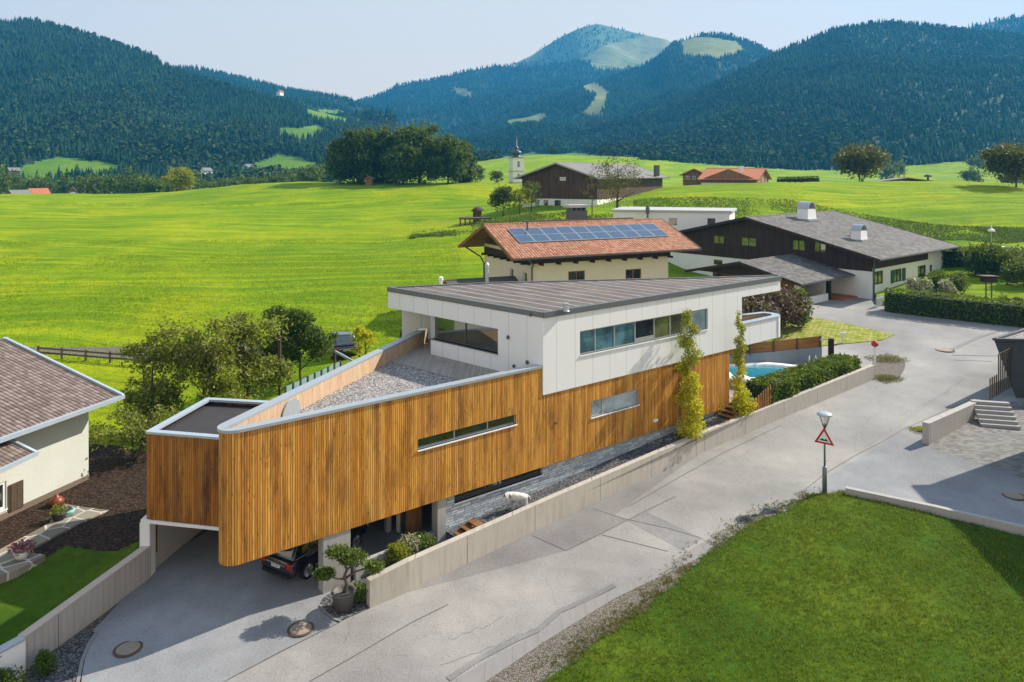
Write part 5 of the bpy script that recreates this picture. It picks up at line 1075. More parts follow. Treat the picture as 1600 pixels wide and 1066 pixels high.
# houses showing their long orange roof
K = at(1235, 276, 226)
def side_house(label, x0, x1, xr0, ye, yr, d0, d1, roof, lo, hi, zs, zg, name='chalet_house'):
    A = at(x0, ye, d0); B = at(x1, ye, d1); b = Vector((B.x-A.x, B.y-A.y, 0)); L = b.length; b.normalize(); a = Vector((-b.y, b.x, 0)); ze = A.z; W = 11.0; zr = ze+2.3
    return gable_house(name, label, 'house', (A.x, A.y), b, L, a, W, ze, zr, 0, zg, roof, lo, over_b=1.2, over_a=1.2)+(ze, zr, W)
for (nm, lb, X0, X1, d, zg_, ze_, zr_, rf, lo, hi, zs_, dp, an) in (
    ('chalet_house', 'white and brown house with long orange tiled roof on the knoll behind the grassy bank', 1186, 1336, 232, 13.0, 15.9, 19.4, 'tile_orange', 'white', 'brown_wood', 14.8, 19, -1.08),
    ('chalet_house', 'brown timber house with dull orange roof between barn and orange roofed house', 1062, 1116, 255, 14, 17.2, 19.4, 'tile_orange', 'brown_wood', 'brown_wood', 15.4, 11, .3)):
    small_house(nm, lb, X0, X1, d, zg_, ze_, zr_, rf, lo, hi, zs_, dp, an)
q = at(1158, 266, 240); o = tag(MB().box((q.x, q.y, 19.2), (1.2, 1.0, 1.8), .5).build('chimney', M['white']), 'small white chimney on the long orange tiled roof', 'chimney')
hroof = [x for x in bpy.data.objects if x.name.startswith('chalet_house') and x.parent is None and 'long orange' in x['label']][0]
og = origin(hroof); o.data.transform(Matrix.Translation(-og)); o.parent = hroof; del o['label']; del o['category']
small_house('low_house', 'low dark grey roof just rising behind the crest at the right', 1348, 1512, 215, 12.8, 14.9, 16.6, 'roof_far', 'old_wood', 'old_wood', None, 12, .25, wins=0)
q = at(1450, 272, 212); tag(MB().lathe((q.x, q.y, 15.6), [(.3, 0), (.3, 1.2), (1.0, 1.2), (1.0, 1.7), (.3, 2.0)], 10).build('roof_ventilator', M['dark_metal']), 'dark ventilator standing on the low dark roof at the crest', 'ventilator')
small_house('log_hut', 'tiny brown log hut at the foot of the big dark trees on the crest', 569, 586, 240, zat(286, 240), zat(286, 240)+1.4, zat(286, 240)+2.1, 'roof_far', 'brown_wood', 'brown_wood', None, 3, .1, .3, wins=0, cat='hut')
small_house('field_shelter', 'small grey wooden shelter on a timber ramp in the meadow left of the barn', 737, 752, 146, G((745-800)*146/FPX, 146), zat(329, 146), zat(324, 146), 'roof_far', 'old_wood', 'old_wood', None, 3, .2, .2, wins=0, cat='shelter')
q = onG(742, 141); tg = thing('timber_ramp', 'dark timber platform below the small shelter in the meadow', 'platform', q); m = MB(); m.box((q.x, q.y+1, q.z+1.0), (6, 3, .3), .1)
for k in range(7): m.box((q.x-2.7+k*.9, q.y-.3, q.z+.3), (.25, .25, 1.6), 0)
o = m.build('platform', M['post_wood'], tg)
# far houses down the valley
H0 = None
for i, (px, py, d, w_, lb) in enumerate(((318, 268, 640, 14, 'white far house among the trees below the wooded hill, just right of the yellow tree'), (385, 262, 680, 17, 'long white far house with flat roof lower on the hill, right of the yellow tree'), (436, 144, 1180, 18, 'pale farmhouse high on the wooded ridge'),
      (20, 308, 350, 15, 'low grey roof behind the left end of the meadow'), (48, 305, 362, 10, 'reddish low roof behind the left meadow edge'), (118, 303, 345, 13, 'pale flat roof peeping over the meadow edge'), (14, 268, 620, 11, 'small dark hut on the bright pasture at far left'))):
    z = zat(py, d); z0 = z-4; W = w_*.55; x = (px-800)*d/FPX
    small_house('far_house', lb, px-W*FPX/d/2, px+W*FPX/d/2, d, z0, z+.5, z+3.2, ('roof_far', 'roof_far', 'tile_orange', 'roof_far', 'tile_orange', 'white_roof', 'roof_far')[i], 'white' if i != 6 else 'old_wood', 'white' if i < 2 else 'brown_wood', None, 10, .4, .6, group=None, wins=2)
# ------------------------------------------------------------------ left neighbour house
E = Vector((-21.2, 40.9, 0)); av = Vector((-2.1, -6.5, 0)).normalized(); vv = Vector((-6.5, 2.1, 0)).normalized()
H = thing('left_house', 'pale rendered house with brown pantile roof and blue grey gutters at the left edge', 'house', (-26, 38, 1.5))
def LPt(s, t, z): p = E+av*s+vv*t; return Vector((p.x, p.y, z))    # s along the eave towards the viewer, t up the roof
ze, zr, wv_ = 5.9, 8.4, 8.5
m = MB(); m.add([LPt(0, 0, ze), LPt(0, wv_, zr), LPt(16, wv_, zr), LPt(16, 0, ze)], [(0, 1, 2, 3)]); m.add([v-Vector((0, 0, .16)) for v in (LPt(0, 0, ze), LPt(0, wv_, zr), LPt(16, wv_, zr), LPt(16, 0, ze))], [(3, 2, 1, 0)]); m.build('roof', M['tile_brown'], H)
m = MB(); m.add([LPt(0, wv_, zr), LPt(0, 2*wv_, ze), LPt(16, 2*wv_, ze), LPt(16, wv_, zr)], [(0, 1, 2, 3)]); m.build('roof', M['tile_brown'], H)
MB().bar(LPt(-.06, -.1, ze-.02), LPt(-.06, wv_, zr+.0), .16, .24).build('verge_flashing', M['zinc_blue'], H)
MB().bar(LPt(-.06, wv_*2, ze-.02), LPt(-.06, wv_, zr+.0), .16, .24).build('verge_flashing', M['zinc_blue'], H)
MB().bar(LPt(-.12, -.09, ze-.05), LPt(16, -.09, ze-.05), .2, .2).build('gutter', M['zinc_blue'], H)
fw = Fac(LPt(16, 1.25, 0), LPt(.9, 1.25, 0)); fe_ = Fac(LPt(.9, 1.25, 0), LPt(.9, 15.7, 0))
hw1 = fr(fw, -14, 10, 756, 800)
m = MB(); holed(m, fw, 0, fw.L, 1.2, ze+.1, [hw1]); m.build('wall', M['grey_render'], H)
m = MB(); holed(m, fe_, 0, fe_.L, 1.2, ze+.1, []); m.poly([fe_.pt(0, ze+.1), fe_.pt(fe_.L, ze+.1), fe_.pt(fe_.L/2, zr-.1)]); m.build('wall', M['grey_render'], H)
window(H, fw, hw1, [(hw1[0]+hw1[1])/2], 0, .1, .12, 'frame_w', 'glass', 'frame_w')
h_ = fr(fw, 13, 35, 754, 796); sh = MB(); P8 = [fw.pt(u, z, q) for q in (.02, .07) for u, z in ((h_[0], h_[2]), (h_[1], h_[2]), (h_[1], h_[3]), (h_[0], h_[3]))]
o = sh.add(P8, [(3, 2, 1, 0), (4, 5, 6, 7), (0, 1, 5, 4), (1, 2, 6, 5), (2, 3, 7, 6), (3, 0, 4, 7)]).build('shutter', M['old_wood'], H)
m = MB()
for k in range(14):
    z = h_[2]+.1+(h_[3]-h_[2]-.2)*k/13; m.bar(fw.pt(h_[0]+.08, z, .085), fw.pt(h_[1]-.08, z, .085), .02, .035)
m.build('slat', M['post_wood'], o)
MB().quad(fw.pt(0, 1.2, .03), fw.pt(fw.L+.03, 1.2, .03), fw.pt(fw.L+.03, 1.85, .03), fw.pt(0, 1.85, .03)).build('plinth', plain('brown plinth', (.16, .12, .09), .9), H)
# lower porch roof
q0, q1, q2_ = az(57, 709, 4.95), az(0, 736, 4.95), az(-4, 679, 5.75); q3 = q1+(q2_-q0)
ee_ = (q1-q0); q1 = q0+ee_*2.2; q3 = q1+(q2_-q0)
MB().add([q0, q2_, q3, q1], [(0, 1, 2, 3)]).build('porch_roof', M['tile_brown'], H)
MB().bar(q0, q2_, .14, .2).build('verge_flashing', M['zinc_blue'], H); MB().bar(q0-ee_.normalized()*.05, q1, .16, .18).build('gutter', M['zinc_blue'], H)
# gardens on the left: bare soil, flagstones, pots
def patch(name, pts, dz, mat, kind='structure', n=26):
    xs = [p[0] for p in pts]; ys = [p[1] for p in pts]; W_ = [tuple(az(x, y, 1.5)[:2]) for x, y in pts]
    xs = [p[0] for p in W_]; ys = [p[1] for p in W_]; st_ = .12; gx = np.arange(min(xs), max(xs)+st_, st_); gy = np.arange(min(ys), max(ys)+st_, st_); X, Y = np.meshgrid(gx, gy)
    I = in_poly(X+.15*sn(X*2, Y*2, 4), Y+.15*sn(X*2, Y*2, 6), W_); Z = Gpd(800+FPX*X/Y, Y)+dz; nc = len(gx); ok = I[:-1, :-1] & I[1:, :-1] & I[:-1, 1:] & I[1:, 1:]; r, c = np.nonzero(ok); i = r*nc+c
    o = fast_mesh(name, np.stack([X, Y, Z], -1).reshape(-1, 3), np.stack([i, i+1, i+nc+1, i+nc], -1), mat, smooth=True); o['kind'] = kind; return o, W_
patch('lawn', [(-220, 1150), (-220, 930), (0, 905), (70, 870), (110, 852), (180, 858), (222, 842), (226, 850), (110, 925), (12, 992), (-60, 1050), (-120, 1150)], .05, M['lawn'])
SOIL = gravel_mat('dark garden soil', (.022, .012, .007), (.045, .025, .015), (.09, .055, .03), 9)
patch('soil', [(60, 700), (120, 695), (190, 700), (240, 712), (240, 842), (180, 862), (110, 856), (70, 872), (-90, 930), (-120, 830), (60, 780)], .04, SOIL)
FLAG = NT('crazy paving', .85, .2); e_ = FLAG.vor(FLAG.obj(), .95, 'DISTANCE_TO_EDGE'); cr = FLAG.n('ShaderNodeTexVoronoi'); FLAG.con(cr.inputs['Vector'], FLAG.obj()); cr.inputs['Scale'].default_value = .95
FLAG.col(FLAG.mix(FLAG.math('LESS_THAN', e_, .035), FLAG.ramp(FLAG.sep(cr.outputs['Color'])[0], [(0, (.15, .13, .10)), (1, (.27, .24, .19))]), (.50, .46, .40)))
def slab(pts, z0, z1): m = MB(); W_ = [az(x, y, z1) for x, y in pts]; o = m.prism([(p.x, p.y) for p in W_][::-1], z0, z1).build('paving', FLAG.m); o['kind'] = 'structure'; return o
slab([(-60, 890), (76, 818), (100, 787), (128, 792), (170, 797), (122, 818), (30, 866), (-60, 905)], 1.3, 1.60)
slab([(-60, 860), (40, 862), (71, 867), (28, 890), (-60, 920)], 1.3, 1.72)
def potted(name, label, loc, rp, hp, potm, blobs, n, s_, mat):
    t = thing(name, label, 'plant pot', loc); o = MB().lathe(loc, [(rp*.7, 0), (rp, hp*.7), (rp*1.08, hp*.9), (rp*1.08, hp), (rp*.9, hp)], 14).build('pot', potm, t, smooth=True)
    V, F_ = leaf_cloud(blobs, n, s_, 5); fast_mesh('plant', V, F_, mat, t); return t
TER = plain('terracotta', (.20, .04, .015), .4); TQ = plain('turquoise glaze', (.25, .52, .52), .3); BLK = plain('dark pot', (.03, .03, .03), .5)
q = az(88, 790, 1.55); tag(MB().lathe(q, [(.15, 0), (.33, .1), (.37, .24), (.22, .4), (.1, .46), (.09, .55)], 14).build('terracotta_jar', TER, smooth=True), 'shiny red brown clay jar at the corner of the left house', 'jar')
potted('flower_bowl', 'turquoise bowl on the flagstones beside the left house corner', az(106, 806, 1.6), .3, .28, TQ, [(0, 0, .3, .25, .25, .12)], 120, .06, LM['purple'])
potted('flower_pot', 'dark pot with dry stems on the flagstones, left of the turquoise bowl', az(92, 812, 1.6), .32, .35, BLK, [(0, 0, .45, .35, .35, .25)], 160, .07, LM['olive'])
potted('flower_pot', 'white pot with pink flowering heather on the low flagstone step', az(34, 872, 1.72), .3, .3, M['white'], [(0, 0, .45, .5, .5, .25)], 400, .07, leaf_mat('pink heather', [(.12, .02, .05), (.35, .08, .16), (.5, .25, .3), (.1, .1, .03)], .2))
q = gp(88, 700); t = thing('garden_hut', 'dark wooden garden hut partly hidden behind the left house', 'hut', onG(86, 44)); p_ = onG(82, 44); MB().box((p_.x, p_.y, p_.z+.7), (1.6, 1.6, 1.5), .3).build('wall', M['chalet_wood'], t); MB().box((p_.x+.1, p_.y, p_.z+1.5), (2.1, 2.0, .12), .3).build('roof', M['felt_dark'], t); MB().box((p_.x+.3, p_.y-.6, p_.z+.2), (2.0, 1.2, .3), .3).build('step', M['felt_dark'], t)
# fence in the meadow at the left
def rail_fence(label, P_, h, n, mat, group=None, rails=(.45, .85)):
    t = thing('wooden_fence', label, 'fence', (P_[0]+P_[1])/2, 0, group); pts = [P_[0].lerp(P_[1], i/n) for i in range(n+1)]
    for p in pts: p.z = G(p.x, p.y); MB().box((p.x, p.y, p.z+h/2), (.14, .14, h+.1)).build('post', mat, t)
    for r in rails:
        m = MB()
        for a, b in zip(pts, pts[1:]): m.bar(a+Vector((0, 0, h*r)), b+Vector((0, 0, h*r)), .06, .14)
        m.build('rail', mat, t)
    return t
rail_fence('brown two rail wooden fence behind the left house along the meadow', [onG(60, 63.5), onG(330, 60)], .9, 7, M['post_wood'])
sp = onG(260, 62.2); o = fan('path', M['verge'], np.arange(40, 420, 10.0), [(40, 64.6), (420, 60.6)], 66, 3, lambda PX, D, X: Gpd(PX, D)+.06)
# ------------------------------------------------------------------ pool terrace
pw0, pw1 = Vector((13.5, 58.6, 0)), Vector((25.4, 61.9, 0)); fp = Fac(pw0, pw1)
inner_wall = [wl.pt(wl.L*k/6, 0, -.9) for k in range(7)]
tz = 2.6
e3 = gp(1360, 596); ter = [F.pt(uE-.3, 0, -.2), wl.pt(wl.u.dot(gp(1185, 668)-wl.p), 0, -.7), wl.pt(wl.u.dot(gp(1275, 632)-wl.p), 0, -.7), gp(1363, 594)+Vector((-.9, .4, 0)), Vector((28.5, 63.5, 0)), Vector((25.4, 62.6, 0)), Vector((13.5, 59.4, 0)), Vector((9, 56, 0))]
o = MB().prism([(p.x, p.y) for p in ter], .3, tz).build('terrace', M['deck']); o['kind'] = 'structure'
t = thing('pool_wall', 'blue grey concrete wall behind the turquoise pool', 'wall', (19.5, 60.3, tz)); m = MB()
A = [pw0, pw1]; V = []
for p, zt_ in ((pw0, 3.45), (pw1, 3.72)): V += [Vector((p.x, p.y, tz-.5)), Vector((p.x, p.y, zt_)), Vector((p.x-.1, p.y+.3, zt_)), Vector((p.x-.1, p.y+.3, tz-.5))]
m.add(V, [(0, 4, 5, 1), (1, 5, 6, 2), (2, 6, 7, 3), (4, 7, 6, 5), (0, 1, 2, 3)]).build('wall', M['conc_blue'], t)
t = thing('board_fence', 'golden horizontal board fence with dark posts on top of the pool wall', 'fence', (19.5, 60.4, 3.6))
V = []
for p, za_, zb_ in ((pw0, 3.46, 4.2), (pw1, 3.73, 4.6)): V += [Vector((p.x, p.y+.1, za_)), Vector((p.x, p.y+.1, zb_)), Vector((p.x, p.y+.16, zb_)), Vector((p.x, p.y+.16, za_))]
fm = wood_mat('horizontal fence boards', (.16, .06, .015), (.42, .19, .05), (.55, .29, .09), .14, .015)
nt = fm.node_tree
o = MB().add(V, [(0, 4, 5, 1), (1, 5, 6, 2), (2, 6, 7, 3), (4, 7, 6, 5), (0, 1, 2, 3)]).build('boards', fm, t)
for l in o.data.uv_layers[0].data: l.uv = (l.uv[1], l.uv[0])
for k in range(6):
    p = pw0.lerp(pw1, .1+k*.178); z = 4.2+.4*(.1+k*.178); MB().box((p.x, p.y+.02, z-.42), (.09, .12, .95), .27).build('post', M['dark_metal'], t)
# pool
pc = Vector((18.5, 57.7, tz)); t = thing('swimming_pool', 'small turquoise swimming pool with white rounded rim and steel ladder', 'pool', pc)
def ell(rx, ry, z, n=28, c=pc): return [Vector((c.x+rx*math.cos(2*PI*k/n), c.y+ry*math.sin(2*PI*k/n)+.25*math.cos(2*PI*k/n)*rx*.4, z)) for k in range(n)]
m = MB(); o1, o2, i1, i2 = ell(4.3, 2.6, tz+.004), ell(4.2, 2.5, tz+.30), ell(3.5, 1.95, tz+.30), ell(3.4, 1.85, tz+.02)
n = 28; m.add(o1+o2+i1+i2, [(a*n+k, a*n+(k+1) % n, (a+1)*n+(k+1) % n, (a+1)*n+k) for a in range(3) for k in range(n)]).build('rim', M['white'], t, smooth=True)
WAT = NT('pool water', .04, .8); WAT.col((.005, .22, .30)); WAT.p.inputs['Coat Weight'].default_value = .5; WAT.bump(WAT.noise(WAT.obj(), 3, 3), .03)
MB().poly(ell(3.45, 1.9, tz+.16)).build('water', WAT.m, t)
for dx in (0, .5):
    MB().tube([Vector((23.2+dx, 58.9, tz+.1)), Vector((23.2+dx, 58.9, tz+.8)), Vector((23.2+dx+.1, 59.2, tz+1.05)), Vector((23.2+dx+.2, 59.6, tz+.8)), Vector((23.2+dx+.2, 59.6, tz+.05))], .04, 8).build('ladder_rail', M['zinc'], t)
def beanbag(label, p, r):
    o = MB().lathe(p, [(r*.8, 0), (r, r*.3), (r*.95, r*.6), (r*.6, r*.95), (r*.15, r*1.15)], 16).build('bean_bag', M['white'], smooth=True); tag(o, label, 'seat', 'white seats by the pool')
beanbag('big white bean bag seat beside the pool, behind the left slender tree', Vector((16.6, 54.3, tz)), .75); beanbag('white bean bag seat beside the wooden boards of the gate', Vector((18.2, 54.2, tz)), .7); beanbag('white bean bag between steps and pool at the timber wall end', Vector((15.5, 55.4, tz)), .8)
q = Vector((25.6, 60.6, tz)); t = thing('garden_shower', 'dark square garden shower post with a pale arm behind the hedge', 'shower', q); MB().box((q.x, q.y, q.z+1.05), (.32, .32, 2.1), .3).build('post', M['chalet_wood'], t); MB().bar((q.x-.9, q.y, q.z+2.0), (q.x+.1, q.y, q.z+2.05), .1, .07).build('arm', M['zinc'], t)
# stepped board gate beside the steps
gt = thing('board_gate', 'stepped fence of vertical golden boards between the steps and the hedge', 'fence', gp(1190, 660)); g0 = wl.pt(wl.u.dot(gp(1176, 672)-wl.p), 0, -.45); g1_ = wl.pt(wl.u.dot(gp(1204, 658)-wl.p), 0, -.45)
for k in range(9):
    p = g0.lerp(g1_, k/8); z1 = 3.0+.09*k; MB().box((p.x, p.y, (1.5+z1)/2), (.15, .05, z1-1.5), math.atan2(U.y, U.x)).build('board', M['fence_wood'], gt)
p = g1_; MB().box((p.x+.15, p.y+.15, 2.6), (.12, .12, 2.4), .6).build('post', M['chalet_wood'], gt)
# ------------------------------------------------------------------ hedges and bushes
def hedge(label, pts, wd, h, leaf=.13, dens=110, mat='hedge', cat='hedge', name='hedge', rough=.12, seed=1, group=None, topv=0.0):
    c = pts[len(pts)//2]; t = thing(name, label, cat, c, 0, group); r = np.random.default_rng(seed); V = []; m = MB()
    P = []
    for a, b in zip(pts, pts[1:]):
        L = (b-a).length; n = int(dens*L*(2*h+wd)); s = r.uniform(0, 1, n); side = r.uniform(0, 2*h+wd, n); u = (b-a)/L; nn = Vector((-u.y, u.x, 0)).normalized()
        o_ = np.where(side < h, -wd/2, np.where(side < 2*h, wd/2, r.uniform(-wd/2, wd/2, n))); z = np.where(side < h, side, np.where(side < 2*h, side-h, h))
        bx = a.x+(b.x-a.x)*s; by = a.y+(b.y-a.y)*s; wob = 1+rough*1.2*sn(bx*1.7+z, by*1.7, seed); zz = z*(1+topv*sn(bx*1.1, by*1.1, seed+3))
        P.append(np.stack([bx+nn.x*o_*wob, by+nn.y*o_*wob, a.z+(b.z-a.z)*s+zz*(1+.04*sn(bx*2, by*2, seed+4))], -1)+r.normal(0, rough*.6, (n, 3)))
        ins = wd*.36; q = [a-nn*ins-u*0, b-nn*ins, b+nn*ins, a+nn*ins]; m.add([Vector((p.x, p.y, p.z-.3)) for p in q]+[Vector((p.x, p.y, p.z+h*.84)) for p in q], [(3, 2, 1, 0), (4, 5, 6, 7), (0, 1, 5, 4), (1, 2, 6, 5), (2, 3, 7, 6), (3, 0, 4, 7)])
    P = np.concatenate(P); n = len(P); a = r.normal(size=(n, 3)); a /= np.linalg.norm(a, axis=1)[:, None]; b = np.cross(a, r.normal(size=(n, 3))); b /= np.linalg.norm(b, axis=1)[:, None]; s = leaf*r.uniform(.5, 1.4, n)[:, None]
    V = np.stack([P-a*s, P+b*s*.6, P+a*s, P-b*s*.6], 1).reshape(-1, 3)-np.array(c); fast_mesh('leaves', V, np.arange(4*n).reshape(-1, 4), LM[mat], t); m.build('dark_core', M['forestfloor'], t); return t  # leaves over a plain dark box that fills the hedge
hp = [wl.pt(wl.u.dot(gp(x, y)-wl.p), 1.5, -1.35) for x, y in ((1206, 660), (1240, 647), (1280, 630), (1320, 613), (1358, 596))]
hedge('shaggy green hedge behind the concrete road wall hiding the pool', hp, 1.7, 2.05, .10, 260, rough=.13, seed=3, topv=.05)
hedge('tall clipped dark hedge along the chalet garden beside the asphalt', [*[Vector((x*.885, y*.885, Sz(y*.885)-.15)) for x, y in ((45.3, 91.6), (50, 88.5), (57, 84.5), (66, 80.5), (84, 76))]], 1.8, 2.5, .11, 60, rough=.05, seed=4)
hedge('long dark hedge at the back of the chalet garden below the red car', [onG(1458, 101), onG(1530, 100), onG(1620, 98.5), onG(1800, 96)], 2.0, 2.4, .16, 40, rough=.14, seed=5)
hedge('short clipped hedge on the crest right of the orange roofed house', [onG(1214, 222), onG(1280, 218)], 2.0, 2.4, .25, 16, rough=.1, seed=6)
def bush(label, p, rx, ry, h, leaf, n, mat='hedge', name='bush', seed=1, lump=6, group=None, cat='bush'):
    rd = random.Random(seed); bl = [(0, 0, h*.5, rx, ry, h*.5)]+[(rd.uniform(-.6, .6)*rx, rd.uniform(-.6, .6)*ry, h*rd.uniform(.3, .75), rx*.5, ry*.5, h*.3) for _ in range(lump)]
    t = thing(name, label, cat, p, 0, group); V, F_ = leaf_cloud(bl, n, leaf, seed); fast_mesh('leaves', V, F_, LM[mat], t)
    m = MB()
    for k in range(5): a = k*1.3; m.tube([(0, 0, -.1), (math.cos(a)*rx*.3, math.sin(a)*ry*.3, h*.4), (math.cos(a)*rx*.5, math.sin(a)*ry*.5, h*.7)], [.05*h**.5, .03*h**.5, .01], 5)
    m.build('stem', M['bark'], t); return t
bush('dark purple leaved smoke bush between the balcony and the carport', onG(1200, 72), 4.0, 2.4, 4.4, .17, 5200, 'purple', seed=2)
bush('large purple leaved bush just behind the white balcony', onG(1168, 68), 2.8, 2.2, 4.0, .17, 3400, 'purple', seed=12)
tree('shrub', 'egg shaped green conifer beside the purple bush at the drive', 'shrub', onG(1248, 74), [(0, 0, 1.6, 1.2, 1.2, 1.8), (0, 0, 2.6, .7, .7, 1.2)], 3600, .13, LM['hedge'], (.1, None), 3)
bush('round clipped green shrub among the hydrangeas by the chalet', onG(1464, 85), 1.3, 1.3, 3.0, .12, 3200, seed=4)
bush('round green shrub with reddish top right of the hydrangeas', onG(1492, 86.5), 1.7, 1.3, 2.3, .13, 2400, 'mid', seed=5)
M['hyd'] = leaf_mat('hydrangea heads', [(.10, .16, .03), (.30, .34, .16), (.62, .60, .42), (.70, .60, .50)], .2)
LM['hyd'] = M['hyd']
for k, (px, d, r_, lb) in enumerate(((1428, 85, .9, 'white hydrangea bush closest to the green shutters'), (1447, 84, .9, 'creamy hydrangea bush in the middle of the bed'), (1478, 83.5, 1.0, 'pale hydrangea bush right of the round clipped shrub'))):
    bush(lb, onG(px, d), r_, .9, 2.2, .15, 1100, 'hyd', seed=20+k, group='hydrangeas by the chalet')
bush('big dark bush with orange tinged top behind the garden hedge at the right', onG(1560, 95), 4.4, 2.6, 4.0, .2, 5200, 'dark', seed=7); bush('yellow green bush at the right picture edge in the chalet garden', onG(1600, 89), 2.3, 2, 3.8, .16, 3200, 'mid', seed=8)
bush('tiny dark green shrub at the right end of the chalet lawn', onG(1567, 79), .7, .7, 1.3, .09, 700, 'dark', seed=9, group='small shrubs'); bush('tiny reddish shrub on the chalet lawn edge', onG(1590, 78.5), .8, .6, 1.2, .09, 700, 'purple', seed=10, group='small shrubs')
bush('small round box bush beside the ribbed wall at bottom left', gp(70, 1052), .42, .42, .72, .035, 2600, 'hedge', seed=11)
bush('leafy shrub cut by the bottom left corner of the picture', gp(12, 1085), .7, .6, .9, .05, 1800, 'mid', seed=13)
sheet('gravel_bed', [(36, 1050), (128, 988), (150, 988), (134, 1012), (124, 1066), (120, 1200), (-60, 1200)][::-1], .012, M['gravel_dark'])
line('kerb', [(116, 1100), (122, 1066), (128, 1034), (138, 1008), (152, 988)], .12, .03, M['kerbline'])
line('kerb', [(500, 946), (508, 958), (522, 968), (533, 972)], .1, .045, M['kerbline'])
# slender trees
def slender(label, p, H_, rw, n, seed):
    bl = []; rd = random.Random(seed)
    for k in range(16):
        f = k/15; r_ = rw*(1.0-.62*f)*rd.uniform(.7, 1.15); bl.append((rd.uniform(-.3, .3)*rw, rd.uniform(-.3, .3)*rw, .5+H_*f*.95, r_, r_, H_*.055))
    t = thing('slender_tree', label, 'tree', p, 0, 'slender trees before the timber facade'); m = MB(); m.tube([(0, 0, -.2), (.03, 0, H_*.4), (0, .03, H_*.97)], [.07, .045, .01], 7)
    for k in range(26): a = k*2.4; z = .7+H_*.9*k/26; l = rw*(1-.6*k/26)*.9; m.tube([(0, 0, z), (math.cos(a)*l*.6, math.sin(a)*l*.6, z+l*.7), (math.cos(a)*l, math.sin(a)*l, z+l*1.4)], [.02, .012, .004], 4)
    m.build('trunk', M['bark'], t, smooth=True).parent = t
    V, F_ = leaf_cloud(bl[:9], n, .075, seed); fast_mesh('crown', V, F_, LM['yellow'], t); V, F_ = leaf_cloud(bl[8:], int(n*.55), .07, seed+1); fast_mesh('crown', V, F_, LM['autumn'], t); return t
p1 = Vector((10.75, 45.9, 1.75)); slender('taller bushy yellow green slender tree before the white and timber facade', p1, 7.5, 1.0, 4800, 3)
p2 = Vector((14.75, 49.0, 2.0)); slender('thin yellow green slender tree beside the wooden steps', p2, 6.6, .62, 2500, 5)
bush('small leafy yellow bush at the timber wall end near the steps', Vector((13.2, 49.6, 1.9)), .6, .5, 1.7, .07, 700, 'autumn', seed=31)
bush('yellow leaved bush at the foot of the thin slender tree', Vector((15.3, 49.3, 2.0)), .7, .45, 1.5, .06, 1200, 'yellow', seed=32)
# bonsai pine in its pot, and neighbours
bp_ = gp(537, 951, .04); t = thing('potted_pine', 'cloud pruned pine in a dark round pot in front of the garage column', 'potted tree', bp_)
o = MB().lathe((0, 0, 0), [(.38, 0), (.47, .62), (.52, .68), (.50, .72), (.40, .70), (.38, .62)], 20).build('pot', M['pot'], smooth=True); o.parent = t
m = MB(); m.tube([(0, 0, .6), (.12, .05, .95), (.02, .05, 1.25), (.12, .05, 1.55), (.0, .05, 1.85), (-.05, .05, 2.2)], [.09, .08, .07, .06, .05, .02], 8)
m.tube([(.08, .05, 1.2), (.5, .1, 1.45), (1.15, .15, 1.6)], [.05, .04, .02], 6); m.tube([(.05, .05, 1.15), (-.3, 0, 1.2), (-.75, 0, 1.35)], [.05, .035, .015], 6); m.tube([(.1, .05, 1.5), (.35, .1, 1.75), (.5, .1, 2.0)], [.05, .03, .015], 6)
o = m.build('trunk', M['bark'], smooth=True); o.parent = t
pads = [(-.25, 0, 2.3, .52, .45, .22), (.42, .05, 2.05, .62, .5, .32), (-.8, 0, 1.4, .45, .4, .22), (1.25, .1, 1.65, .4, .36, .24), (.05, .2, 1.95, .35, .3, .2)]
for k, b in enumerate(pads): V, F_ = leaf_cloud([b], 1500, .05, 40+k, .8); fast_mesh('foliage_pad', V, F_, LM['needle'], t)
bush('low spreading juniper on the gravel right of the potted pine', gp(564, 938, .03), .62, .5, .7, .045, 2600, 'needle', seed=41)
for k, (px, py, r_, h_, mt, lb) in enumerate(((624, 886, .62, 1.05, 'autumn', 'golden green ball shaped bush behind the road wall'), (640, 874, .6, 1.1, 'hyd', 'pinkish topped round bush between the ball bush and green mound'), (656, 868, .85, .95, 'needle', 'bright green mound bush nearest the low upstand'))):
    p = gp(px, py, .03); bush(lb, p, r_, r_*.9, h_, .045, 4200, mt, seed=50+k, lump=2)
# ------------------------------------------------------------------ trees behind the house
SH = 'loose small trees behind the house'
def loose(label, px, d, H_, W_, n, mat, seed, name='small_tree', trunks=3, size=.10, gr=SH, clumps=34):
    p = onG(px, d); rd = random.Random(seed); bl = [(rd.uniform(-.45, .45)*W_, rd.uniform(-.35, .35)*W_, H_*rd.uniform(.2, .82), W_*rd.uniform(.28, .45), W_*.32, H_*rd.uniform(.12, .2)) for _ in range(9)]
    return tree(name, label, 'tree', p, bl, n, size, LM[mat], (.09, None), seed, gr, clumps, W_*.13, 6, .25, trunks)
loose('loose olive green tree just right of the left house roof', 238, 47, 6.2, 3.2, 5200, 'olive', 61)
loose('widest olive green tree behind the flat annex roof', 315, 48, 7.4, 4.2, 9500, 'olive', 62)
loose('olive tree with straw coloured leaves behind the annex right corner', 390, 50, 7.0, 3.6, 7500, 'olive', 63)
loose('low sparse tree reaching over the bare soil left of the annex', 205, 43, 3.4, 3.4, 2200, 'olive', 64)
loose('dark green tree behind the long parapet near the parked dark car', 470, 54, 6.2, 3.4, 9000, 'dark', 65, trunks=1)
loose('darker low tree between the olive trees and the dark green tree', 432, 55, 4.6, 2.6, 4200, 'dark', 66)
loose('small yellow leaved shrub right of the parked dark car', 572, 56, 3.4, 1.7, 1500, 'yellow', 67, 'shrub', gr=None, clumps=14)
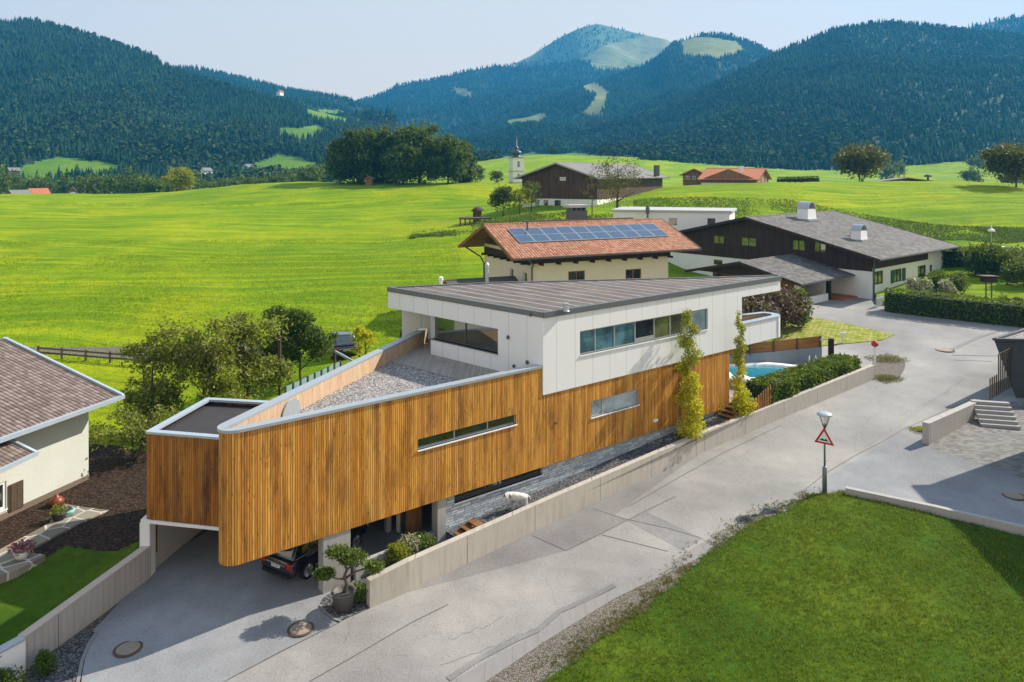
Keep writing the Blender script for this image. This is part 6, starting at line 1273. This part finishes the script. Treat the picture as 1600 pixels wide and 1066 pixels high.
bush('low orange tinted bush behind the annex', onG(370, 47), 1.6, 1.1, 2.2, .08, 1500, 'autumn', seed=68)
for k, px in enumerate((628, 640, 649)): 
    t = tree('dark_yew', ('left', 'middle', 'right')[k]+' one of three dark upright yews at the white wing', 'shrub', onG(px, 57.5), [(0, 0, .9, .3, .3, 1.1), (0, 0, 1.9, .18, .18, .6)], 500, .1, LM['dark'], (.06, None), 70+k, 'dark upright yews', nl=3)
q = onG(437, 51); tag(MB().box((q.x, q.y, q.z+2.2), (.16, .16, 4.4)).build('timber_post', M['post_wood']), 'weathered timber post standing behind the long parapet', 'post')
q = onG(523, 53); t = thing('handrail', 'pale sloping handrail below the parked dark car', 'railing', q); a = at(523, 549, 53); b = at(556, 567, 51); MB().bar(a, b, .12, .16).build('rail', M['zinc'], t); MB().box((a.x, a.y, a.z-1), (.14, .14, 2.2)).build('post', M['post_wood'], t)
# the big trees on the crest
for k, (px, d, yt, w_, lb) in enumerate(((532, 246, 216, 9, 'leftmost lower dark tree of the grove on the crest'), (562, 250, 194, 13, 'broad dark tree in the left half of the grove on the crest'), (605, 254, 182, 15, 'tall domed dark tree in the middle of the grove on the crest'), (655, 250, 183, 15, 'tall spreading dark tree in the right half of the grove on the crest'), (700, 246, 206, 12, 'right lower dark tree of the grove on the crest'), (725, 250, 240, 6, 'smallest rightmost dark tree of the grove on the crest'), (630, 243, 222, 12, 'lower dark tree standing in front of the grove centre'))):
    z = G((px-800)*d/FPX, d); H_ = zat(yt, d)-z; rd = random.Random(k); bl = [(0, 0, H_*.52, w_*.56, w_*.56, H_*.46)]+[(rd.uniform(-.38, .38)*w_, rd.uniform(-.38, .38)*w_, H_*rd.uniform(.08, .8), w_*.36, w_*.36, H_*.18) for _ in range(11)]
    tree('large_tree', lb, 'tree', onG(px, d), bl, 15000, .40, LM['dark'], (.5, None), 80+k, 'grove of big dark trees on the crest', 60, w_*.09, 6, .15)
def single(label, px, d, H_, W_, n, size, mat, seed, name='tree', group=None, clumps=30, z0=.5):
    bl = [(0, 0, H_*.54, W_*.5, W_*.5, H_*.44)]; rd = random.Random(seed); bl += [(rd.uniform(-.35, .35)*W_, rd.uniform(-.35, .35)*W_, H_*rd.uniform(.35, .8), W_*.27, W_*.27, H_*.15) for _ in range(5)]
    return tree(name, label, 'tree', onG(px, d), bl, n, size, LM[mat], (H_*.025, None), seed, group, clumps, W_*.13, 6)
LM['rust'] = leaf_mat('dark olive rusty leaves', [(.03, .045, .01), (.06, .08, .012), (.12, .12, .018), (.17, .12, .03)], .2)
single('round dark olive tree standing alone on the crest', 1343, 206, 10.6, 14, 7000, .36, 'rust', 90, clumps=60)
single('large tree at the right edge on the crest', 1588, 172, 10.5, 12, 9000, .33, 'rust', 91, clumps=50)
single('yellow green round tree at the far edge of the left meadow', 280, 300, 11, 12, 4200, .45, 'autumn', 92)
single('small leafy tree on the slope left of the barn', 786, 148, 6.4, 5.2, 2400, .22, 'mid', 93, clumps=20)
single('yellowish small tree at the left corner of the barn', 812, 146, 6.0, 4.0, 1300, .18, 'autumn', 94, clumps=14)
single('sparse dark small tree before the barn corner', 830, 147, 6.4, 4.0, 1100, .17, 'dark', 95, clumps=14)
t = single('tall sparse autumn tree before the barn roof, right of centre', 965, 129, 12.6, 9, 2400, .15, 'rust', 96, clumps=34)
bare = thing('sparse_tree', 'thin bare sapling with few leaves left of the tall sparse tree', 'tree', onG(925, 133)); m = limbs(MB(), (0, 0, -.2), (0, 0, 8.5), .12, 10, 2.4, 5); o = m.build('trunk', M['bark']); o.parent = bare
V, F_ = leaf_cloud(cluster([(0, 0, 5, 2.2, 2.2, 3)], 12, .5, 3), 300, .13, 7); fast_mesh('crown', V, F_, LM['rust'], bare)
single('round bush like tree just right of the big grove', 743, 300, 9, 8, 1500, .4, 'dark', 97, clumps=16); single('small round tree near the church tower', 776, 290, 6, 6, 900, .35, 'mid', 98, clumps=12)
# the belt of trees beyond the left meadow: three kinds, copied
proto = []
for k, (mt, W_) in enumerate((('dark', 12), ('mid', 11), ('hedge', 9))):
    bl = [(0, 0, 7, W_*.55, W_*.55, 6.5)]+[(math.cos(a)*W_*.25, math.sin(a)*W_*.25, 5+2.2*(a % 2), W_*.25, W_*.25, 2.5) for a in (0, 1.6, 3.1, 4.4)]
    t = tree('valley_tree', 'proto', 'tree', (0, 0, 0), bl, 1100, .65, LM[mt], (.35, None), 100+k, 'belt of trees beyond the left meadow', 26, W_*.12, 4); proto.append(t)
rd = random.Random(12); used = [0, 0, 0]; spots = []; BELT = []
for k in range(38): spots.append((-20+k*14.2+rd.uniform(-6, 6), rd.uniform(345, 460)))
spots += [(512, 420), (525, 470), (1405, 560), (1520, 420), (1528, 600), (1586, 330), (1612, 300), (1388, 520)]
PL = ['low round', 'broad', 'narrow', 'tall', 'small', 'leaning']
for k, (px, d) in enumerate(spots):
    j = rd.randrange(3); s_ = rd.uniform(.85, 1.3); p = onG(px, d); s3 = (s_*rd.uniform(.85, 1.2), s_, s_*rd.uniform(.8, 1.1)); rz = rd.uniform(0, 6)
    if used[j] == 0: t = proto[j]; t.location = p; t.rotation_euler = (0, 0, rz); t.scale = s3; used[j] = 1
    else: t = copy_tree(proto[j], p, rz, None, s3)
    BELT.append((px, t))
    if px >= 540: t['group'] = 'lone trees below the right hill'
ON = 'first second third fourth fifth sixth seventh eighth ninth tenth eleventh twelfth thirteenth fourteenth fifteenth sixteenth seventeenth eighteenth nineteenth twentieth'.split()
lb_ = sorted([b for b in BELT if b[0] < 540], key=lambda b: b[0]); rb2 = sorted([b for b in BELT if b[0] >= 540], key=lambda b: b[0])
for k, (px, t) in enumerate(lb_):
    t['label'] = ('%s tree from the left end of the tree belt beyond the left meadow' % ON[k]) if k < 20 else ('%s tree from the right end of the tree belt beyond the left meadow' % ON[len(lb_)-1-k])
for k, (px, t) in enumerate(rb2): t['label'] = '%s from the left of the small lone trees in the field below the right hill' % ON[k]
# rough growth on the banks
def scrub(name, n, pxr, yr, drf, size, mat, seed, dens=0.0):
    r = np.random.default_rng(seed); px = r.uniform(*pxr, n); t = r.uniform(0, 1, n); d = drf(px, t); x = (px-800)*d/FPX; k = sn(x*.35, d*.35, seed) > dens+.25*r.normal(size=n); x, d, px = x[k], d[k], px[k]
    z = Gpd(px, d); P = np.stack([x, d, z], -1); V, F_ = puffs(P, np.full(len(x), size)*r.uniform(.5, 1.4, len(x)), seed, 8); o = fast_mesh(name, V, F_, mat); o['kind'] = 'stuff'
LM['bank'] = leaf_mat('bank weeds', [(.045, .10, .010), (.07, .15, .012), (.12, .21, .015), (.18, .26, .02)], .2)
xb = [1000, 1110, 1225, 1338, 1450, 1563, 1800]
scrub('bank_growth', 34000, (990, 1800), None, lambda px, t: np.interp(px, xb, [134, 133, 131, 127, 126, 123, 122])+t*np.interp(px, xb, [16, 17, 19, 13, 9, 7, 7]), .24, LM['bank'], 201, -.7)
scrub('bank_growth', 9000, (640, 980), None, lambda px, t: np.interp(px, [640, 750, 850, 980], [128, 126, 118, 118])+4*sn(px/25, px*0, 9)+t*np.interp(px, [640, 750, 850, 980], [8, 14, 24, 16]), .42, LM['bank'], 202, .05)
scrub('meadow_tufts', 900, (-100, 700), None, lambda px, t: 62+t*45, .14, LM['bank'], 203, .35)
# ------------------------------------------------------------------ vehicles
PAINT = {}
def paint(n, c): t = NT(n, .25, .6); t.col(c); t.p.inputs['Coat Weight'].default_value = 1.0; t.p.inputs['Coat Roughness'].default_value = .04; return t.m
PAINT['black'] = paint('black car paint', (.008, .008, .011)); PAINT['dark'] = paint('dark blue grey car paint', (.012, .016, .02)); PAINT['red'] = paint('red car paint', (.45, .012, .015))
M['tyre'] = plain('tyre rubber', (.012, .012, .012), .8); M['rim'] = plain('alloy rim', (.55, .56, .58), .25, .8); M['tail'] = plain('tail light red', (.40, .02, .012), .2); M['carglass'] = glass_mat('car glass', (.012, .018, .02)); M['chrome'] = plain('bright trim', (.65, .66, .68), .2, .7)
def car(name, label, loc, rz, mat, L=5.0, W=2.0, H_=1.83, hood=1.15, belt=1.12, kind='suv', sc=1.0):
    t = thing(name, label, 'car', loc, rz); t.scale = (sc, sc, sc); w = W/2
    sec = [(0, .86, .42, .78), (.06, .97, .34, .98), (.25, 1, .30, belt-.02), (1.0, 1, .28, belt), (L*.62, 1, .28, belt-.02), (L*.70, .99, .28, hood), (L*.90, .95, .30, hood-.08), (L*.975, .88, .34, hood-.22), (L, .80, .42, .74)]
    m = MB(); V = []; n = 10
    for x, k, z0, z1 in sec:
        q = w*k; h = z1-z0; V += [Vector((x, y, z)) for y, z in ((-q*.86, z0), (-q, z0+h*.22), (-q, z0+h*.62), (-q*.965, z0+h*.90), (-q*.86, z1), (q*.86, z1), (q*.965, z0+h*.90), (q, z0+h*.62), (q, z0+h*.22), (q*.86, z0))]
    f = [(i*n+k, i*n+(k+1) % n, (i+1)*n+(k+1) % n, (i+1)*n+k) for i in range(len(sec)-1) for k in range(n)]+[tuple(range(n))[::-1], tuple((len(sec)-1)*n+k for k in range(n))]
    m.add(V, [x[::-1] for x in f]); body = m.build('body', mat, bevel=.025, smooth=True); body.parent = t
    # cabin
    xr0, xr1, xt0, xt1 = .10, L*.69, .62, L*.50; wb, wt, zb_, zt_ = w*.95, w*.76, belt-.04, H_
    c = [Vector((xr0, -wb, zb_)), Vector((xr1, -wb*.96, zb_)), Vector((xr1, wb*.96, zb_)), Vector((xr0, wb, zb_)), Vector((xt0, -wt, zt_)), Vector((xt1, -wt, zt_)), Vector((xt1, wt, zt_)), Vector((xt0, wt, zt_))]
    o = MB().add(c, [(3, 2, 1, 0), (4, 5, 6, 7), (0, 1, 5, 4), (1, 2, 6, 5), (2, 3, 7, 6), (3, 0, 4, 7)]).build('cabin', mat, bevel=.06, smooth=True); o.parent = t
    def pane(a, b, c_, d, i=.09, nm='side_window', sx=(0., 1.)):
        a, b, c_, d = [Vector(v) for v in (a, b, c_, d)]
        nn = (b-a).cross(d-a).normalized(); B = lambda s, r: (a*(1-s)+b*s)*(1-r)+(d*(1-s)+c_*s)*r+nn*.012
        s0, s1 = sx; o = MB().quad(B(s0, .14), B(s1, .14), B(s1, .88), B(s0, .88)).build(nm, M['carglass']); o.parent = t
    for s0, s1 in ((.10, .30), (.33, .60), (.63, .92)): pane(c[0], c[1], c[5], c[4], sx=(s0, s1)); pane(c[2], c[3], c[7], c[6], sx=(1-s1, 1-s0))
    pane(c[1], c[2], c[6], c[5], nm='windscreen', sx=(.06, .94)); pane(c[3], c[0], c[4], c[7], nm='rear_window', sx=(.08, .92))
    for s in (-1, 1):
        for x in (.95, L-1.0):
            wh = MB().tube([(x, s*(w-.24), .38), (x, s*(w+.012), .38)], .38, 22).build('wheel', M['tyre']); wh.parent = t
            r_ = MB(); r_.tube([(x, s*(w+.013), .38), (x, s*(w+.018), .38)], .27, 20)
            for k in range(10): a = k*PI/5; r_.bar((x, s*(w+.03), .38), (x+math.cos(a)*.27, s*(w+.03), .38+math.sin(a)*.27), .045, .03, up=(0, s, 0))
            r_.build('rim', M['rim']).parent = wh
            MB().tube([(x, s*(w+.0125), .38), (x, s*(w+.0155), .38)], .25, 20).build('brake_disc', M['tyre']).parent = wh
        tl_ = MB().box((.03, s*w*.80, .86), (.10, .26, .24)).build('tail_light', M['tail'], bevel=.02); tl_.parent = t
        MB().box((L-.07, s*w*.70, .78), (.14, .34, .16)).build('headlight', M['chrome']).parent = t
        MB().bar((1.4, s*(w+.005), .44), (L-1.5, s*(w+.005), .44), .03, .05).build('sill_trim', M['chrome']).parent = t
        MB().bar((.25, s*(w*.965), belt+.0), (L*.66, s*(w*.955), belt-.01), .02, .03).build('belt_trim', M['chrome']).parent = t
        MB().box((L*.66, s*(w+.10), belt+.05), (.16, .22, .15)).build('wing_mirror', mat, bevel=.03).parent = t
    MB().box((-.015, 0, .86), (.05, W*.58, .035)).build('tailgate_trim', M['chrome']).parent = t
    MB().box((.0, 0, .42), (.10, W*.8, .14)).build('bumper', M['tyre']).parent = t
    pl = MB().box((-.02, 0, .76), (.05, .52, .12)).build('number_plate', M['frame_w']); pl.parent = t
    MB().box((-.022, .235, .76), (.055, .045, .115)).build('plate_band', plain('plate blue', (.02, .08, .40), .4)).parent = pl
    for j, x_ in enumerate((-.17, -.11, -.05, .03, .09, .15)): MB().box((-.047, x_, .76), (.004, .028, .07)).build('plate_character', M['tyre']).parent = pl
    return t
# first SUV: rear towards the drive, nose into the garage
r0 = gp(436, 908); ca = math.atan2(.86, .50)
c1p = Vector((-10.3, 32.9, Sz(33)+.02)); car('parked_suv', 'shiny black off road car parked nose in below the timber overhang', c1p, math.radians(59), PAINT['black'])
c2p = Vector((-9.6, 43.4, Sz(40)+.0)); car('parked_car', 'dark car deep inside the shaded garage with one rim showing', Vector((-8.4, 37.2, Sz(38))), math.radians(80), PAINT['black'], 4.6, 1.85, 1.6)
q = onG(541, 58.5); car('parked_van', 'dark off road car parked on the grass behind the long parapet', Vector((q.x, q.y, q.z)), math.radians(115), PAINT['dark'], 4.6, 1.9, 1.85)
q = onG(1507, 107); car('red_car', 'bright red car beyond the garden hedge at the right', q, math.radians(10), PAINT['red'], 4.2, 1.75, 1.5, .95, .95)
q = onG(1532, 119); car('parked_car', 'dark car next to the red car behind the dark bushes', onG(1543, 107), math.radians(15), PAINT['dark'], 4.4, 1.8, 1.6)
# ------------------------------------------------------------------ dog
dg = thing('dog', 'white dog standing on the gravel strip and looking back at the viewer', 'dog', Vector((0, 0, 0)))
def dogmesh():
    me = bpy.data.meshes.new('body')
    V = [(.28, 0, .52), (.05, 0, .53), (-.2, 0, .54), (-.36, 0, .60), (-.44, -.06, .66), (-.50, -.14, .70), (-.55, -.26, .62), (-.57, -.34, .57),   # rump, back, shoulder, neck, head, muzzle
         (.30, .09, .46), (.36, .10, .26), (.40, .10, .12), (.34, .10, .02), (.30, -.09, .46), (.28, -.10, .28), (.34, -.10, .14), (.28, -.10, .02),
         (-.26, .09, .44), (-.28, .10, .24), (-.27, .10, .02), (-.32, .10, .0), (-.26, -.09, .44), (-.22, -.10, .24), (-.22, -.10, .02), (-.27, -.10, .0),
         (.40, 0, .56), (.50, .02, .48), (.56, .02, .34), (-.40, -.18, .74), (-.37, -.22, .66), (-.60, -.10, .74), (-.63, -.10, .66), (.40, .10, .0), (.23, -.10, 0)]
    E = [(0, 1), (1, 2), (2, 3), (3, 4), (4, 5), (5, 6), (6, 7), (0, 8), (8, 9), (9, 10), (10, 11), (0, 12), (12, 13), (13, 14), (14, 15), (2, 16), (16, 17), (17, 18), (18, 19), (2, 20), (20, 21), (21, 22), (22, 23), (0, 24), (24, 25), (25, 26), (5, 27), (27, 28), (5, 29), (29, 30)]
    V = V[:31]
    me.from_pydata(V, E, []); o = bpy.data.objects.new('body', me); COL.objects.link(o); md = o.modifiers.new('skin', 'SKIN')
    R = [.17, .175, .20, .16, .12, .135, .08, .055, .12, .075, .05, .05, .12, .075, .05, .05, .10, .065, .05, .045, .10, .065, .05, .045, .05, .035, .02, .035, .035, .035, .035]
    sv = me.skin_vertices[0].data
    for i, r in enumerate(R): sv[i].radius = (r, r)
    sv[0].use_root = True; s = o.modifiers.new('sub', 'SUBSURF'); s.levels = 2; s.render_levels = 2; o.data.materials.append(M['dogfur']); return o
M['dogfur'] = plain('white dog coat', (.66, .63, .58), .9, var=.12, sc=6, bump=.02)
o = dogmesh(); o.parent = dg; m = MB()
for e, f_ in (((-.41, -.21, .74), (-.37, -.25, .60)), ((-.61, -.13, .74), (-.66, -.14, .60))): MB().tube([e, ((e[0]+f_[0])/2, (e[1]+f_[1])/2-.02, (e[2]+f_[2])/2), f_], [.03, .045, .02], 8).build('ear', plain('grey dog ear', (.22, .17, .14), .9), smooth=True).parent = dg
for e in ((-.505, -.285, .70), (-.585, -.265, .70)): MB().lathe(e, [(.001, -.012), (.014, 0), (.001, .012)], 8).build('eye', M['tyre']).parent = dg
MB().lathe((-.585, -.385, .57), [(.004, -.02), (.024, 0), (.004, .02)], 8).build('nose', M['tyre']).parent = dg
uD = F.upx(806); fD = F.pt(uD, 0, .0); 
for o_ in (1.05,):
    p = F.pt(F.upx(810, .55), 0, .55)
dz_ = bedz(F.upx(810, .55))
dg.location = (p.x, p.y, dz_); dg.rotation_euler = (0, 0, .1); dg.scale = (1.12, 1.12, 1.12)
# ------------------------------------------------------------------ street furniture
lp = gp(1288.5, 771, .05); t = thing('street_lamp', 'grey street lamp with a glass funnel head carrying a triangular bump warning sign', 'street lamp', lp)
LG = plain('grey green lamp pole', (.16, .20, .20), .45, .4)
x, y, z = lp; MB().lathe(lp, [(.13, -.1), (.115, 1.35), (.06, 1.42)], 14).build('pole_base', LG, t, smooth=True); MB().lathe((x, y, z+1.38), [(.055, 0), (.042, 2.1)], 12).build('pole', LG, t, smooth=True)
MB().lathe((x, y, z+3.42), [(.05, 0), (.06, .08), (.14, .26), (.16, .28)], 14).build('lamp_collar', M['dark_metal'], t)
gm = NT('clear lamp glass', .05, .5); gm.col((.85, .9, .9)); gm.p.inputs['Transmission Weight'].default_value = .95; gm.p.inputs['Alpha'].default_value = .35
hd = MB().lathe((x, y, z+4.22), [(.38, -.04), (.40, 0), (.35, .07), (.22, .12), (.04, .14)], 24).build('lamp_hood', M['zinc_blue'], t, smooth=True)
m = MB(); n = 20
V = [Vector((x+r*math.cos(2*PI*k/n), y+r*math.sin(2*PI*k/n), z+zz)) for r, zz in ((.14, 3.7), (.31, 4.18)) for k in range(n)]; m.add(V, [(k, (k+1) % n, n+(k+1) % n, n+k) for k in range(n)]).build('lamp_glass', gm.m, t)
m = MB()
for k in range(4): a = k*PI/2+.5; m.tube([(x+.15*math.cos(a), y+.15*math.sin(a), z+3.68), (x+.33*math.cos(a), y+.33*math.sin(a), z+4.2)], .014, 5)
m.build('lamp_strut', M['dark_metal'], t)
rv_ = Vector((.80, -.60, 0)); nv_ = Vector((-.60, -.80, 0)); cz = z+2.95
def tri(c, s, off, roll=0): 
    out = []
    for k in range(3):
        a = PI/2+k*2*PI/3+roll; out.append(Vector((c.x, c.y, cz))+rv_*math.cos(a)*s+Vector((0, 0, 1))*math.sin(a)*s+nv_*off)
    return out
c = Vector((x, y, cz))+nv_*.08; A, B = tri(c, .60, 0), tri(c, .60, .02); M['signred'] = plain('sign red', (.42, .02, .02), .4)
sg = MB().add(A+B, [(0, 1, 2), (5, 4, 3), (0, 3, 4, 1), (1, 4, 5, 2), (2, 5, 3, 0)]).build('warning_sign', M['signred'], t)
MB().poly(tri(c, .40, .026)).build('sign_face', M['frame_w'], sg)
m = MB(); bp2 = [(-.24, -.13), (.24, -.13), (.24, -.10), (.18, -.09), (.12, -.02), (.06, -.02), (0, -.09), (-.06, -.02), (-.12, -.02), (-.18, -.09), (-.24, -.10)]
m.poly([c+rv_*a+Vector((0, 0, b))+nv_*.032 for a, b in bp2]); m.build('bump_symbol', M['tyre'], sg)
# white post with red cap at the wall end
q = gp(1367, 571, .0); t = thing('marker_post', 'white post with a red cap at the end of the road wall', 'post', q); MB().lathe(q, [(.10, 0), (.10, 1.55), (.07, 1.6)], 10).build('post', M['frame_w'], t); MB().lathe((q.x, q.y, q.z+1.55), [(.14, 0), (.28, .12), (.28, .3), (.16, .45), (.08, .5)], 12).build('cap', M['signred'], t)
q = gp(1317, 537, .05); t = thing('garden_tap', 'small white T shaped stand on the worn grass', 'post', q); MB().box((q.x, q.y, q.z+.45), (.14, .14, .9)).build('post', M['frame_w'], t); MB().box((q.x, q.y, q.z+.92), (.6, .12, .1)).build('crossbar', M['frame_w'], t)
q = onG(1549, 116); t = thing('garden_lamp', 'white mushroom shaped lamp on a thin pole in the field at the right', 'lamp', q); MB().lathe(q, [(.06, 0), (.06, 3.2)], 8).build('pole', M['zinc'], t); MB().lathe((q.x, q.y, q.z+3.1), [(.5, 0), (.45, .25), (.12, .45), (.05, .9)], 14).build('shade', M['white'], t)
q = onG(1545, 82); t = thing('bird_feeder', 'wooden bird house on two thin posts in the chalet garden', 'bird house', q)
for dx in (-.3, .3): MB().box((q.x+dx, q.y, q.z+1.1), (.1, .1, 2.2)).build('post', M['dark_metal'], t)
MB().box((q.x, q.y, q.z+2.3), (1.4, .8, .5)).build('box', M['chalet_wood'], t); MB().bar((q.x-1.1, q.y-.2, q.z+2.75), (q.x+.9, q.y+.2, q.z+2.68), 1.1, .08).build('roof', M['post_wood'], t)
q = P2(13.2, -.1, 3.62); potted('plant_pot', 'tall white pot with dark plant under the carport eave', q, .6, 1.2, M['white'], [(0, 0, 1.35, .6, .6, .35)], 300, .12, LM['dark'])
q = gp(1357, 472, .1); t = thing('garden_gate', 'small white railing gate between carport corner and clipped hedge', 'gate', q); m = MB(); a = Vector((41.0, 83.4, 3.2)); b = Vector((39.5, 81.9, 3.2))
for k in range(8): p = a.lerp(b, k/7); m.box((p.x, p.y, 3.9), (.05, .05, 1.3))
m.bar(a+Vector((0, 0, 1.15)), b+Vector((0, 0, 1.15)), .06, .06); m.build('railing', M['frame_w'], t)
# manhole covers
def manhole(label, px, py, r):
    p = gp(px, py, .02); t = thing('manhole_cover', label, 'manhole cover', p, 0, 'manhole covers'); MB().lathe((p.x, p.y, p.z), [(r, -.02), (r, .008), (r*.82, .008), (r*.82, .004)], 30).build('frame', plain('rusty iron ring', (.10, .06, .04), .8, var=.3), t)
    MB().lathe((p.x, p.y, p.z), [(r*.80, -.02), (r*.80, .012)], 26).build('cover', plain('worn cover', (.27, .22, .17), .8, var=.3, sc=6), t)
manhole('brown ringed manhole cover near the left corner of the drive', 200, 1014, .52); manhole('manhole cover on the drive below the potted pine', 470, 983, .52); manhole('dark manhole cover in the shade at the right edge', 1584, 775, .58); manhole('dark manhole cover where the road meets the chalet drive', 1476, 547, .8)
# ------------------------------------------------------------------ right side: walls, fence, steps, building
q0, q1, q2 = gp(1452, 696), gp(1500, 668), gp(1534, 648)
wall_thing('pale concrete wall with an end face beside the stone paving at the right', [q0, q1, q2], .42, [zat(662, q0.y), zat(641, q1.y), zat(625.5, q2.y)], [q0.z-.3]*3, M['concrete_l'])
k0, k1, k2 = gp(1321, 775), gp(1460, 806), gp(1640, 850)
wall_thing('low concrete edge wall between the foreground lawn and the right drive', [k0, k1, k2, gp(1900, 920)], .3, [Sz(k0.y)+.42, Sz(k1.y)+.46, Sz(k2.y)+.50, Sz(38)+.5], [-.5]*4, M['conc_plain'])
t = thing('board_fence', 'weathered vertical board fence beside the steps at the right', 'fence', gp(1550, 640)); a, b = gp(1536, 640, 0), gp(1572, 618, 0)
for k in range(12):
    p = a.lerp(b, k/11); h = (1.5 if k < 4 else 2.9); MB().box((p.x+.5, p.y, p.z+.9+h/2-.2), (.24, .07, h), .9).build('board', M['post_wood'], t)
sp_ = gp(1562, 668, 0); s = thing('concrete_steps', 'grey concrete steps between the board fence and the dark building', 'steps', sp_, -.25)
for k in range(6): MB().box((0, .35*k, .10+.2*k), (2.3, .36, .2)).build('tread', M['conc_plain']).parent = s
t = thing('dark_clad_building', 'modern dark clad building with leaning walls and flat gravel roof at the right edge', 'building', (38, 52, .6))
CL = NT('dark shingle cladding', .8, .2); s_ = CL.sep(CL.uv()); rb_ = CL.band(s_[1], .12, .02); CL.col(CL.mix(rb_, CL.mix(CL.noise(CL.obj(), 2, 4), (.07, .08, .075), (.13, .135, .125)), (.02, .02, .02))); CL.bump(rb_, .01)
z1_ = 5.66; C1 = az(1553, 531, z1_); D1 = az(1603, 515, z1_); D1 = C1+(D1-C1)*2.5; R1 = Vector((52, C1.y-1, z1_)); R2 = Vector((52, D1.y, z1_)); B1 = at(1601, 657, C1.y-1.0); B2 = B1+(D1-C1)*.9; B2.z = B1.z
m = MB(); top = [C1, R1, R2, D1]; bot = [B1, Vector((52, B1.y, B1.z)), Vector((52, B2.y, B1.z)), B2]
m.add(top+bot, [(0, 4, 5, 1), (1, 5, 6, 2), (2, 6, 7, 3), (3, 7, 4, 0)]).build('wall', CL.m, t); MB().poly([p-Vector((0, 0, .06)) for p in top]).build('roof_gravel', M['gravel_light'], t)
m = MB()
for a, b in ((D1, C1), (C1, R1)): m.bar(a+Vector((0, 0, .02)), b+Vector((0, 0, .02)), .22, .16)
m.build('roof_edge', M['dark_metal'], t)
MB().prism([(33.0, 30), (52, 30), (52, 47), (33.0, 47)], .5, 9.6).build('unseen_wing', CL.m, t); MB().prism([(32.7, 29.7), (52, 29.7), (52, 47.3), (32.7, 47.3)], 9.61, 9.8).build('roof', M['roof_far'], t)  # unseen wing, added out of view to cast the shadow on the right drive
for yy in (33, 38, 43): MB().box((32.99, yy, 5.5), (.06, 2.4, 1.4)).build('window', M['glass'], t)  # windows dressing the added wing
bush('tangled green grass tuft below the right wall end', gp(1440, 674), .7, .5, .3, .05, 700, 'autumn', seed=77)
for k, (px, py, r_) in enumerate(((1384, 592, .9), (1385, 562, 1.2))): 
    V, F_ = leaf_cloud([(0, 0, .05, r_*1.5, r_, .16)], 1500, .05, 90+k); o = fast_mesh('weeds', V, F_, M['weed']); o.location = gp(px, py, .02); o['kind'] = 'stuff'
